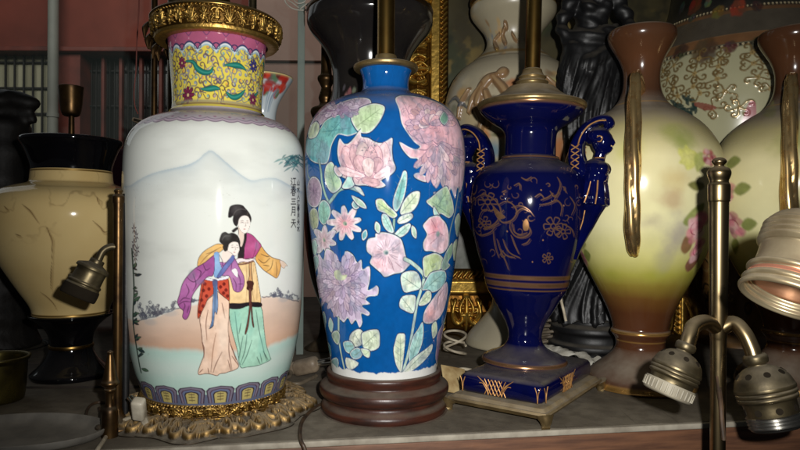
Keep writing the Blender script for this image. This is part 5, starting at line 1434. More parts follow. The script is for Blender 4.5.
# ================================================================== 4. rose painted vases
def rose_vase(px0, Y, label, seed, mirror):
    X0 = at(px0, 225, Y)[0]
    t = thing('rose_vase', label, 'vase', (X0, Y, 0), 'two handled rose vases')
    k = Y/0.666
    zy = lambda y: max(at(641, y, Y)[2]+.0022*(1-min(max((385-y)/200, 0), 1)), .0003)
    def pp(pts): return [(hw*Y/F, zy(y)) for y, hw in pts]
    prof = pp([(33, 27), (31, 30), (33, 32.2), (38, 32.5), (43, 31), (51, 26.5), (60, 21.5), (70, 18.2), (80, 17.4), (90, 18.4), (99, 21.5), (105, 25.5), (110, 31), (116, 41), (124, 52), (135, 62), (150, 70.5), (168, 75), (185, 76), (205, 74),
               (225, 69.5), (244, 63), (262, 55.5), (280, 46.5), (300, 36.5), (315, 30), (325, 27), (329, 26.6), (331, 28), (333.5, 28.4), (336, 26.6), (340, 24), (347, 23.4), (354, 27), (361, 34), (368, 43), (374, 49), (379, 51.6), (384.8, 53), (385.2, 50)])
    P = Pot(prof, X0, Y, srgb(214, 206, 140), nrow=420, front=300, back=60)
    SX, SZ = np.meshgrid(P.S, P.Z); TH = np.repeat(P.TH[None], len(P.Z), 0)
    n1 = fbm(SX*22+seed*7, SZ*22, 5+seed); n2 = fbm(SX*50+seed*3, SZ*50, 15+seed)
    def ramp(stops):
        zs = [zy(y) for y, c in stops][::-1]; cs = np.array([srgb(*c) for y, c in stops])[::-1]
        q = SZ+0.010*(n1-0.5)*(SZ < zy(112))*(SZ > zy(330))
        return np.stack([np.interp(q, zs, cs[:, i]) for i in range(3)], -1)
    P.col = ramp([(30, (72, 42, 24)), (60, (86, 50, 28)), (90, (74, 44, 26)), (103, (72, 50, 38)), (109, (98, 82, 70)), (118, (140, 126, 100)), (135, (186, 174, 114)), (165, (232, 222, 172)), (225, (236, 230, 178)), (255, (214, 208, 132)), (272, (176, 170, 76)),
                  (284, (140, 122, 48)), (297, (106, 72, 32)), (312, (84, 48, 25)), (330, (80, 44, 24)), (360, (78, 46, 27)), (386, (68, 38, 24))])
    P.col *= (1+0.14*(n2-0.5))[..., None]
    # soft airbrushed clouds of green and mauve
    def cloud(x, y, rx, ry, c, a):
        q = P.px([(x, y)])[0] if mirror is None else np.array([x, y])
        P.blob(q, rx, ry, srgb(*c), a, soft=0.95, nz=0.35, nf=70)
    if mirror is None:
        for c in ((683, 140, .022, .022, (128, 144, 40), .75), (668, 132, .018, .014, (150, 158, 60), .6), (628, 150, .02, .025, (198, 196, 110), .6), (676, 178, .02, .02, (206, 176, 110), .55), (672, 200, .022, .016, (170, 120, 90), .5),
                  (650, 222, .022, .012, (176, 164, 140), .6), (676, 238, .028, .030, (158, 146, 148), .7), (664, 262, .022, .02, (170, 164, 130), .55), (655, 276, .03, .010, (166, 168, 60), .4), (612, 276, .02, .010, (150, 154, 56), .4), (690, 276, .02, .010, (150, 146, 46), .4)):
            cloud(*c)
        q = lambda pts: P.px(pts)
    else:
        for s, y, r, c, a in ((-0.05, 150, .03, (140, 150, 60), .6), (-0.03, 200, .04, (196, 186, 130), .5), (0.02, 160, .03, (150, 158, 60), .6), (0.03, 250, .04, (158, 146, 148), .5)): cloud(s, zy(y), r, r, c, a)
    # painted leaves and roses
    rn = random.Random(seed)
    def leaf(pts, c, c2=None, a=1.0):
        P.poly(pts, srgb(*c), srgb(*c2) if c2 else None, nz=0.25, soft=0.0016, rad=0.015, alpha=a*.9)
    def rose(q, r, c=(196, 116, 130)):
        for k in range(16):
            a = rn.uniform(0, 6.28); d = r*0.75*math.sqrt(rn.random()); w = r*rn.uniform(.3, .55)
            m = rn.uniform(.75, 1.25)
            cc = [min(255, v*m) for v in c] if rn.random() < .7 else (236, 190, 190)
            pts = [(q[0]+d*math.cos(a)+w*math.cos(v)*rn.uniform(.7, 1.2), q[1]+d*math.sin(a)+w*0.7*math.sin(v)*rn.uniform(.7, 1.2)) for v in np.linspace(0, 5.4, 7)]
            P.poly(pts, srgb(*cc), nz=0.25, soft=0.0018, alpha=0.7)
        for k in range(5):
            a = rn.uniform(0, 6.28)
            P.line([(q[0]+r*.5*math.cos(a+v), q[1]+r*.4*math.sin(a+v)) for v in (-.6, 0, .6)], 0.0012, srgb(150, 60, 84), 0.6, taper=.6)
    if mirror is None:
        leaf(q([(678, 153), (679, 148), (683, 149), (686, 145), (690, 149), (695, 151), (699, 157), (697, 163), (693, 168), (687, 170), (684, 165), (679, 163), (681, 158)]), (206, 206, 96), (222, 218, 130))
        leaf(q([(694, 158), (700, 152), (706, 156), (704, 166), (697, 172)]), (176, 182, 100)); leaf(q([(688, 185), (694, 181), (703, 183), (704, 188), (696, 191)]), (104, 104, 34))
        leaf(q([(683, 222), (690, 212), (697, 206), (704, 203), (703, 211), (696, 219), (688, 226)]), (120, 132, 60), (150, 158, 84))
        leaf(q([(682, 243), (686, 236), (692, 240), (691, 248), (685, 254), (681, 250)]), (134, 90, 56)); leaf(q([(685, 266), (692, 256), (700, 254), (696, 264), (688, 272)]), (130, 74, 66))
        rose(q([(697, 228)])[0], 0.017); rose(q([(697, 250)])[0], 0.013, (216, 132, 148)); rose(q([(714, 240)])[0], 0.016); rose(q([(710, 158)])[0], 0.010, (170, 60, 74)); rose(q([(718, 200)])[0], 0.015)
        leaf(q([(578, 244), (583, 240), (586, 246), (581, 250)]), (140, 140, 70))
    else:
        leaf(P.px([(730, 245), (735, 238), (739, 244), (737, 252), (733, 254)]), (112, 120, 44), (140, 146, 60))
        leaf(P.px([(768, 100), (776, 110), (772, 118), (764, 112)]), (130, 130, 60)); rose(P.px([(748, 118)])[0], 0.008, (170, 96, 110))
        rose(np.array([0.03, zy(200)]), 0.02); leaf([(0.0, zy(180)), (0.01, zy(170)), (0.02, zy(182)), (0.008, zy(190))], (150, 160, 80))
    for i in range(10):
        s = rn.choice([-1, 1])*rn.uniform(1.3, 2.9)*P.RR; z = zy(rn.uniform(150, 270))
        rose((s, z), rn.uniform(.01, .018)); leaf([(s+.012, z), (s+.022, z+.008), (s+.032, z+.002), (s+.02, z-.006)], (120, 132, 60))
    # worn gilt lines
    for y, w in ((331.8, .0014), (382.5, .0032), (340.5, .0005), (106, .0006)):
        a = np.exp(-((SZ-zy(y))/w)**4)*(0.55+0.5*fbm(SX*60, SZ*160, 8))
        P.blend((slice(None), slice(None)), np.clip(a, 0, 1), srgb(196, 150, 80), 0.9)
    P.build('body', M['rose_glaze'], t)
    # gilt twig handles, front and back
    yaw = math.atan2(X0, Y)
    for sg in (1, -1):
        ph = (-yaw*0.9 if sg > 0 else math.pi-yaw*0.9)+(-0.12 if mirror is None else -0.10)
        dr = np.array([math.sin(ph), -math.cos(ph), 0])
        def p(r, y): return np.array([X0, Y, 0])+dr*(r*Y/F)+np.array([0, 0, zy(y)])
        sidev = np.array([math.cos(ph), math.sin(ph), 0])
        mb = MB()
        path = cr([p(15, 97), p(34, 90), p(52, 87), p(63, 91), p(70, 103), p(76, 122), p(80.5, 145), p(84, 168), p(86, 190), p(86, 212), p(83.5, 230), p(77, 243), p(66, 251)], 7)
        u = np.linspace(0, 1, len(path))
        # a flattened twig whose ridges wind slowly round it
        rr = np.interp(u, [0, .1, .22, .35, .58, .8, .95, 1], [.0054, .0060, .0052, .0064, .0080, .0076, .0062, .0050])
        T_ = np.gradient(path, axis=0); T_ /= np.linalg.norm(T_, axis=1)[:, None]
        n_ = 28; v = []; f = []
        for i in range(len(path)):
            b_ = np.cross(T_[i], sidev)
            for k in range(n_):
                a_ = 2*math.pi*k/n_
                q_ = .90*rr[i]*(1+.30*abs(math.sin(2*a_+8*u[i]+seed))**.8-.17+.05*math.sin(u[i]*44+a_))
                v.append(path[i]+sidev*(q_*math.cos(a_))+b_*(q_*1.05*math.sin(a_)))
        for i in range(len(path)-1):
            for k in range(n_):
                k2 = (k+1) % n_
                f.append((i*n_+k, i*n_+k2, (i+1)*n_+k2, (i+1)*n_+k))
        f.append(tuple(range(n_-1, -1, -1))); f.append(tuple(range((len(path)-1)*n_, len(path)*n_)))
        mb.add(v, f)
        h = mb.build('handle', M['gilt_handle'], t)
    return t

# ================================================================== 5. marbled cream lamp
def cream_lamp():
    Y = 0.69; x0 = 72
    X0 = at(x0, 225, Y)[0]
    base = at(x0, 375.5, Y)[2]
    t = thing('marbled_lamp', 'cream marbled lamp with flared black neck and black foot, brass candle cup on top', 'table lamp', (X0, Y, base))
    zy = lambda y: at(x0, y, Y)[2]
    prof = prof_px(x0, Y, [(171, 36.6), (175, 37), (181, 37.6), (183.5, 39), (184.8, 43), (187.5, 53), (191, 62), (197, 70), (206, 75), (218, 76), (232, 73.5), (248, 68.5), (262, 62), (276, 54), (290, 45.5), (302, 38), (309, 35.2), (314, 35)])
    P = Pot(prof, X0, Y, srgb(214, 186, 126), nrow=280, front=300, back=50)
    SX, SZ = np.meshgrid(P.S, P.Z)
    k = fbm(SX*14, SZ*14, 3, 5)[..., None]
    P.col = np.array(srgb(204, 174, 114))*(1-k)+np.array(srgb(234, 212, 156))*k
    n = fbm(SX*18+4, SZ*18, 40, 5)
    P.blend((slice(None), slice(None)), np.exp(-((n-0.5)/0.008)**2)*sstep(0.5, 0.66, fbm(SX*9, SZ*9, 77))*0.45, srgb(112, 84, 50))
    rn = random.Random(6)
    for q in ([(22, 204), (27, 208), (31, 212), (38, 222)], [(46, 226), (49, 233), (52, 242), (52, 262)], [(93, 221), (100, 227), (104, 232), (109, 231)], [(15, 234), (21, 236)], [(40, 292), (46, 296), (53, 303), (56, 309)], [(118, 199), (112, 190)],
              [(52, 262), (51, 290)], [(96, 196), (99, 204)], [(8, 210), (4, 206)]):
        P.line(P.px(q), 0.0011, srgb(84, 58, 34), 0.8, taper=0.7); P.line(P.px([(a+1.5, b+2) for a, b in q]), 0.003, srgb(140, 108, 64), 0.35, taper=0.7)
    for y, w in ((311.6, .0012), (172.4, .0009)): P.blend((slice(None), slice(None)), np.exp(-((SZ-zy(y))/w)**4), srgb(200, 160, 90), 0.9)
    P.build('body', M['black_painted'], t)
    mb = MB(); mb.lathe(cr(prof_px(x0, Y, [(172, 36.2), (166, 37), (158, 39.5), (150, 42.5), (145.5, 45), (143, 46.6), (141, 46.6), (139.5, 45.5), (139.6, 42), (142, 39), (142, 39), (144, 10)]), 5), (X0, Y, 0), n=72)
    mb.build('neck', M['black_glaze'], t)
    mb = MB(); mb.lathe(cr([(0.001, base)]+prof_px(x0, Y, [(375.5, 35.5), (375.5, 35.5), (373, 36.6), (370.5, 36), (366, 31), (360, 25.5), (353, 21.5), (347, 19.6), (340, 19.5), (333, 21), (326, 25), (320, 31), (316, 36.5), (313.6, 38), (312.8, 36)]), 5), (X0, Y, 0), n=72)
    mb.build('foot', M['black_glaze'], t)
    mb = MB(); mb.lathe(cr(prof_px(x0, Y, [(347, 20.2), (345.4, 20.6), (343.6, 20.2)]), 3), (X0, Y, 0), n=64); mb.build('gilt_ring', M['brass'], t)
    mb = MB(); mb.lathe(prof_px(x0-1, Y, [(143, 7), (140, 6), (138, 3.0), (114, 2.6)]), (at(x0-1, 225, Y)[0], Y, 0), n=32); mb.build('stem', M['brass_dark'], t)
    mb = MB(); mb.lathe(cr(prof_px(x0-1.5, Y, [(116.5, 3), (116, 6.5), (113, 8.8), (104, 10.4), (94, 11.2), (87.6, 11.8), (87, 11.6), (87, 10.2), (95, 9.6), (110, 7), (112, 0.1)]), 4), (at(x0-1.5, 225, Y)[0], Y, 0), n=48)
    mb.build('candle_cup', M['brass_dark'], t)
    return t

# ================================================================== 6. background pots, statue, frame
def figured_vase():
    Y = 0.895; x0 = 512
    X0 = at(x0, 225, Y)[0]
    t = thing('figured_vase', 'pale vase with raised classical figures, standing behind the cobalt urn lamp', 'vase', (X0, Y, 0))
    zy = lambda y: at(x0, y, Y)[2]
    prof = prof_px(x0+2, Y, [(-6, 30), (-2, 34), (3, 38), (6, 41.5), (11, 42.5), (17, 41), (25, 35), (33, 29), (42, 26), (50, 27.5), (56, 32.5), (61, 38), (64, 41), (67, 46), (74, 54), (84, 61), (98, 66), (115, 68), (140, 66), (170, 59), (200, 49), (230, 38), (255, 29), (275, 22),
                             (295, 19), (307, 21), (318, 29), (328, 38), (336, 44), (342, 46), (344, 45)])
    P = Pot(prof, X0, Y, srgb(178, 168, 142), nrow=420, front=320, back=50)
    SX, SZ = np.meshgrid(P.S, P.Z)
    P.col *= (1+0.2*(fbm(SX*20, SZ*20, 3)-0.5))[..., None]
    px = P.px; rq = random.Random(17)
    for x, y, rx, ry, c in ((487, 42, .014, .018, (60, 96, 140)), (500, 38, .02, .02, (206, 160, 100)), (463, 92, .022, .012, (210, 160, 84)), (556, 88, .02, .02, (190, 178, 90)), (480, 135, .02, .02, (214, 150, 70)), (470, 118, .02, .03, (190, 170, 130)),
                            (558, 150, .02, .03, (206, 120, 56)), (565, 120, .02, .02, (160, 160, 120)), (492, 150, .015, .02, (60, 120, 150)), (560, 165, .012, .02, (190, 90, 50)), (470, 330, .05, .02, (196, 190, 176))):
        P.blob(px([(x, y)])[0], rx, ry, srgb(*c), 0.75, soft=0.9, nz=0.4, nf=60)
    for i in range(70):
        x = rq.uniform(448, 578); y = rq.uniform(70, 175)
        P.blob(px([(x, y)])[0], rq.uniform(.006, .016), rq.uniform(.004, .010), srgb(*rq.choice([(130, 96, 58), (104, 112, 118), (200, 156, 84), (98, 100, 66), (84, 70, 54), (206, 190, 156), (180, 108, 58)])), rq.uniform(.45, .85), soft=.8, nz=.5, nf=90)
    for i in range(22):
        x = rq.uniform(486, 546); y = rq.uniform(18, 56)
        P.blob(px([(x, y)])[0], rq.uniform(.005, .010), rq.uniform(.004, .008), srgb(*rq.choice([(150, 112, 66), (200, 160, 96), (84, 112, 146), (110, 92, 66)])), rq.uniform(.4, .75), soft=.8, nz=.5, nf=90)
    SK = srgb(140, 108, 74); SK2 = srgb(170, 142, 104)
    def limb(pts, w, c=SK, e=0.006):
        q = px(pts); P.line(q, w+.002, srgb(112, 80, 50), 0.7, taper=.3); P.line(q, w, c, 0.95, taper=.3, emb=e); P.line(q, w*.4, SK2, 0.6, taper=.5)
    # raised figures
    for q, w in (([(505, 28), (503, 36), (506, 44)], .012), ([(500, 34), (495, 42), (498, 50)], .008), ([(512, 34), (517, 42)], .008), ([(505, 24), (507, 27)], .012)): limb(q, w, e=.004)
    for q, w in (([(497, 76), (488, 80), (481, 90), (478, 103)], .016), ([(482, 86), (474, 98), (470, 112)], .010), ([(494, 78), (503, 88), (508, 98)], .012), ([(500, 74), (505, 72)], .016), ([(486, 92), (490, 108), (488, 125)], .012), ([(560, 92), (552, 84), (545, 78)], .008), ([(565, 96), (568, 110), (566, 130)], .012),
                 ([(476, 108), (482, 122), (478, 140)], .010), ([(470, 90), (462, 104), (460, 118)], .008)): limb(q, w)
    for q in ([(449, 104), (456, 98), (462, 106)], [(458, 112), (462, 104), (468, 108)], [(520, 140), (530, 150), (540, 142)]): P.line(px(q), .006, srgb(74, 82, 92), .8, taper=.5, emb=.002)
    for y, w in ((60, .0026), (8, .002)): P.blend((slice(None), slice(None)), np.exp(-((SZ-zy(y))/w)**4)*.8, srgb(186, 150, 84), .8)
    rn = random.Random(8)
    for i in range(14):
        s = rn.choice([-1, 1])*rn.uniform(1.2, 2.9)*P.RR; z = zy(rn.uniform(80, 170)); P.line([(s, z), (s+rn.uniform(-.01, .01), z-.02), (s+rn.uniform(-.02, .02), z-.04)], .012, SK, .9, taper=.3, emb=.005)
    P.build('body', M['figured_bisque'], t)
    mb = MB(); mb.lathe(cr(prof_px(x0+2, Y, [(6, 43), (3, 45), (-1, 44), (-4, 41), (-7, 38), (-10, 30), (-12, 12), (-12, 0.1)]), 4), (at(x0+2, 225, Y)[0], Y, 0), n=64); mb.build('cap', M['brass_dark'], t)
    return t

def gold_ground_vase():
    Y = 0.94; x0 = 742
    X0 = at(x0, 225, Y)[0]
    t = thing('gilt_vase', 'large vase with dark neck and raised gold scrolls on pale green, behind the rose vases', 'vase', (X0, Y, 0))
    zy = lambda y: at(x0, y, Y)[2]
    prof = prof_px(x0, Y, [(-60, 60), (-40, 62), (-20, 64), (0, 67), (14, 70), (24, 74), (34, 80), (45, 86), (58, 93), (72, 99), (90, 103.5), (110, 105), (140, 103), (175, 97), (215, 86), (255, 72), (290, 58), (315, 48), (330, 46), (336, 50), (341.5, 52)])
    P = Pot(prof, X0, Y, srgb(196, 192, 154), nrow=460, front=420, back=60, half=1.6)
    SX, SZ = np.meshgrid(P.S, P.Z)
    def band(y0, y1, c, nz=.25, nf=60):
        a = sstep(zy(y1)-.0005, zy(y1)+.0005, SZ)*sstep(zy(y0)+.0005, zy(y0)-.0005, SZ)
        cc = np.array(srgb(*c))*(1+2*nz*(fbm(SX*nf, SZ*nf, int(y0)+90)-.5))[..., None]
        P.col = P.col*(1-a[..., None])+cc*a[..., None]
    P.col *= (1+.2*(fbm(SX*30, SZ*30, 4)-.5))[..., None]
    band(-60, 31, (24, 26, 26)); band(31, 36, (120, 84, 52)); band(36, 58, (84, 76, 64), .35, 50); band(58, 67, (134, 92, 56)); band(180, 350, (110, 78, 40), .5, 60)
    rn = random.Random(12)
    for y in (30.5, 69):
        z = zy(y); n = 150
        P.blend((slice(None), slice(None)), np.exp(-((SZ-z)/.0030)**4), srgb(40, 34, 28))
        for i in range(n):
            s = -math.pi*P.RR+i*2*math.pi*P.RR/n
            P.blob((s, z), .0022, .0022, srgb(206, 190, 150), 1, soft=.4)
            P.line([(s-.0003, z), (s+.0003, z)], .0036, None, emb=.0016, smooth=1)
    for x, y, r, c in ((695, 6, .016, (150, 66, 40)), (718, 12, .012, (206, 130, 62)), (738, 8, .015, (206, 84, 52)), (692, 18, .008, (84, 92, 90)), (682, 8, .010, (70, 80, 74)), (757, 6, .010, (90, 50, 50)), (708, 3, .008, (130, 140, 110)), (730, 47, .010, (130, 70, 70)), (705, 50, .02, (110, 84, 60)), (760, 45, .014, (104, 90, 60)), (680, 52, .014, (90, 74, 54))):
        q = P.px([(x, y)])[0]
        for k in range(6):
            a = k*1.05+x
            P.blob((q[0]+r*.5*math.cos(a), q[1]+r*.5*math.sin(a)), r*.6, r*.6, srgb(*[v*rn.uniform(.55, .9) for v in c]), .8, soft=.5, nz=.2, nf=150)
    # raised gold scrolls in the pale field, plus leaves and a figure
    G = srgb(150, 122, 72)
    zc0, zc1 = zy(170), zy(75)
    def curl(s0, z0, d0, r, tn):
        """one embossed tendril springing from a cluster's heart"""
        bx, bz = s0+r*.5*math.cos(d0), z0+r*.45*math.sin(d0)
        cx, cz = s0+r*1.5*math.cos(d0+.35*tn), z0+r*1.25*math.sin(d0+.35*tn)
        q = [(s0, z0), (bx, bz)]+[(cx+r*.62*(1-.75*u)*math.cos(d0-tn*1.6+tn*5.0*u), cz+r*.55*(1-.75*u)*math.sin(d0-tn*1.6+tn*5.0*u)) for u in np.linspace(0, 1, 12)]
        P.line(q, .0030, srgb(104, 84, 52), .55, smooth=2, taper=.3); P.line(q, .0017, G, .95, smooth=2, taper=.3, gold=.45, emb=.0009)
    for row, (yy, nn) in enumerate(((78, 30), (88, 27), (99, 30), (111, 26), (125, 24), (142, 22))):
        for i in range(nn):
            th = -math.pi+2*math.pi*(i+.5*(row % 2)+rn.uniform(-.3, .3))/nn; s0 = th*P.RR; z0 = zy(yy+rn.uniform(-3, 3))
            if rn.random() < (.0, .03, .08, .2, .4, .5)[row]: continue
            n_ = rn.choice([3, 4, 5, 5, 6]); a0 = rn.uniform(0, 6.28)
            for k in range(n_):
                curl(s0, z0, a0+k*2*math.pi/n_+rn.uniform(-.3, .3), rn.uniform(.0055, .0098), rn.choice([1, -1]))
            for k in range(5):
                a = k*1.257
                P.blob((s0+.0022*math.cos(a), z0+.0022*math.sin(a)), .0018, .0018, srgb(176, 150, 96), .9, soft=.4)
    for x, y in ((676, 104), (684, 108), (690, 112), (696, 108), (686, 100), (680, 114)):
        for k in range(4):
            a = rn.uniform(0, 6.28); q = P.px([(x, y), (x+8*math.cos(a), y+5*math.sin(a))]); P.line(q, .005, srgb(46, 66, 62), .9, smooth=1, taper=.5)
    P.line(P.px([(696, 104), (706, 107), (714, 108)]), .009, srgb(150, 84, 70), .9, taper=.4); P.line(P.px([(752, 104), (750, 116), (745, 124)]), .014, srgb(196, 116, 126), .9, taper=.4)
    for i in range(120):   # lower brown ground with dark and gold fretwork
        th = rn.uniform(-2.6, 2.6); z = rn.uniform(zy(330), zy(190)); s = th*P.RR; r = rn.uniform(.006, .014)
        q = [(s+r*math.cos(u), z+r*math.sin(u)) for u in np.linspace(rn.uniform(0, 3), rn.uniform(4, 7), 9)]
        P.line(q, .003, rn.choice([srgb(40, 28, 18), G]), .9, smooth=2, gold=.4)
    P.build('body', M['gold_ground'], t)
    return t

def trumpet_vase():
    Y = 0.74; x0 = 369
    X0 = at(x0, 225, Y)[0]
    t = thing('trumpet_vase', 'black flared vase with a brass rim, standing behind the blue flowered lamp', 'vase', (X0, Y, 0))
    prof = prof_px(x0, Y, [(14, 60), (15, 61.8), (19, 62.6), (24, 62.6), (27, 61.8), (33, 58.5), (42, 51), (52, 44), (64, 39), (80, 36.5), (100, 39), (130, 51), (155, 60), (185, 64), (230, 64), (275, 58), (310, 46), (335, 36), (350, 36), (362, 42), (369, 44)])
    P = Pot(prof, X0, Y, srgb(14, 13, 18), nrow=240, front=240, back=40)
    P.col *= (1+.3*(fbm(*[v*40 for v in np.meshgrid(P.S, P.Z)], 3)-.5))[..., None]
    rn = random.Random(4)
    for x, y, r, c in ((349, 92, .007, (150, 96, 100)), (346, 96, .006, (170, 120, 116)), (352, 98, .006, (96, 106, 92)), (344, 88, .005, (90, 84, 92)), (354, 90, .005, (120, 130, 110)), (420, 92, .007, (150, 96, 100))):
        P.blob(P.px([(x, y)])[0], r, r, srgb(*c), .8, soft=.6, nz=.3, nf=200)
    P.build('body', M['marble_glaze'], t)
    mb = MB(); mb.lathe(cr(prof_px(x0, Y, [(17, 61), (15, 62.8), (12.5, 63), (10.5, 61.5), (9, 58.5), (8, 55), (6, 40), (3, 20), (2, 9), (2, 9), (-30, 8), (-31, .1)]), 4), (X0, Y, 0), n=72)
    mb.build('rim', M['brass_dark'], t)
    return t

def statue():
    Y = 0.80; K = Y/F
    X0 = at(594, 225, Y)[0]
    t = thing('draped_statue', 'black statue of a draped standing figure between the pale vase and brown necked rose vase', 'statue', (X0, Y, 0))
    def p(x, y, w=0.0): return at(x, y, Y)+np.array([0, w*K, 0])
    mb = MB()
    mb.tube(cr([p(594, -2), p(592, 14), p(589, 30), p(588, 42)], 5), [v*K for v in (17, 17, 15, 17)], 16)
    mb.tube(cr([p(588, 38), p(587, 52), p(590, 75), p(593, 110), p(592, 160), p(590, 210), p(590, 255), p(592, 290), p(594, 318)], 5), [v*K for v in (18, 26, 28, 27, 26, 28, 31, 36, 42)], 20)
    mb.tube(cr([p(577, 50, -8), p(574, 75, -10), p(577, 110, -12), p(580, 150, -10)], 5), [v*K for v in (16, 18, 17, 14)], 14)
    mb.tube(cr([p(604, 55, -6), p(608, 85, -12), p(606, 120, -18), p(603, 160, -14)], 5), [v*K for v in (15, 17, 17, 14)], 14)
    mb.tube(cr([p(565, 40, -6), p(580, 44, -18), p(600, 40, -18), p(614, 32, -8)], 5), [v*K for v in (7, 9, 9, 6)], 12)
    mb.tube(cr([p(612, 34, -6), p(600, 58, -20), p(580, 70, -22), p(562, 68, -10)], 5), [v*K for v in (6, 8, 9, 6)], 12)
    for w in (-6, 6): mb.ball(p(593+w*1.3, 12, -12), 8*K, 12)
    mb.tube(cr([p(610, -8), p(620, 8, -2), p(627, 28, -6), p(620, 44, -12), p(606, 48, -18)], 5), [v*K for v in (9, 8, 6.5, 5.5, 5)], 12)
    mb.tube(cr([p(578, -8), p(568, 8, -2), p(561, 26, -4), p(563, 42, -10), p(570, 50, -14)], 5), [v*K for v in (9, 8, 6.5, 5.5, 5)], 12)
    mb.tube(cr([p(594, -4), p(594, -16), p(594, -26)], 4), [v*K for v in (9, 6.5, 7)], 12)
    mb.ball(p(594, -34), (11*K, 12*K, 14*K), 16); mb.ball(p(594, -44, 6), 11*K, 14); mb.ball(p(594, -33, -12), 2.4*K, 8); mb.ball(p(594, -24, -8), 5*K, 8)
    for w in (-6, 6): mb.ball(p(594+w, -30, -8), 4*K, 8)
    c0 = at(592, 200, Y)
    def folds(co, no):
        z = co[:, 2]; a = np.arctan2(co[:, 0]-X0, -(co[:, 1]-Y))
        zt, zb = at(592, 55, Y)[2], at(592, 300, Y)[2]
        m = sstep(zt, zt-.03, z)
        ph = 9*a+3*np.sin(z*28)+2*vnoise(a*2+9, z*18, 3)
        d = .0030*np.sin(ph)+.0020*np.sin(2.3*ph+1.7+z*60)+.0012*np.sin(5.1*ph+z*90)
        up = sstep(zt-.01, zt+.02, z)*0.0015*np.sin(z*330+4*a)
        return co+no*(d*m+up)[:, None]
    remeshed('figure', mb, M['black_bronze'], t, .0024, 2, folds)
    mb = MB()
    mb.lathe(cr([(0.001, 0.0002), (.058, .0002), (.058, .0002), (.059, .006), (.055, .010), (.0555, .016), (.058, .019), (.058, .024), (.054, .028), (.053, .036), (.056, .040), (.055, .046), (.050, .050), (.048, .056), (.04, .058), (.001, .058)], 4), (X0, Y, 0), n=72)
    mb.build('base', M['black_bronze'], t)
    return t

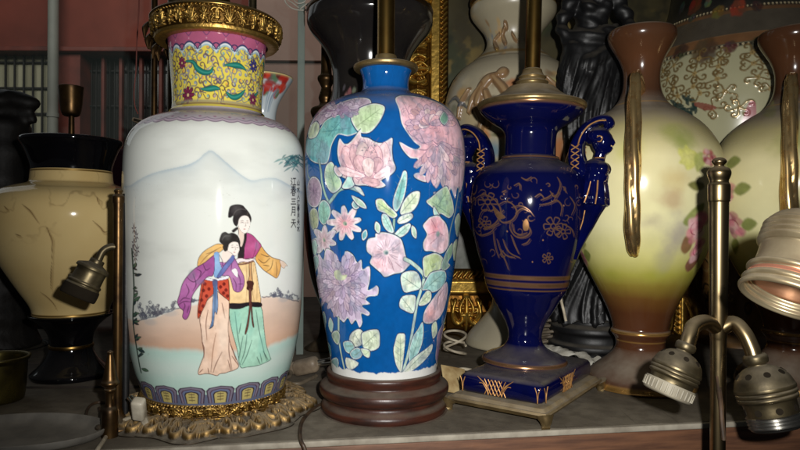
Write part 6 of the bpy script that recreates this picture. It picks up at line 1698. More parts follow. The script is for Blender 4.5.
def picture_frame():
    Y = 1.0; K = Y/F
    o = at(398, 338, Y)
    xL = at(400, 225, Y)[0]; xI = at(447, 225, Y)[0]; xR2 = at(668, 225, Y)[0]; xR = at(715, 225, Y)[0]
    zB = .0006; zI = at(460, 268, Y)[2]; zT = at(400, -150, Y)[2]; zI2 = at(400, -80, Y)[2]
    t = thing('picture_frame', 'ornate carved gilt frame around a dark painting, leaning behind the lamps', 'picture frame', ((xL+xR)/2, Y, zB))
    def rail(name, w, h, n, m, o, ux, uz, seed):
        # w across the moulding (outer edge to sight edge), h along the rail
        S = Strip(w, h, n, m, srgb(140, 96, 34))
        U = S.S/w
        S.prof = 0.010+0.018*np.interp(U, [0, .08, .35, .60, .64, .80, .84, .97, 1], [0, .55, 1, .7, .45, .55, .30, .18, 0])
        SX, SZ = np.meshgrid(S.S, S.Z)
        rn = random.Random(seed); n_ = int(h/.052)
        for i in range(n_):
            z = (i+.5)*h/n_
            for sg in (-1, 1):
                q = [(w*(.30+.26*(1-v)*math.cos(5*v+.6)), z+sg*(.010+.013*(1-.6*v)*math.sin(5*v+.6))) for v in np.linspace(0, 1, 14)]
                S.line(q, .0072, None, emb=.009, smooth=2, taper=.2)
                S.line([(w*.12, z+sg*.006), (w*.3, z+sg*.019), (w*.52, z+sg*.023)], .006, None, emb=.007, taper=.5)
                S.line([(w*.55, z+sg*.004), (w*.42, z+sg*.010), (w*.25, z+sg*.008)], .005, None, emb=.009, taper=.5)
            S.line([(w*.06, z), (w*.58, z)], .008, None, emb=.011, taper=.5)
            S.line([(w*.575, z-.0005), (w*.575, z+.0005)], .011, None, emb=.010, smooth=1)
            for k in range(5): S.line([(w*rn.uniform(.05, .6), z+rn.uniform(-.024, .024)) for _ in range(3)], .0045, None, emb=.006*rn.uniform(.5, 1), taper=.6)
        for i in range(int(h/.0085)):       # twisted ribbon by the sight edge
            z = (i+.5)*.0085
            S.line([(w*.87, z-.004), (w*.96, z+.004)], .0052, None, emb=.0045, smooth=1, taper=.3)
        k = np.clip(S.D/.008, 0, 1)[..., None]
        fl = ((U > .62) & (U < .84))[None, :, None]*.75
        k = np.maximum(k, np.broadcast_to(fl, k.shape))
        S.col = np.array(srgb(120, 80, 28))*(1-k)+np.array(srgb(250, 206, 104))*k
        S.D += .0006*(fbm(SX*180, SZ*180, 5)-.5)
        S.gold[:] = 1
        return S.build(name, M['frame_gilt'], t, o, ux, uz, (0, -1, 0))
    W = xI-xL; H = zI-zB
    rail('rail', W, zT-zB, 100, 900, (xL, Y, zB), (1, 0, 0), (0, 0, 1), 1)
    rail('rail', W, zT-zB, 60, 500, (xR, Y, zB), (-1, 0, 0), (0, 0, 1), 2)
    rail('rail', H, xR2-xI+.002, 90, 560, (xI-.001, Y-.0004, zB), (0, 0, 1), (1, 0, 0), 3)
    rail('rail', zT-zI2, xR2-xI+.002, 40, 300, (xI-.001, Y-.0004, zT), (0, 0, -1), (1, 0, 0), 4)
    mb = MB(); mb.box(((xL+xR)/2, Y+.010, (zB+zT)/2), (xR-xL-.004, .018, zT-zB-.004), .001); mb.build('backing', M['dark_board'], t)
    # dark landscape, oil on canvas
    S = Strip(xR2-xI+.01, zI2-zI+.01, 200, 240, srgb(40, 40, 28))
    SX, SZ = np.meshgrid(S.S, S.Z)
    a = fbm(SX*14, SZ*14, 2, 5); b = fbm(SX*40, SZ*40, 9, 4); c = fbm(SX*9+3, SZ*9, 19, 4)
    S.col = np.array(srgb(34, 30, 22))*(1-a[..., None])+np.array(srgb(92, 84, 54))*a[..., None]
    S.blend((slice(None), slice(None)), sstep(.52, .66, c)*.6, srgb(52, 66, 40)); S.blend((slice(None), slice(None)), sstep(.55, .7, b)*sstep(.45, .6, c)*.7, srgb(140, 118, 62)); S.blend((slice(None), slice(None)), sstep(.6, .75, fbm(SX*24, SZ*24, 33))*.5, srgb(20, 26, 26))
    S.D = .0006*b
    S.build('painting', M['oil_paint'], t, (xI-.005, Y+.0008-.002, zI-.005), (1, 0, 0), (0, 0, 1), (0, -1, 0))
    return t
M['black_painted'] = m_painted('black_painted', 0.1, 0.04, start=0.6, grime=0.008, spec=0.25)
M['oil_paint'] = m_painted('oil_paint', 0.35, 0.1)
M['gilt_handle'] = m_plain('gilt_handle', srgb(236, 200, 138), 0.30, 0.92, srgb(196, 146, 86), 120, dust=0.05, lo=.25, hi=.5, start=.75)
# ================================================================== 7. sockets, poles and small things
def socket_parts(parent, c, axis, s, ring, mat, name='socket'):
    """bulb holder hanging along axis (towards its mouth) from c; s is its body radius"""
    ax = np.array(axis, float); ax /= np.linalg.norm(ax)
    u = np.cross(ax, [0, 1.0, 0]); u /= np.linalg.norm(u); w = np.cross(ax, u)
    mb = MB()
    mb.lathe(cr([(.001, 0), (s*.36, 0), (s*.36, 0), (s*.42, s*.10), (s*.40, s*.30), (s*.30, s*.36), (s*.34, s*.42), (s*.46, s*.46), (s*.62, s*.55), (s*.88, s*.80), (s*1.0, s*1.12), (s*1.02, s*1.16), (s*1.02, s*1.26), (s*.98, s*1.30), (s*1.02, s*1.34), (s*1.02, s*1.42), (s*.97, s*1.46),
                 (s*1.01, s*1.50), (s*1.01, s*1.58), (s*.94, s*1.64), (s*.88, s*1.70), (s*.86, s*2.15), (s*.82, s*2.2), (s*.80, s*2.0), (s*.5, s*1.9), (.0001, s*1.9)], 3), c, ax, n=56)
    so = mb.build(name, mat, parent, sharp=50)
    hb = MB()
    n = 8
    for k in range(n):
        a = 2*math.pi*k/n+.2
        d = u*math.cos(a)+w*math.sin(a)
        nn = d*.80-ax*.62; nn /= np.linalg.norm(nn)
        q = np.array(c)+d*(s*.775)+ax*(s*.69)
        hb.lathe([(.0001, -s*.02), (s*.115, -s*.02), (s*.115, s*.022), (s*.085, s*.026), (.0001, s*.02)], q, nn, n=14)
        q = np.array(c)+d*(s*.865)+ax*(s*1.93)
        hb.lathe([(.0001, -s*.03), (s*.12, -s*.03), (s*.12, s*.014), (.0001, s*.014)], q, d, n=14)
    hb.build('vent_hole', M['hole_dark'], so)
    if ring == 'porcelain':
        rb = MB()
        rb.lathe(cr([(s*.80, s*1.86), (s*.98, s*1.84), (s*1.02, s*1.90), (s*1.0, s*2.28), (s*.94, s*2.38), (s*.80, s*2.42), (s*.70, s*2.40), (s*.68, s*2.30), (s*.68, s*2.0), (s*.8, s*1.86)], 3), c, ax, n=48)
        n = 30
        for k in range(n):
            a = 2*math.pi*k/n; d = u*math.cos(a)+w*math.sin(a)
            rb.tube([np.array(c)+d*s*1.0+ax*s*1.92, np.array(c)+d*s*1.0+ax*s*2.28], s*.048, 6)
        rb.build('shade_ring', M['porcelain_ring'], so)
    else:
        rb = MB()
        prof = [(s*.84, s*2.08)]
        for k in range(4):
            z = s*(2.12+.115*k); prof += [(s*.86, z), (s*.91, z+s*.04), (s*.86, z+s*.085)]
        prof += [(s*.84, s*2.60), (s*.76, s*2.62), (s*.72, s*2.5), (s*.70, s*2.1)]
        rb.lathe(cr(prof, 3), c, ax, n=48)
        rb.build('shade_ring', M['steel'] if ring == 'steel' else mat, so)
    return so

FLOOR = -0.32
def two_socket_stand():
    Y = 0.44
    zt = at(721, 157, Y)[2]
    X0 = at(718.5, 300, Y)[0]
    t = thing('lamp_stand', 'brass lamp stand with two arms, one socket holding a white porcelain ring', 'lamp stand', (X0, Y, FLOOR))
    K = Y/F
    zy = lambda y: at(719, y, Y)[2]
    mb = MB()
    mb.lathe(cr([(.0001, zy(460)), (7.2*K, zy(460)), (7.2*K, zy(460)), (7.4*K, zy(350)), (8.2*K, zy(330)), (8.8*K, zy(250)), (9.2*K, zy(201)), (9.2*K, zy(201))], 4)[::1], (X0, Y, 0), n=40)
    mb.lathe(cr([(9.2*K, zy(202)), (10.2*K, zy(200)), (10.4*K, zy(186)), (9.6*K, zy(184)), (9.6*K, zy(184)), (8.8*K, zy(181)), (10.6*K, zy(176)), (11.0*K, zy(172)), (9*K, zy(168.4)), (5.6*K, zy(167)), (4.6*K, zy(165.4)), (6.6*K, zy(163)), (6.8*K, zy(160.8)), (4*K, zy(158)), (.0001, zy(157.4))], 4), (X0, Y, 0), n=40)
    mb.lathe([(.0052, FLOOR+.012), (.0052, zy(455))], (X0, Y, 0), n=32)
    mb.lathe(cr([(.0001, FLOOR+.0003), (.085, FLOOR+.0003), (.085, FLOOR+.0003), (.084, FLOOR+.008), (.05, FLOOR+.016), (.012, FLOOR+.026), (.0055, FLOOR+.04)], 4), (X0, Y, 0), n=56)
    mb.build('pole', M['bronze_grey'], t, sharp=50)
    # arms leave the pole and curl over
    A = lambda x, y, d=0.0: at(x, y, Y+d)
    def arm(pts, r=.0052):
        m = MB(); m.tube(cr(pts, 8), r, 16); return m
    arm([A(719, 330), A(706, 322, -.004), A(694, 326, -.010), A(690, 335, -.014), A(687, 345, -.016)]).build('arm', M['bronze_grey'], t)
    arm([A(719, 330), A(733, 323, -.004), A(744, 333, -.010), A(751, 347, -.014), A(754, 356, -.016)]).build('arm', M['bronze_grey'], t)
    ax = at(665, 388, Y-.018)-at(684, 341, Y-.016)
    socket_parts(t, at(687, 343, Y-.016), ax, .0160, 'porcelain', M['bronze_dark'])
    ax = at(777, 428, Y-.026)-at(754, 355, Y-.016)
    socket_parts(t, at(754, 354.5, Y-.016), ax, .0188, 'steel', M['bronze_dark'])
    mb = MB(); mb.tube(cr([A(719, 388, -.010), A(721, 404, -.0085), A(722, 420, -.009), A(724, 440, -.010)], 4), .0016, 8); mb.tube(cr([A(717, 376, -.010), A(718.5, 390, -.0105)], 3), .0009, 6)
    mb.build('wire', M['cord_brown'], t)
    return t

def near_socket():
    Y = 0.30
    c = at(819, 222, Y); ax = at(785, 312, Y-.010)-c
    t = thing('lamp_socket', 'large pale metal bulb socket with a threaded rim, nearest at the edge of the picture', 'lamp socket', tuple(c))
    axn = ax/np.linalg.norm(ax); s = .0186
    mb = MB()
    prof = [(.001, -.002), (s*.5, -.002), (s*.5, 0), (s*.62, s*.05), (s*.95, s*.14), (s*1.1, s*.32), (s*1.14, s*.40)]
    for k in range(4):
        z = s*(.42+.15*k); prof += [(s*1.14, z), (s*1.185, z+s*.05), (s*1.185, z+s*.08), (s*1.145, z+s*.13)]
    prof += [(s*1.10, s*1.05), (s*1.06, s*1.12), (s*1.06, s*1.60), (s*1.10, s*1.64), (s*1.17, s*1.68), (s*1.19, s*1.74), (s*1.15, s*1.80), (s*1.10, s*1.83), (s*1.12, s*1.95), (s*1.16, s*1.99), (s*1.20, s*2.05), (s*1.17, s*2.11), (s*1.14, s*2.14), (s*1.19, s*2.20), (s*1.22, s*2.27), (s*1.19, s*2.33),
             (s*1.14, s*2.35), (s*1.10, s*2.30), (s*1.06, s*2.24), (s*1.10, s*2.16), (s*1.05, s*2.08), (s*1.06, s*1.98), (s*1.0, s*1.9), (s*.98, s*1.6), (s*.6, s*1.5), (.0001, s*1.5)]
    mb.lathe(cr(prof, 3), c, axn, n=72)
    mb.build('socket', M['socket_bright'], t, sharp=60)
    mb = MB(); mb.lathe([(s*1.101, s*1.845), (s*1.115, s*1.86), (s*1.135, s*1.94), (s*1.11, s*1.955)], c, axn, n=72); mb.build('insulating_band', M['copper_pink'], t)
    mb = MB(); mb.tube(cr([c-axn*.002, c-axn*.016+np.array([.004, 0, 0]), c+np.array([.030, .004, .030]), c+np.array([.075, .01, .022]), c+np.array([.125, .015, -.02]), c+np.array([.155, .02, -.14]), np.array([c[0]+.160, Y+.02, FLOOR+.02])], 8), .006, 16); mb.build('arm', M['bronze_grey'], t)
    q = (c[0]+.160, Y+.02, 0)
    mb = MB(); mb.lathe(cr([(.0001, FLOOR+.0003), (.07, FLOOR+.0003), (.07, FLOOR+.0003), (.068, FLOOR+.010), (.02, FLOOR+.022), (.006, FLOOR+.04)], 4), q, n=48); mb.build('base', M['bronze_grey'], t)
    return t

def left_lamp_arm():
    Y = 0.52; K = Y/F
    X0 = at(118, 300, Y)[0]
    t = thing('lamp_stand', 'dark brass lamp pole with one downturned bulb socket, in front of the marbled lamp', 'lamp stand', (X0, Y, 0))
    zy = lambda y: at(118, y, Y)[2]
    mb = MB()
    mb.lathe(cr([(.0001, .0002), (.017, .0002), (.017, .0002), (.0165, .004), (.008, .008), (5*K, .016), (4.6*K, zy(395)), (4.4*K, zy(300)), (4.8*K, zy(205)), (5.6*K, zy(203)), (5.8*K, zy(197)), (4.4*K, zy(195)), (3.4*K, zy(193)), (4.4*K, zy(191)), (2.6*K, zy(188.6)), (.0001, zy(188))], 4), (X0, Y, 0), n=32)
    mb.build('pole', M['brass_dark'], t)
    mb = MB(); x1 = at(126, 300, Y+.012)[0]
    mb.lathe([(3.6*K, .0002), (3.4*K, zy(193)), (.0001, zy(192.6))], (x1, Y+.012, 0), n=24); mb.build('rod', M['black_bronze'], t)
    mb = MB(); mb.tube(cr([at(118, 247, Y), at(110, 247, Y-.003), at(103, 251, Y-.006), at(99, 259, Y-.008), at(97, 264, Y-.009)], 8), .0030, 14); mb.build('arm', M['bronze_dark'], t)
    c = at(98, 260, Y-.009); ax = at(72, 306, Y-.02)-c
    s = .0128; axn = ax/np.linalg.norm(ax)
    mb = MB()
    mb.lathe(cr([(.0001, 0), (s*.42, 0), (s*.45, s*.25), (s*.62, s*.34), (s*.98, s*.5), (s*1.04, s*.62), (s*1.04, s*.74), (s*.92, s*.80), (s*.94, s*1.5), (s*.98, s*1.56), (s*1.04, s*1.62), (s*1.04, s*1.72), (s*1.0, s*1.8), (s*1.06, s*1.95), (s*1.08, s*2.5), (s*1.0, s*2.6), (s*.9, s*2.5), (s*.85, s*2.0), (.0001, s*1.9)], 3), c, axn, n=48)
    so = mb.build('socket', M['bronze_dark'], t)
    mb = MB(); mb.lathe(cr([(s*1.062, s*1.92), (s*1.10, s*1.98), (s*1.115, s*2.5), (s*1.03, s*2.63), (s*.98, s*2.6)], 3), c, axn, n=48); mb.build('insulating_band', M['hole_dark'], so)
    mb = MB(); mb.box(np.array(c)+axn*s*1.1+np.array([-s*1.0, -.002, -s*.1]), (.005, .005, .006), .001); mb.build('switch', M['bronze_dark'], so)
    # a turned cone finial standing against the pole
    return t

def cone_finial():
    Y = 0.50; K = Y/F
    X0 = at(110, 390, Y)[0]
    zy = lambda y: at(110, y, Y)[2]
    mb = MB(); mb.lathe(cr([(.0001, .0002), (8*K, .0002), (8*K, .0002), (7.6*K, zy(412)), (4.6*K, zy(405)), (4.4*K, zy(393)), (5.4*K, zy(391)), (5.4*K, zy(389)), (4.2*K, zy(388)), (8.4*K, zy(384.5)), (8.6*K, zy(382)), (7.2*K, zy(379)), (5.4*K, zy(370)), (3.8*K, zy(360)), (2.6*K, zy(354)), (3.0*K, zy(352)), (.0001, zy(350))], 4), (X0, Y, 0), n=40)
    o = mb.build('turned_finial', M['brass_dark'], None, (X0, Y, 0))
    return tag(o, 'small cone shaped brass finial standing at the foot of the dark lamp pole', 'finial')

def brass_cup():
    Y = 0.60; X0 = at(-4, 380, Y)[0]; K = Y/F
    zy = lambda y: at(-4, y, Y)[2]
    mb = MB(); mb.lathe(cr([(.0001, .0002), (22*K, .0002), (22*K, .0002), (25*K, zy(398)), (27*K, zy(378)), (27.6*K, zy(362)), (27.6*K, zy(362)), (30*K, zy(359)), (30.4*K, zy(357)), (29*K, zy(356)), (26.4*K, zy(359)), (25.6*K, zy(376)), (22*K, zy(394)), (.0001, zy(396))], 4), (X0, Y, 0), n=56)
    o = mb.build('brass_cup', M['brass_green'], None, (X0, Y, 0))
    return tag(o, 'greenish brass cup with a rolled rim, cut by the left edge', 'cup')

def grey_dish():
    c = on_shelf(30, 440); 
    mb = MB()
    n = 40
    X, Yc = c[0]-.01, c[1]+.002
    prof = [(.0001, .0006), (.045, .0006), (.060, .003), (.0655, .0075), (.067, .0085), (.068, .0075), (.064, .002), (.047, .0001), (.0001, .0001)]
    v, f = lathe_geo(cr(prof, 3), (0, 0, 0), n=72)
    v = [(X+p[0]*1.0, Yc+p[1]*.62, p[2]) for p in v]
    mb.add(v, f)
    o = mb.build('oval_dish', M['grey_dish'], None, (X, Yc, 0))
    return tag(o, 'shallow grey oval dish lying at the lower left corner of the shelf', 'dish')

def red_jug():
    Y = 0.70; x0 = 262; X0 = at(x0, 225, Y)[0]
    t = thing('red_vase', 'red and pale blue flared vase showing behind the yellow neck', 'vase', (X0, Y, 0))
    prof = prof_px(x0, Y, [(79, 29), (77.5, 30), (79, 30), (84, 27), (92, 22), (100, 17.5), (108, 14.5), (120, 13), (140, 16), (180, 22), (230, 28), (290, 27), (330, 22), (360, 20), (374, 22), (377, 21)])
    P = Pot(prof, X0, Y, srgb(186, 196, 200), nrow=200, front=200, back=40)
    SX, SZ = np.meshgrid(P.S, P.Z); rn = random.Random(3)
    zy = lambda y: at(x0, y, Y)[2]
    for i in range(46):
        s = rn.uniform(-1.7, 1.7)*P.RR; z = rn.uniform(zy(98), zy(80))
        P.blob((s*.7, z), rn.uniform(.005, .010), rn.uniform(.003, .006), srgb(*rn.choice([(176, 36, 28), (200, 60, 40), (140, 26, 26), (90, 40, 40), (84, 120, 90)])), .9, soft=.4, nz=.3, nf=150)
    P.blend((slice(None), slice(None)), np.exp(-((SZ-zy(78.8))/.0012)**4), srgb(206, 190, 130))
    for i in range(20):
        s = rn.uniform(-1.5, 1.5)*P.RR*.5; P.line([(s, zy(114)), (s*1.2, zy(100)), (s*1.5, zy(92))], .002, srgb(120, 140, 160), .7, taper=.5)
    P.build('body', M['marble_glaze'], t)
    return t

def candlestick():
    Y = 0.86; x0 = 325.5; X0 = at(x0, 225, Y)[0]
    prof = prof_px(x0, Y, [(349, 20), (349, 20), (347, 20), (342, 13), (334, 6), (300, 4.5), (200, 5), (150, 6), (126, 10), (117, 14), (112, 15.4), (108.5, 14), (106, 8), (103, 6.4), (98, 7.6), (93, 6.2), (88, 5), (84, 6.6), (80, 8.6), (76.5, 8.2), (74, 5.6), (60, 5.2), (40, 5.2), (0, 5.2), (-40, 5.2), (-41, .1)])
    prof = [(.0001, prof[0][1])]+prof
    mb = MB(); mb.lathe(cr([(r, max(z, .0002)) for r, z in prof], 4), (X0, Y, 0), n=40)
    o = mb.build('candlestick', M['brass_dark'], None, (X0, Y, 0))
    return tag(o, 'slim dark brass candlestick with a turned knop, left of the black flared vase', 'candlestick')

def dark_sculpture():
    Y = 0.86; K = Y/F
    X0 = at(8, 300, Y)[0]
    def p(x, y, w=0.0): return at(x, y, Y)+np.array([0, w*K, 0])
    z0 = .001
    mb = MB()
    mb.tube(cr([p(2, 120), p(1, 160), p(0, 200), p(-3, 260), p(-4, 340)], 5), [v*K for v in (24, 26, 26, 32, 38)], 20)
    mb.tube(cr([p(-20, 106), p(0, 103), p(20, 102), p(34, 106)], 5), [v*K for v in (15, 15, 12, 7)], 16)
    mb.tube(cr([p(0, 112), p(20, 114), p(33, 118), p(37, 119)], 5), [v*K for v in (14, 9, 6, 3)], 14)
    mb.ball(p(0, 104), (20*K, 18*K, 12*K), 16); mb.ball(p(33, 104), 6*K, 10); mb.ball(p(14, 95, -8), 5*K, 10)
    mb.tube(cr([p(-10, 96, 6), p(-14, 88, 8)], 3), [5*K, 1.5*K], 8)
    mb.lathe([(.0001, z0), (46*K, z0), (46*K, at(0, 350, Y)[2]), (36*K, at(0, 344, Y)[2]), (.0001, at(0, 343, Y)[2])], (X0-.012, Y, 0), n=40)
    t = thing('animal_sculpture', 'dark carved animal head on a column at the left edge', 'sculpture', (X0, Y, 0))
    def bark(co, no): return co+no*(.003*(vnoise(co[:, 0]*60, co[:, 2]*60, 4)-.5)+.002*np.sin(co[:, 2]*170))[:, None]
    remeshed('figure', mb, M['dark_figure'], t, .004, 1, bark)
    return t

def cords_and_plugs():
    W = np.array
    def cord(name, pts, r, mat, label, cat='cord'):
        q = cr(pts, 8); org = tuple(q[0])
        mb = MB(); mb.tube(q, r, 10); o = mb.build(name, mat, None, org); tag(o, label, cat); return o
    s = lambda x, y, z=.0016: on_shelf(x, y, z)
    # left: grey flex and white plug beside the white lamp's base
    t = thing('power_plug', 'small white plug wedged against the left side of the scrolled brass base', 'plug', tuple(s(139, 410, .004)))
    c = at(139, 409, .50)
    mb = MB(); mb.box(c, (.010, .009, .020), .0022, .5, Vector((0, 1, 0)).rotation_difference(Vector((.5, .8, .5))).to_matrix()); mb.tube([c, s(146, 424, .0075)], .003, 8); mb.build('body', M['plug_plastic'], t)
    mb = MB()
    for d in (-.0025, .0025): mb.tube([at(135, 404, .50)+W([0, d, 0]), at(129.5, 397, .505)+W([0, d, 0])], .0011, 8)
    mb.build('pin', M['steel'], t)
    cord('cord', [s(146, 424, .0085), s(138, 418, .011), s(124, 420, .008), s(112, 428, .003), s(104, 440), s(96, 452, .0016), s(92, 462, -.002)], .0017, M['cord_white'], 'pale flex running from the white plug over the shelf at left')
    cord('cord', [s(120, 405), s(101, 402), s(90, 406), s(86, 416), s(92, 424), s(101, 420), s(99, 408)], .0013, M['cord_brown'], 'dark looped wire lying left of the brass finial')
    # between white and blue lamps
    c = on_shelf(306, 366, .012)
    t = thing('power_plug', 'dusty grey plug lying between the white lamp and the blue flowered lamp', 'plug', (c[0], c[1], 0))
    R = Vector((0, 1, 0)).rotation_difference(Vector((.9, -.25, .25))).to_matrix()
    mb = MB(); mb.box(c, (.017, .032, .017), .006, 0, R); mb.ball(c+W([-.014, .003, -.003]), .0075, 14); mb.build('body', M['plug_grey'], t)
    mb = MB()
    for d in (-.004, .004):
        mb.tube([c+W([.014, -.004, .004+d*.4]), c+W([.030, -.010+d, .008+d*.4])], .0021, 10)
    mb.build('pin', M['steel'], t)
    cord('cord', [c+W([-.018, .004, -.004]), s(290, 376, .004), s(284, 380, .003), s(296, 384), s(306, 381), s(316, 376)], .0022, M['cord_grey'], 'grey flex curling from the dusty plug behind the scrolled base')
    cord('cord', [s(330, 401), s(322, 404), s(312, 410), s(303, 420), s(300, 431), s(301, 441, .0018), at(305, 450, .483), at(307, 470, .483)], .0016, M['cord_brown'], 'thin brown wire hanging over the shelf edge beside the wooden stand')
    # between blue lamp and urn: coil, paper tag, pale scraps
    loop = []
    for k in range(34):
        a = k*.55; loop.append(on_shelf(455, 362, .001)+W([.0135*math.cos(a), .012*math.sin(a), .012+.010*math.sin(a*.5+1)+.0006*k]))
    cord('cord', loop, .0016, M['cord_white'], 'coiled pale flex stacked between the blue lamp and the urn lamp')
    cord('cord', [on_shelf(452, 372, .012), on_shelf(462, 369, .018), on_shelf(476, 371, .014), on_shelf(492, 374, .012), on_shelf(505, 362, .016)], .0018, M['cord_white'], 'pale flex stretched behind the plinth of the urn lamp')
    c = on_shelf(455, 380, .012)
    t = thing('price_tag', 'folded yellowish card tag beside the coiled flex', 'tag', (c[0], c[1], 0))
    mb = MB(); R = Vector((0, 0, 1)).rotation_difference(Vector((.25, -.75, .6))).to_matrix(); mb.box(c, (.030, .030, .0012), .0004, .35, R); mb.box(c+W([.002, .009, -.003]), (.026, .024, .0012), .0004, .75, R); mb.build('card', M['tag_card'], t)
    cord('cord', [at(567, 262, .70), at(566, 276, .70), at(563, 288, .70), at(561, 298, .70), at(564, 312, .70), at(566, 321, .70)], .0016, M['cord_white'], 'short pale cord hanging behind the right figure handle')
    # heap of dark flex right of the urn foot
    rn = random.Random(3); pts = []
    c = on_shelf(553, 357, .0)
    for k in range(60):
        a = k*.62; pts.append(c+W([.020*math.cos(a)+rn.uniform(-.003, .003), .014*math.sin(a)+rn.uniform(-.003, .003), .006+.0011*k*.6+.006*abs(math.sin(a))]))
    cord('cord', pts, .0021, M['cord_grey'], 'heap of dark grey flex behind the right side of the plinth')
    c = on_shelf(584, 366, .004)
    t = thing('cloth_strip', 'crumpled white strip lying between the urn lamp and the rose vase', 'cloth', (c[0], c[1], 0))
    mb = MB(); q = cr([c+W([-.045, .03, .014]), c+W([-.02, .012, .014]), c+W([0, 0, .010]), c+W([.012, -.012, .004])], 8)
    v = []; f = []
    for i, a in enumerate(q):
        for j in range(7):
            b = a+W([.010*(j-3)/3, .008*(j-3)/3, .004*math.sin(j*1.6+i*.5)+.002]); v.append(b)
    n0 = len(v)
    v += [p+W([0, 0, -.0014]) for p in v]
    for i in range(len(q)-1):
        for j in range(6):
            k = i*7+j; f.append((k, k+1, k+8, k+7)); f.append((n0+k, n0+k+7, n0+k+8, n0+k+1))
    m_ = len(q)
    for i in range(m_-1):
        for j in (0, 6):
            k = i*7+j; f.append((k, k+7, n0+k+7, n0+k))
    for j in range(6):
        for i in (0, m_-1):
            k = i*7+j; f.append((k, k+1, n0+k+1, n0+k))
    mb.add(v, f); mb.build('cloth', M['white_cloth'], t, sharp=80)
    # switch on a wire, hanging behind the white lamp's shoulder
    Y = .70
    t = thing('cord_switch', 'small dark framed switch hanging on a thin red wire beside the white shoulder', 'switch', tuple(at(140, 122, Y)))
    mb = MB(); R = Vector((0, 0, 1)).rotation_difference(Vector((.1, -1, .1))).to_matrix()
    c = at(140.5, 122, Y)
    mb.box(c, (.0150, .0130, .005), .0016, 0, Vector((0, 1, 0)).rotation_difference(Vector((.35, 0, .94))).to_matrix() @ R); mb.build('body', M['plug_grey'], t)
    mb = MB(); mb.box(c+W([0, -.0032, 0]), (.0100, .0088, .003), .0008, 0, Vector((0, 1, 0)).rotation_difference(Vector((.35, 0, .94))).to_matrix() @ R); mb.build('button', M['hole_dark'], t)
    mb = MB(); mb.tube(cr([at(138, 114, Y), at(135, 106, Y), at(134, 92, Y), at(136, 70, Y), at(137, 40, Y), at(139, 5, Y), at(140, -60, Y)], 6), .0007, 6); mb.build('wire', M['red_paint'], t)
M['copper_pink'] = m_plain('copper_pink', srgb(206, 140, 116), .35, .7)
M['brass_green'] = m_plain('brass_green', srgb(120, 108, 54), .3, .9, srgb(70, 62, 34), 40, dust=.4)

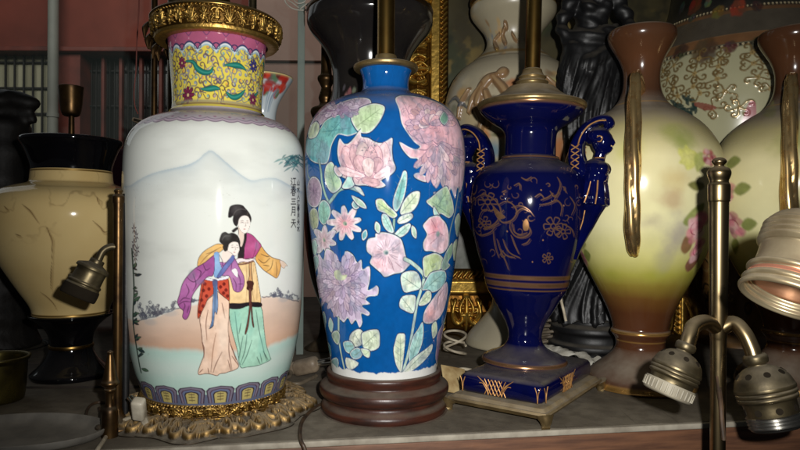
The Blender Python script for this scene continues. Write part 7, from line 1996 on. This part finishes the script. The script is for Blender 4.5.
# ================================================================== 8. setting
FLOOR = -0.32
def setting():
    # shelf: front edge runs a little askew to the picture
    a = math.atan2(.055, .366); e = np.array([math.cos(a), math.sin(a), 0]); n = np.array([-e[1], e[0], 0])
    o = on_shelf(400, 437)
    t = bpy.data.objects.new('shelf', None); C.objects.link(t); t.location = [float(v) for v in o]; tag(t, kind='structure')
    def slab(mb, u0, u1, v0, v1, z0, z1, b):
        c = o+e*(u0+u1)/2+n*(v0+v1)/2+np.array([0, 0, (z0+z1)/2]); mb.box(c, (u1-u0, v1-v0, z1-z0), b, a)
    mb = MB(); slab(mb, -1.2, 1.2, .0035, .75, -.020, 0, .0006); mb.build('shelf_board', M['shelf_top'], t)
    mb = MB(); slab(mb, -1.2, 1.2, -.0005, .0033, -.0052, -.0002, .0012); mb.build('shelf_lip', M['shelf_lip'], t)
    mb = MB(); slab(mb, -1.2, 1.2, .0008, .0033, -.075, -.0054, .0008); mb.build('shelf_front', M['shelf_wood'], t)
    mb = MB(); mb.box((0, 2.2, FLOOR-.02), (9, 5.2, .04)); tag(mb.build('floor', M['floor_dark'], None, (0, 2.2, FLOOR-.02)), kind='structure')
    # dim partition behind the right half of the shelf
    x0 = at(404, 225, 1.17)[0]
    mb = MB(); mb.box((x0+.8, 1.20, .6), (1.6, .05, 1.9), .002); tag(mb.build('wall', M['wall_dark'], None, (x0+.8, 1.20, .6)), kind='structure')
    # board that lifts the marbled lamp
    c = at(66, 380, .69); zt = at(72, 375.5, .69)[2]
    mb = MB(); mb.box((c[0], .70, zt/2), (.30, .11, zt-.0008), .002, .05)
    tag(mb.build('dark_board', M['dark_board'], None, (c[0], .70, zt/2)), 'dark wooden board lying under the marbled cream lamp', 'board')
    # glass door leaf seen nearly edge on
    Y = .90; xg = at(300, 225, Y)[0]
    mb = MB(); mb.box((xg, Y, .35), (at(303.2, 225, Y)[0]-at(296.6, 225, Y)[0], .16, 1.0), .001, .165)
    t = thing('glass_panel', 'upright greenish glass panel seen edge on, with white scrolls at its top', 'glass panel', (xg, Y, -.15))
    mb.build('pane', M['glass_green'], t)
    Yc = Y-.09; mb = MB()
    def pt(x, y): return at(x, y, Yc)
    for q in ([(284, -6), (286, 3), (294, 9), (306, 10), (316, 6), (322, -2)], [(291, -4), (297, 3), (304, 2), (306, -3), (301, -6), (297, -2)], [(306, 6), (312, 2), (312, -4), (308, -6)], [(288, 0), (294, 4), (299, 8)], [(300, 9), (307, 4), (316, 2)]):
        mb.tube(cr([pt(*v) for v in q], 6), .0009, 6)
    mb.build('scroll', M['white_cloth'], t)
    # maroon seat back behind the marbled lamp
    Y = 1.0; c0 = at(78, 190, Y); K = Y/F
    t = thing('seat_back', 'rounded maroon seat back behind the marbled cream lamp', 'seat', (c0[0], Y, FLOOR))
    mb = MB()
    pr = [(26, 196), (25, 165), (30, 152), (42, 147), (78, 146), (112, 147), (127, 152), (132, 165), (131, 196), (131, 300), (26, 300)]
    q = cr([at(x, y, Y) for x, y in pr], 4, True); m_ = len(q)
    v = list(q)+[p+np.array([0, .05, 0]) for p in q]; f = [tuple(range(m_-1, -1, -1)), tuple(range(m_, 2*m_))]+[(k, (k+1) % m_, m_+(k+1) % m_, m_+k) for k in range(m_)]
    mb.add(v, f); ob = mb.build('cushion', M['maroon'], t, sharp=60)
    bv = ob.modifiers.new('Bevel', 'BEVEL'); bv.width = .008; bv.segments = 3; bv.limit_method = 'ANGLE'
    mb = MB()
    for x in (40, 118): mb.box((at(x, 300, Y)[0], Y+.025, (FLOOR+at(x, 290, Y)[2])/2), (.03, .03, at(x, 290, Y)[2]-FLOOR), .003)
    mb.build('leg', M['iron'], t)
    # ---- red building across the street, seen past the shelf
    Y = 4.2; K = Y/F
    t = thing('street_building', 'red walled building across the street with barred windows and a grey drainpipe', 'building', (at(80, 0, Y)[0], Y, FLOOR))
    X = lambda x: at(x, 225, Y)[0]; Z = lambda y: at(80, y, Y)[2]
    def bx(mb, x0, x1, y0, y1, d0, d1, b=0.0): mb.box(((X(x0)+X(x1))/2, Y+(d0+d1)/2, (Z(y0)+Z(y1))/2), (abs(X(x1)-X(x0)), d1-d0, abs(Z(y0)-Z(y1))), b)
    mb = MB(); bx(mb, -260, 252, -260, 48, 0, .3); mb.build('wall', M['red_wall'], t)
    mb = MB(); bx(mb, 252.2, 470, -260, 60, -.02, .3); bx(mb, 252.2, 470, 60.5, 300, .02, .3); mb.build('pale_wall', M['pink_wall'], t)  # right part of the facade in a paler, pinker tone
    mb = MB(); bx(mb, -260, 252, 48.2, 53, -.05, .25, .006); mb.build('lintel', M['red_paint'], t)
    mb = MB(); bx(mb, -260, 252, 215, 330, 0, .3); mb.build('sill_wall', M['red_wall'], t)
    mb = MB(); bx(mb, 48, 79, 53.2, 214.8, .005, .25); mb.build('pier', M['red_paint'], t)
    mb = MB(); bx(mb, -260, -130, 53.2, 214.8, .005, .25); mb.build('pier', M['red_paint'], t)
    # lit curtain window with bars
    mb = MB(); bx(mb, -129.8, 47.8, 53.2, 214.8, .09, .11); w = mb.build('window', M['curtain'], t)
    mb = MB()
    for i in range(19): x = 46-i*9.3; bx(mb, x-.7, x+.7, 53.4, 214.6, .05, .065)
    for y in (60, 86, 112, 150, 186): bx(mb, -129, 47.6, y-.8, y+.8, .066, .078)
    mb.build('window_bars', M['iron'], w)
    # dark window with red posts
    mb = MB(); bx(mb, 79.2, 251.8, 53.2, 214.8, .16, .18); w = mb.build('window', M['dark_pane'], t)
    mb = MB()
    for x in (97.5, 115.5, 136, 156, 176, 196, 216, 236): bx(mb, x-1.6, x+1.6, 53.4, 214.6, .06, .10, .004)
    mb.build('window_post', M['red_paint'], w)
    mb = MB()
    for i in range(36): x = 82+i*4.7; bx(mb, x-.35, x+.35, 53.4, 214.6, .12, .13)
    for y in (66, 102, 140): bx(mb, 79.4, 251.6, y-.6, y+.6, .131, .14)
    mb.build('window_bars', M['iron'], w)
    mb = MB(); mb.lathe([(.001, FLOOR+.01), (4.6*K, FLOOR+.01), (4.9*K, Z(70)), (4.9*K, Z(-250)), (.001, Z(-250))], (X(60.5), Y-.10, 0), n=28)
    for y in (-40, 0, 120, 200): mb.lathe([(4.8*K, 0), (5.6*K, 0), (5.6*K, .03), (4.8*K, .03)], (X(60.5), Y-.10, Z(y)), n=28)
    mb.build('drainpipe', M['drainpipe'], t)
    # the shop's own dusty window between the shelf and the street
    xw = at(404, 225, 1.17)[0]; Yw = 1.30
    t = thing('shop_window', 'dusty shop window pane behind the left half of the shelf', 'window', (-.9, Yw, FLOOR))
    mb = MB(); mb.box((-.9+xw*.5, Yw, FLOOR+.72), (1.9, .006, 1.40)); mb.build('pane', M['window_pane'], t)
    # upright dark rods behind the white lamp
    Yr = .80
    for x, w, lab in ((152.5, 3.0, 'thin dark upright rod left of the yellow neck'), (171, 7.5, 'thick dark tube just above the left of the gilt collar'), (243, 4.2, 'greenish grey tube above the right of the gilt collar')):
        xr = at(x, 30, Yr)[0]
        mb = MB(); mb.lathe([(.0001, .0003), (w*Yr/F, .0003), (w*Yr/F, .62), (.0001, .621)], (xr, Yr+.0005*x-.07, 0), n=28)
        tag(mb.build('rod', M['bronze_dark'] if x > 160 else M['brass_dark'], None, (xr, Yr+.0005*x-.07, 0)), lab, 'rod')

setting()
white_lamp(); blue_lamp(); urn_lamp()
rose_vase(641, .676, 'green and cream rose vase with brown neck and gold twig handle, beside the urn lamp', 1, None)
rose_vase(794, .676, 'rose vase cut by the right edge, behind the large pale socket', 2, True)
cream_lamp(); figured_vase(); gold_ground_vase(); trumpet_vase(); statue(); picture_frame()
two_socket_stand(); near_socket(); left_lamp_arm(); cone_finial(); brass_cup(); grey_dish(); red_jug(); candlestick(); dark_sculpture(); cords_and_plugs()

# ================================================================== 9. camera and light
sc = bpy.context.scene
cam = bpy.data.cameras.new('camera'); co = bpy.data.objects.new('camera', cam); C.objects.link(co)
cam.sensor_width = 36; cam.lens = 36*F/800; cam.clip_start = .01; cam.clip_end = 100
from mathutils import Matrix
fw = np.array([0, 1.0, 0])
co.matrix_world = Matrix(((RX[0], UP[0], -fw[0], 0), (RX[1], UP[1], -fw[1], 0), (RX[2], UP[2], -fw[2], ZC), (0, 0, 0, 1)))
sc.camera = co
def lamp(name, kind, loc, target, energy, color=(1, 1, 1), **kw):
    l = bpy.data.lights.new(name, kind); l.energy = energy; l.color = color
    for k, v in kw.items(): setattr(l, k, v)
    o = bpy.data.objects.new(name, l); C.objects.link(o); o.location = loc
    o.rotation_euler = (Vector(target)-Vector(loc)).to_track_quat('-Z', 'Y').to_euler()
    return o
# the camera's own flash, just right of and above the lens
lamp('flash', 'SPOT', (.030, -.004, ZC+.024), (.085, 1, ZC+.02), 17.0, (1.0, .985, .95), spot_size=math.radians(96), spot_blend=1.0, shadow_soft_size=.005)
# daylight in the street on the building opposite, and what of it comes in at the left
lamp('street_daylight', 'AREA', (-1.4, 2.0, 2.1), (-1.5, 4.2, 1.4), 42, (1.0, .98, .94), shape='RECTANGLE', size=3.0, size_y=1.0)
lamp('window_daylight', 'AREA', (-1.15, 1.5, .95), (0, .6, .15), 1.5, (.92, .97, 1.0), shape='RECTANGLE', size=.9, size_y=.9)
w = bpy.data.worlds.new('World'); sc.world = w; w.use_nodes = True
w.node_tree.nodes['Background'].inputs[0].default_value = (.9, .95, 1, 1); w.node_tree.nodes['Background'].inputs[1].default_value = .022
sc.view_settings.view_transform = 'Standard'; sc.view_settings.look = 'None'; sc.view_settings.exposure = 0; sc.view_settings.gamma = 1
sc.render.engine = 'CYCLES'; sc.cycles.max_bounces = 8; sc.cycles.use_denoising = True; sc.cycles.sample_clamp_indirect = 6
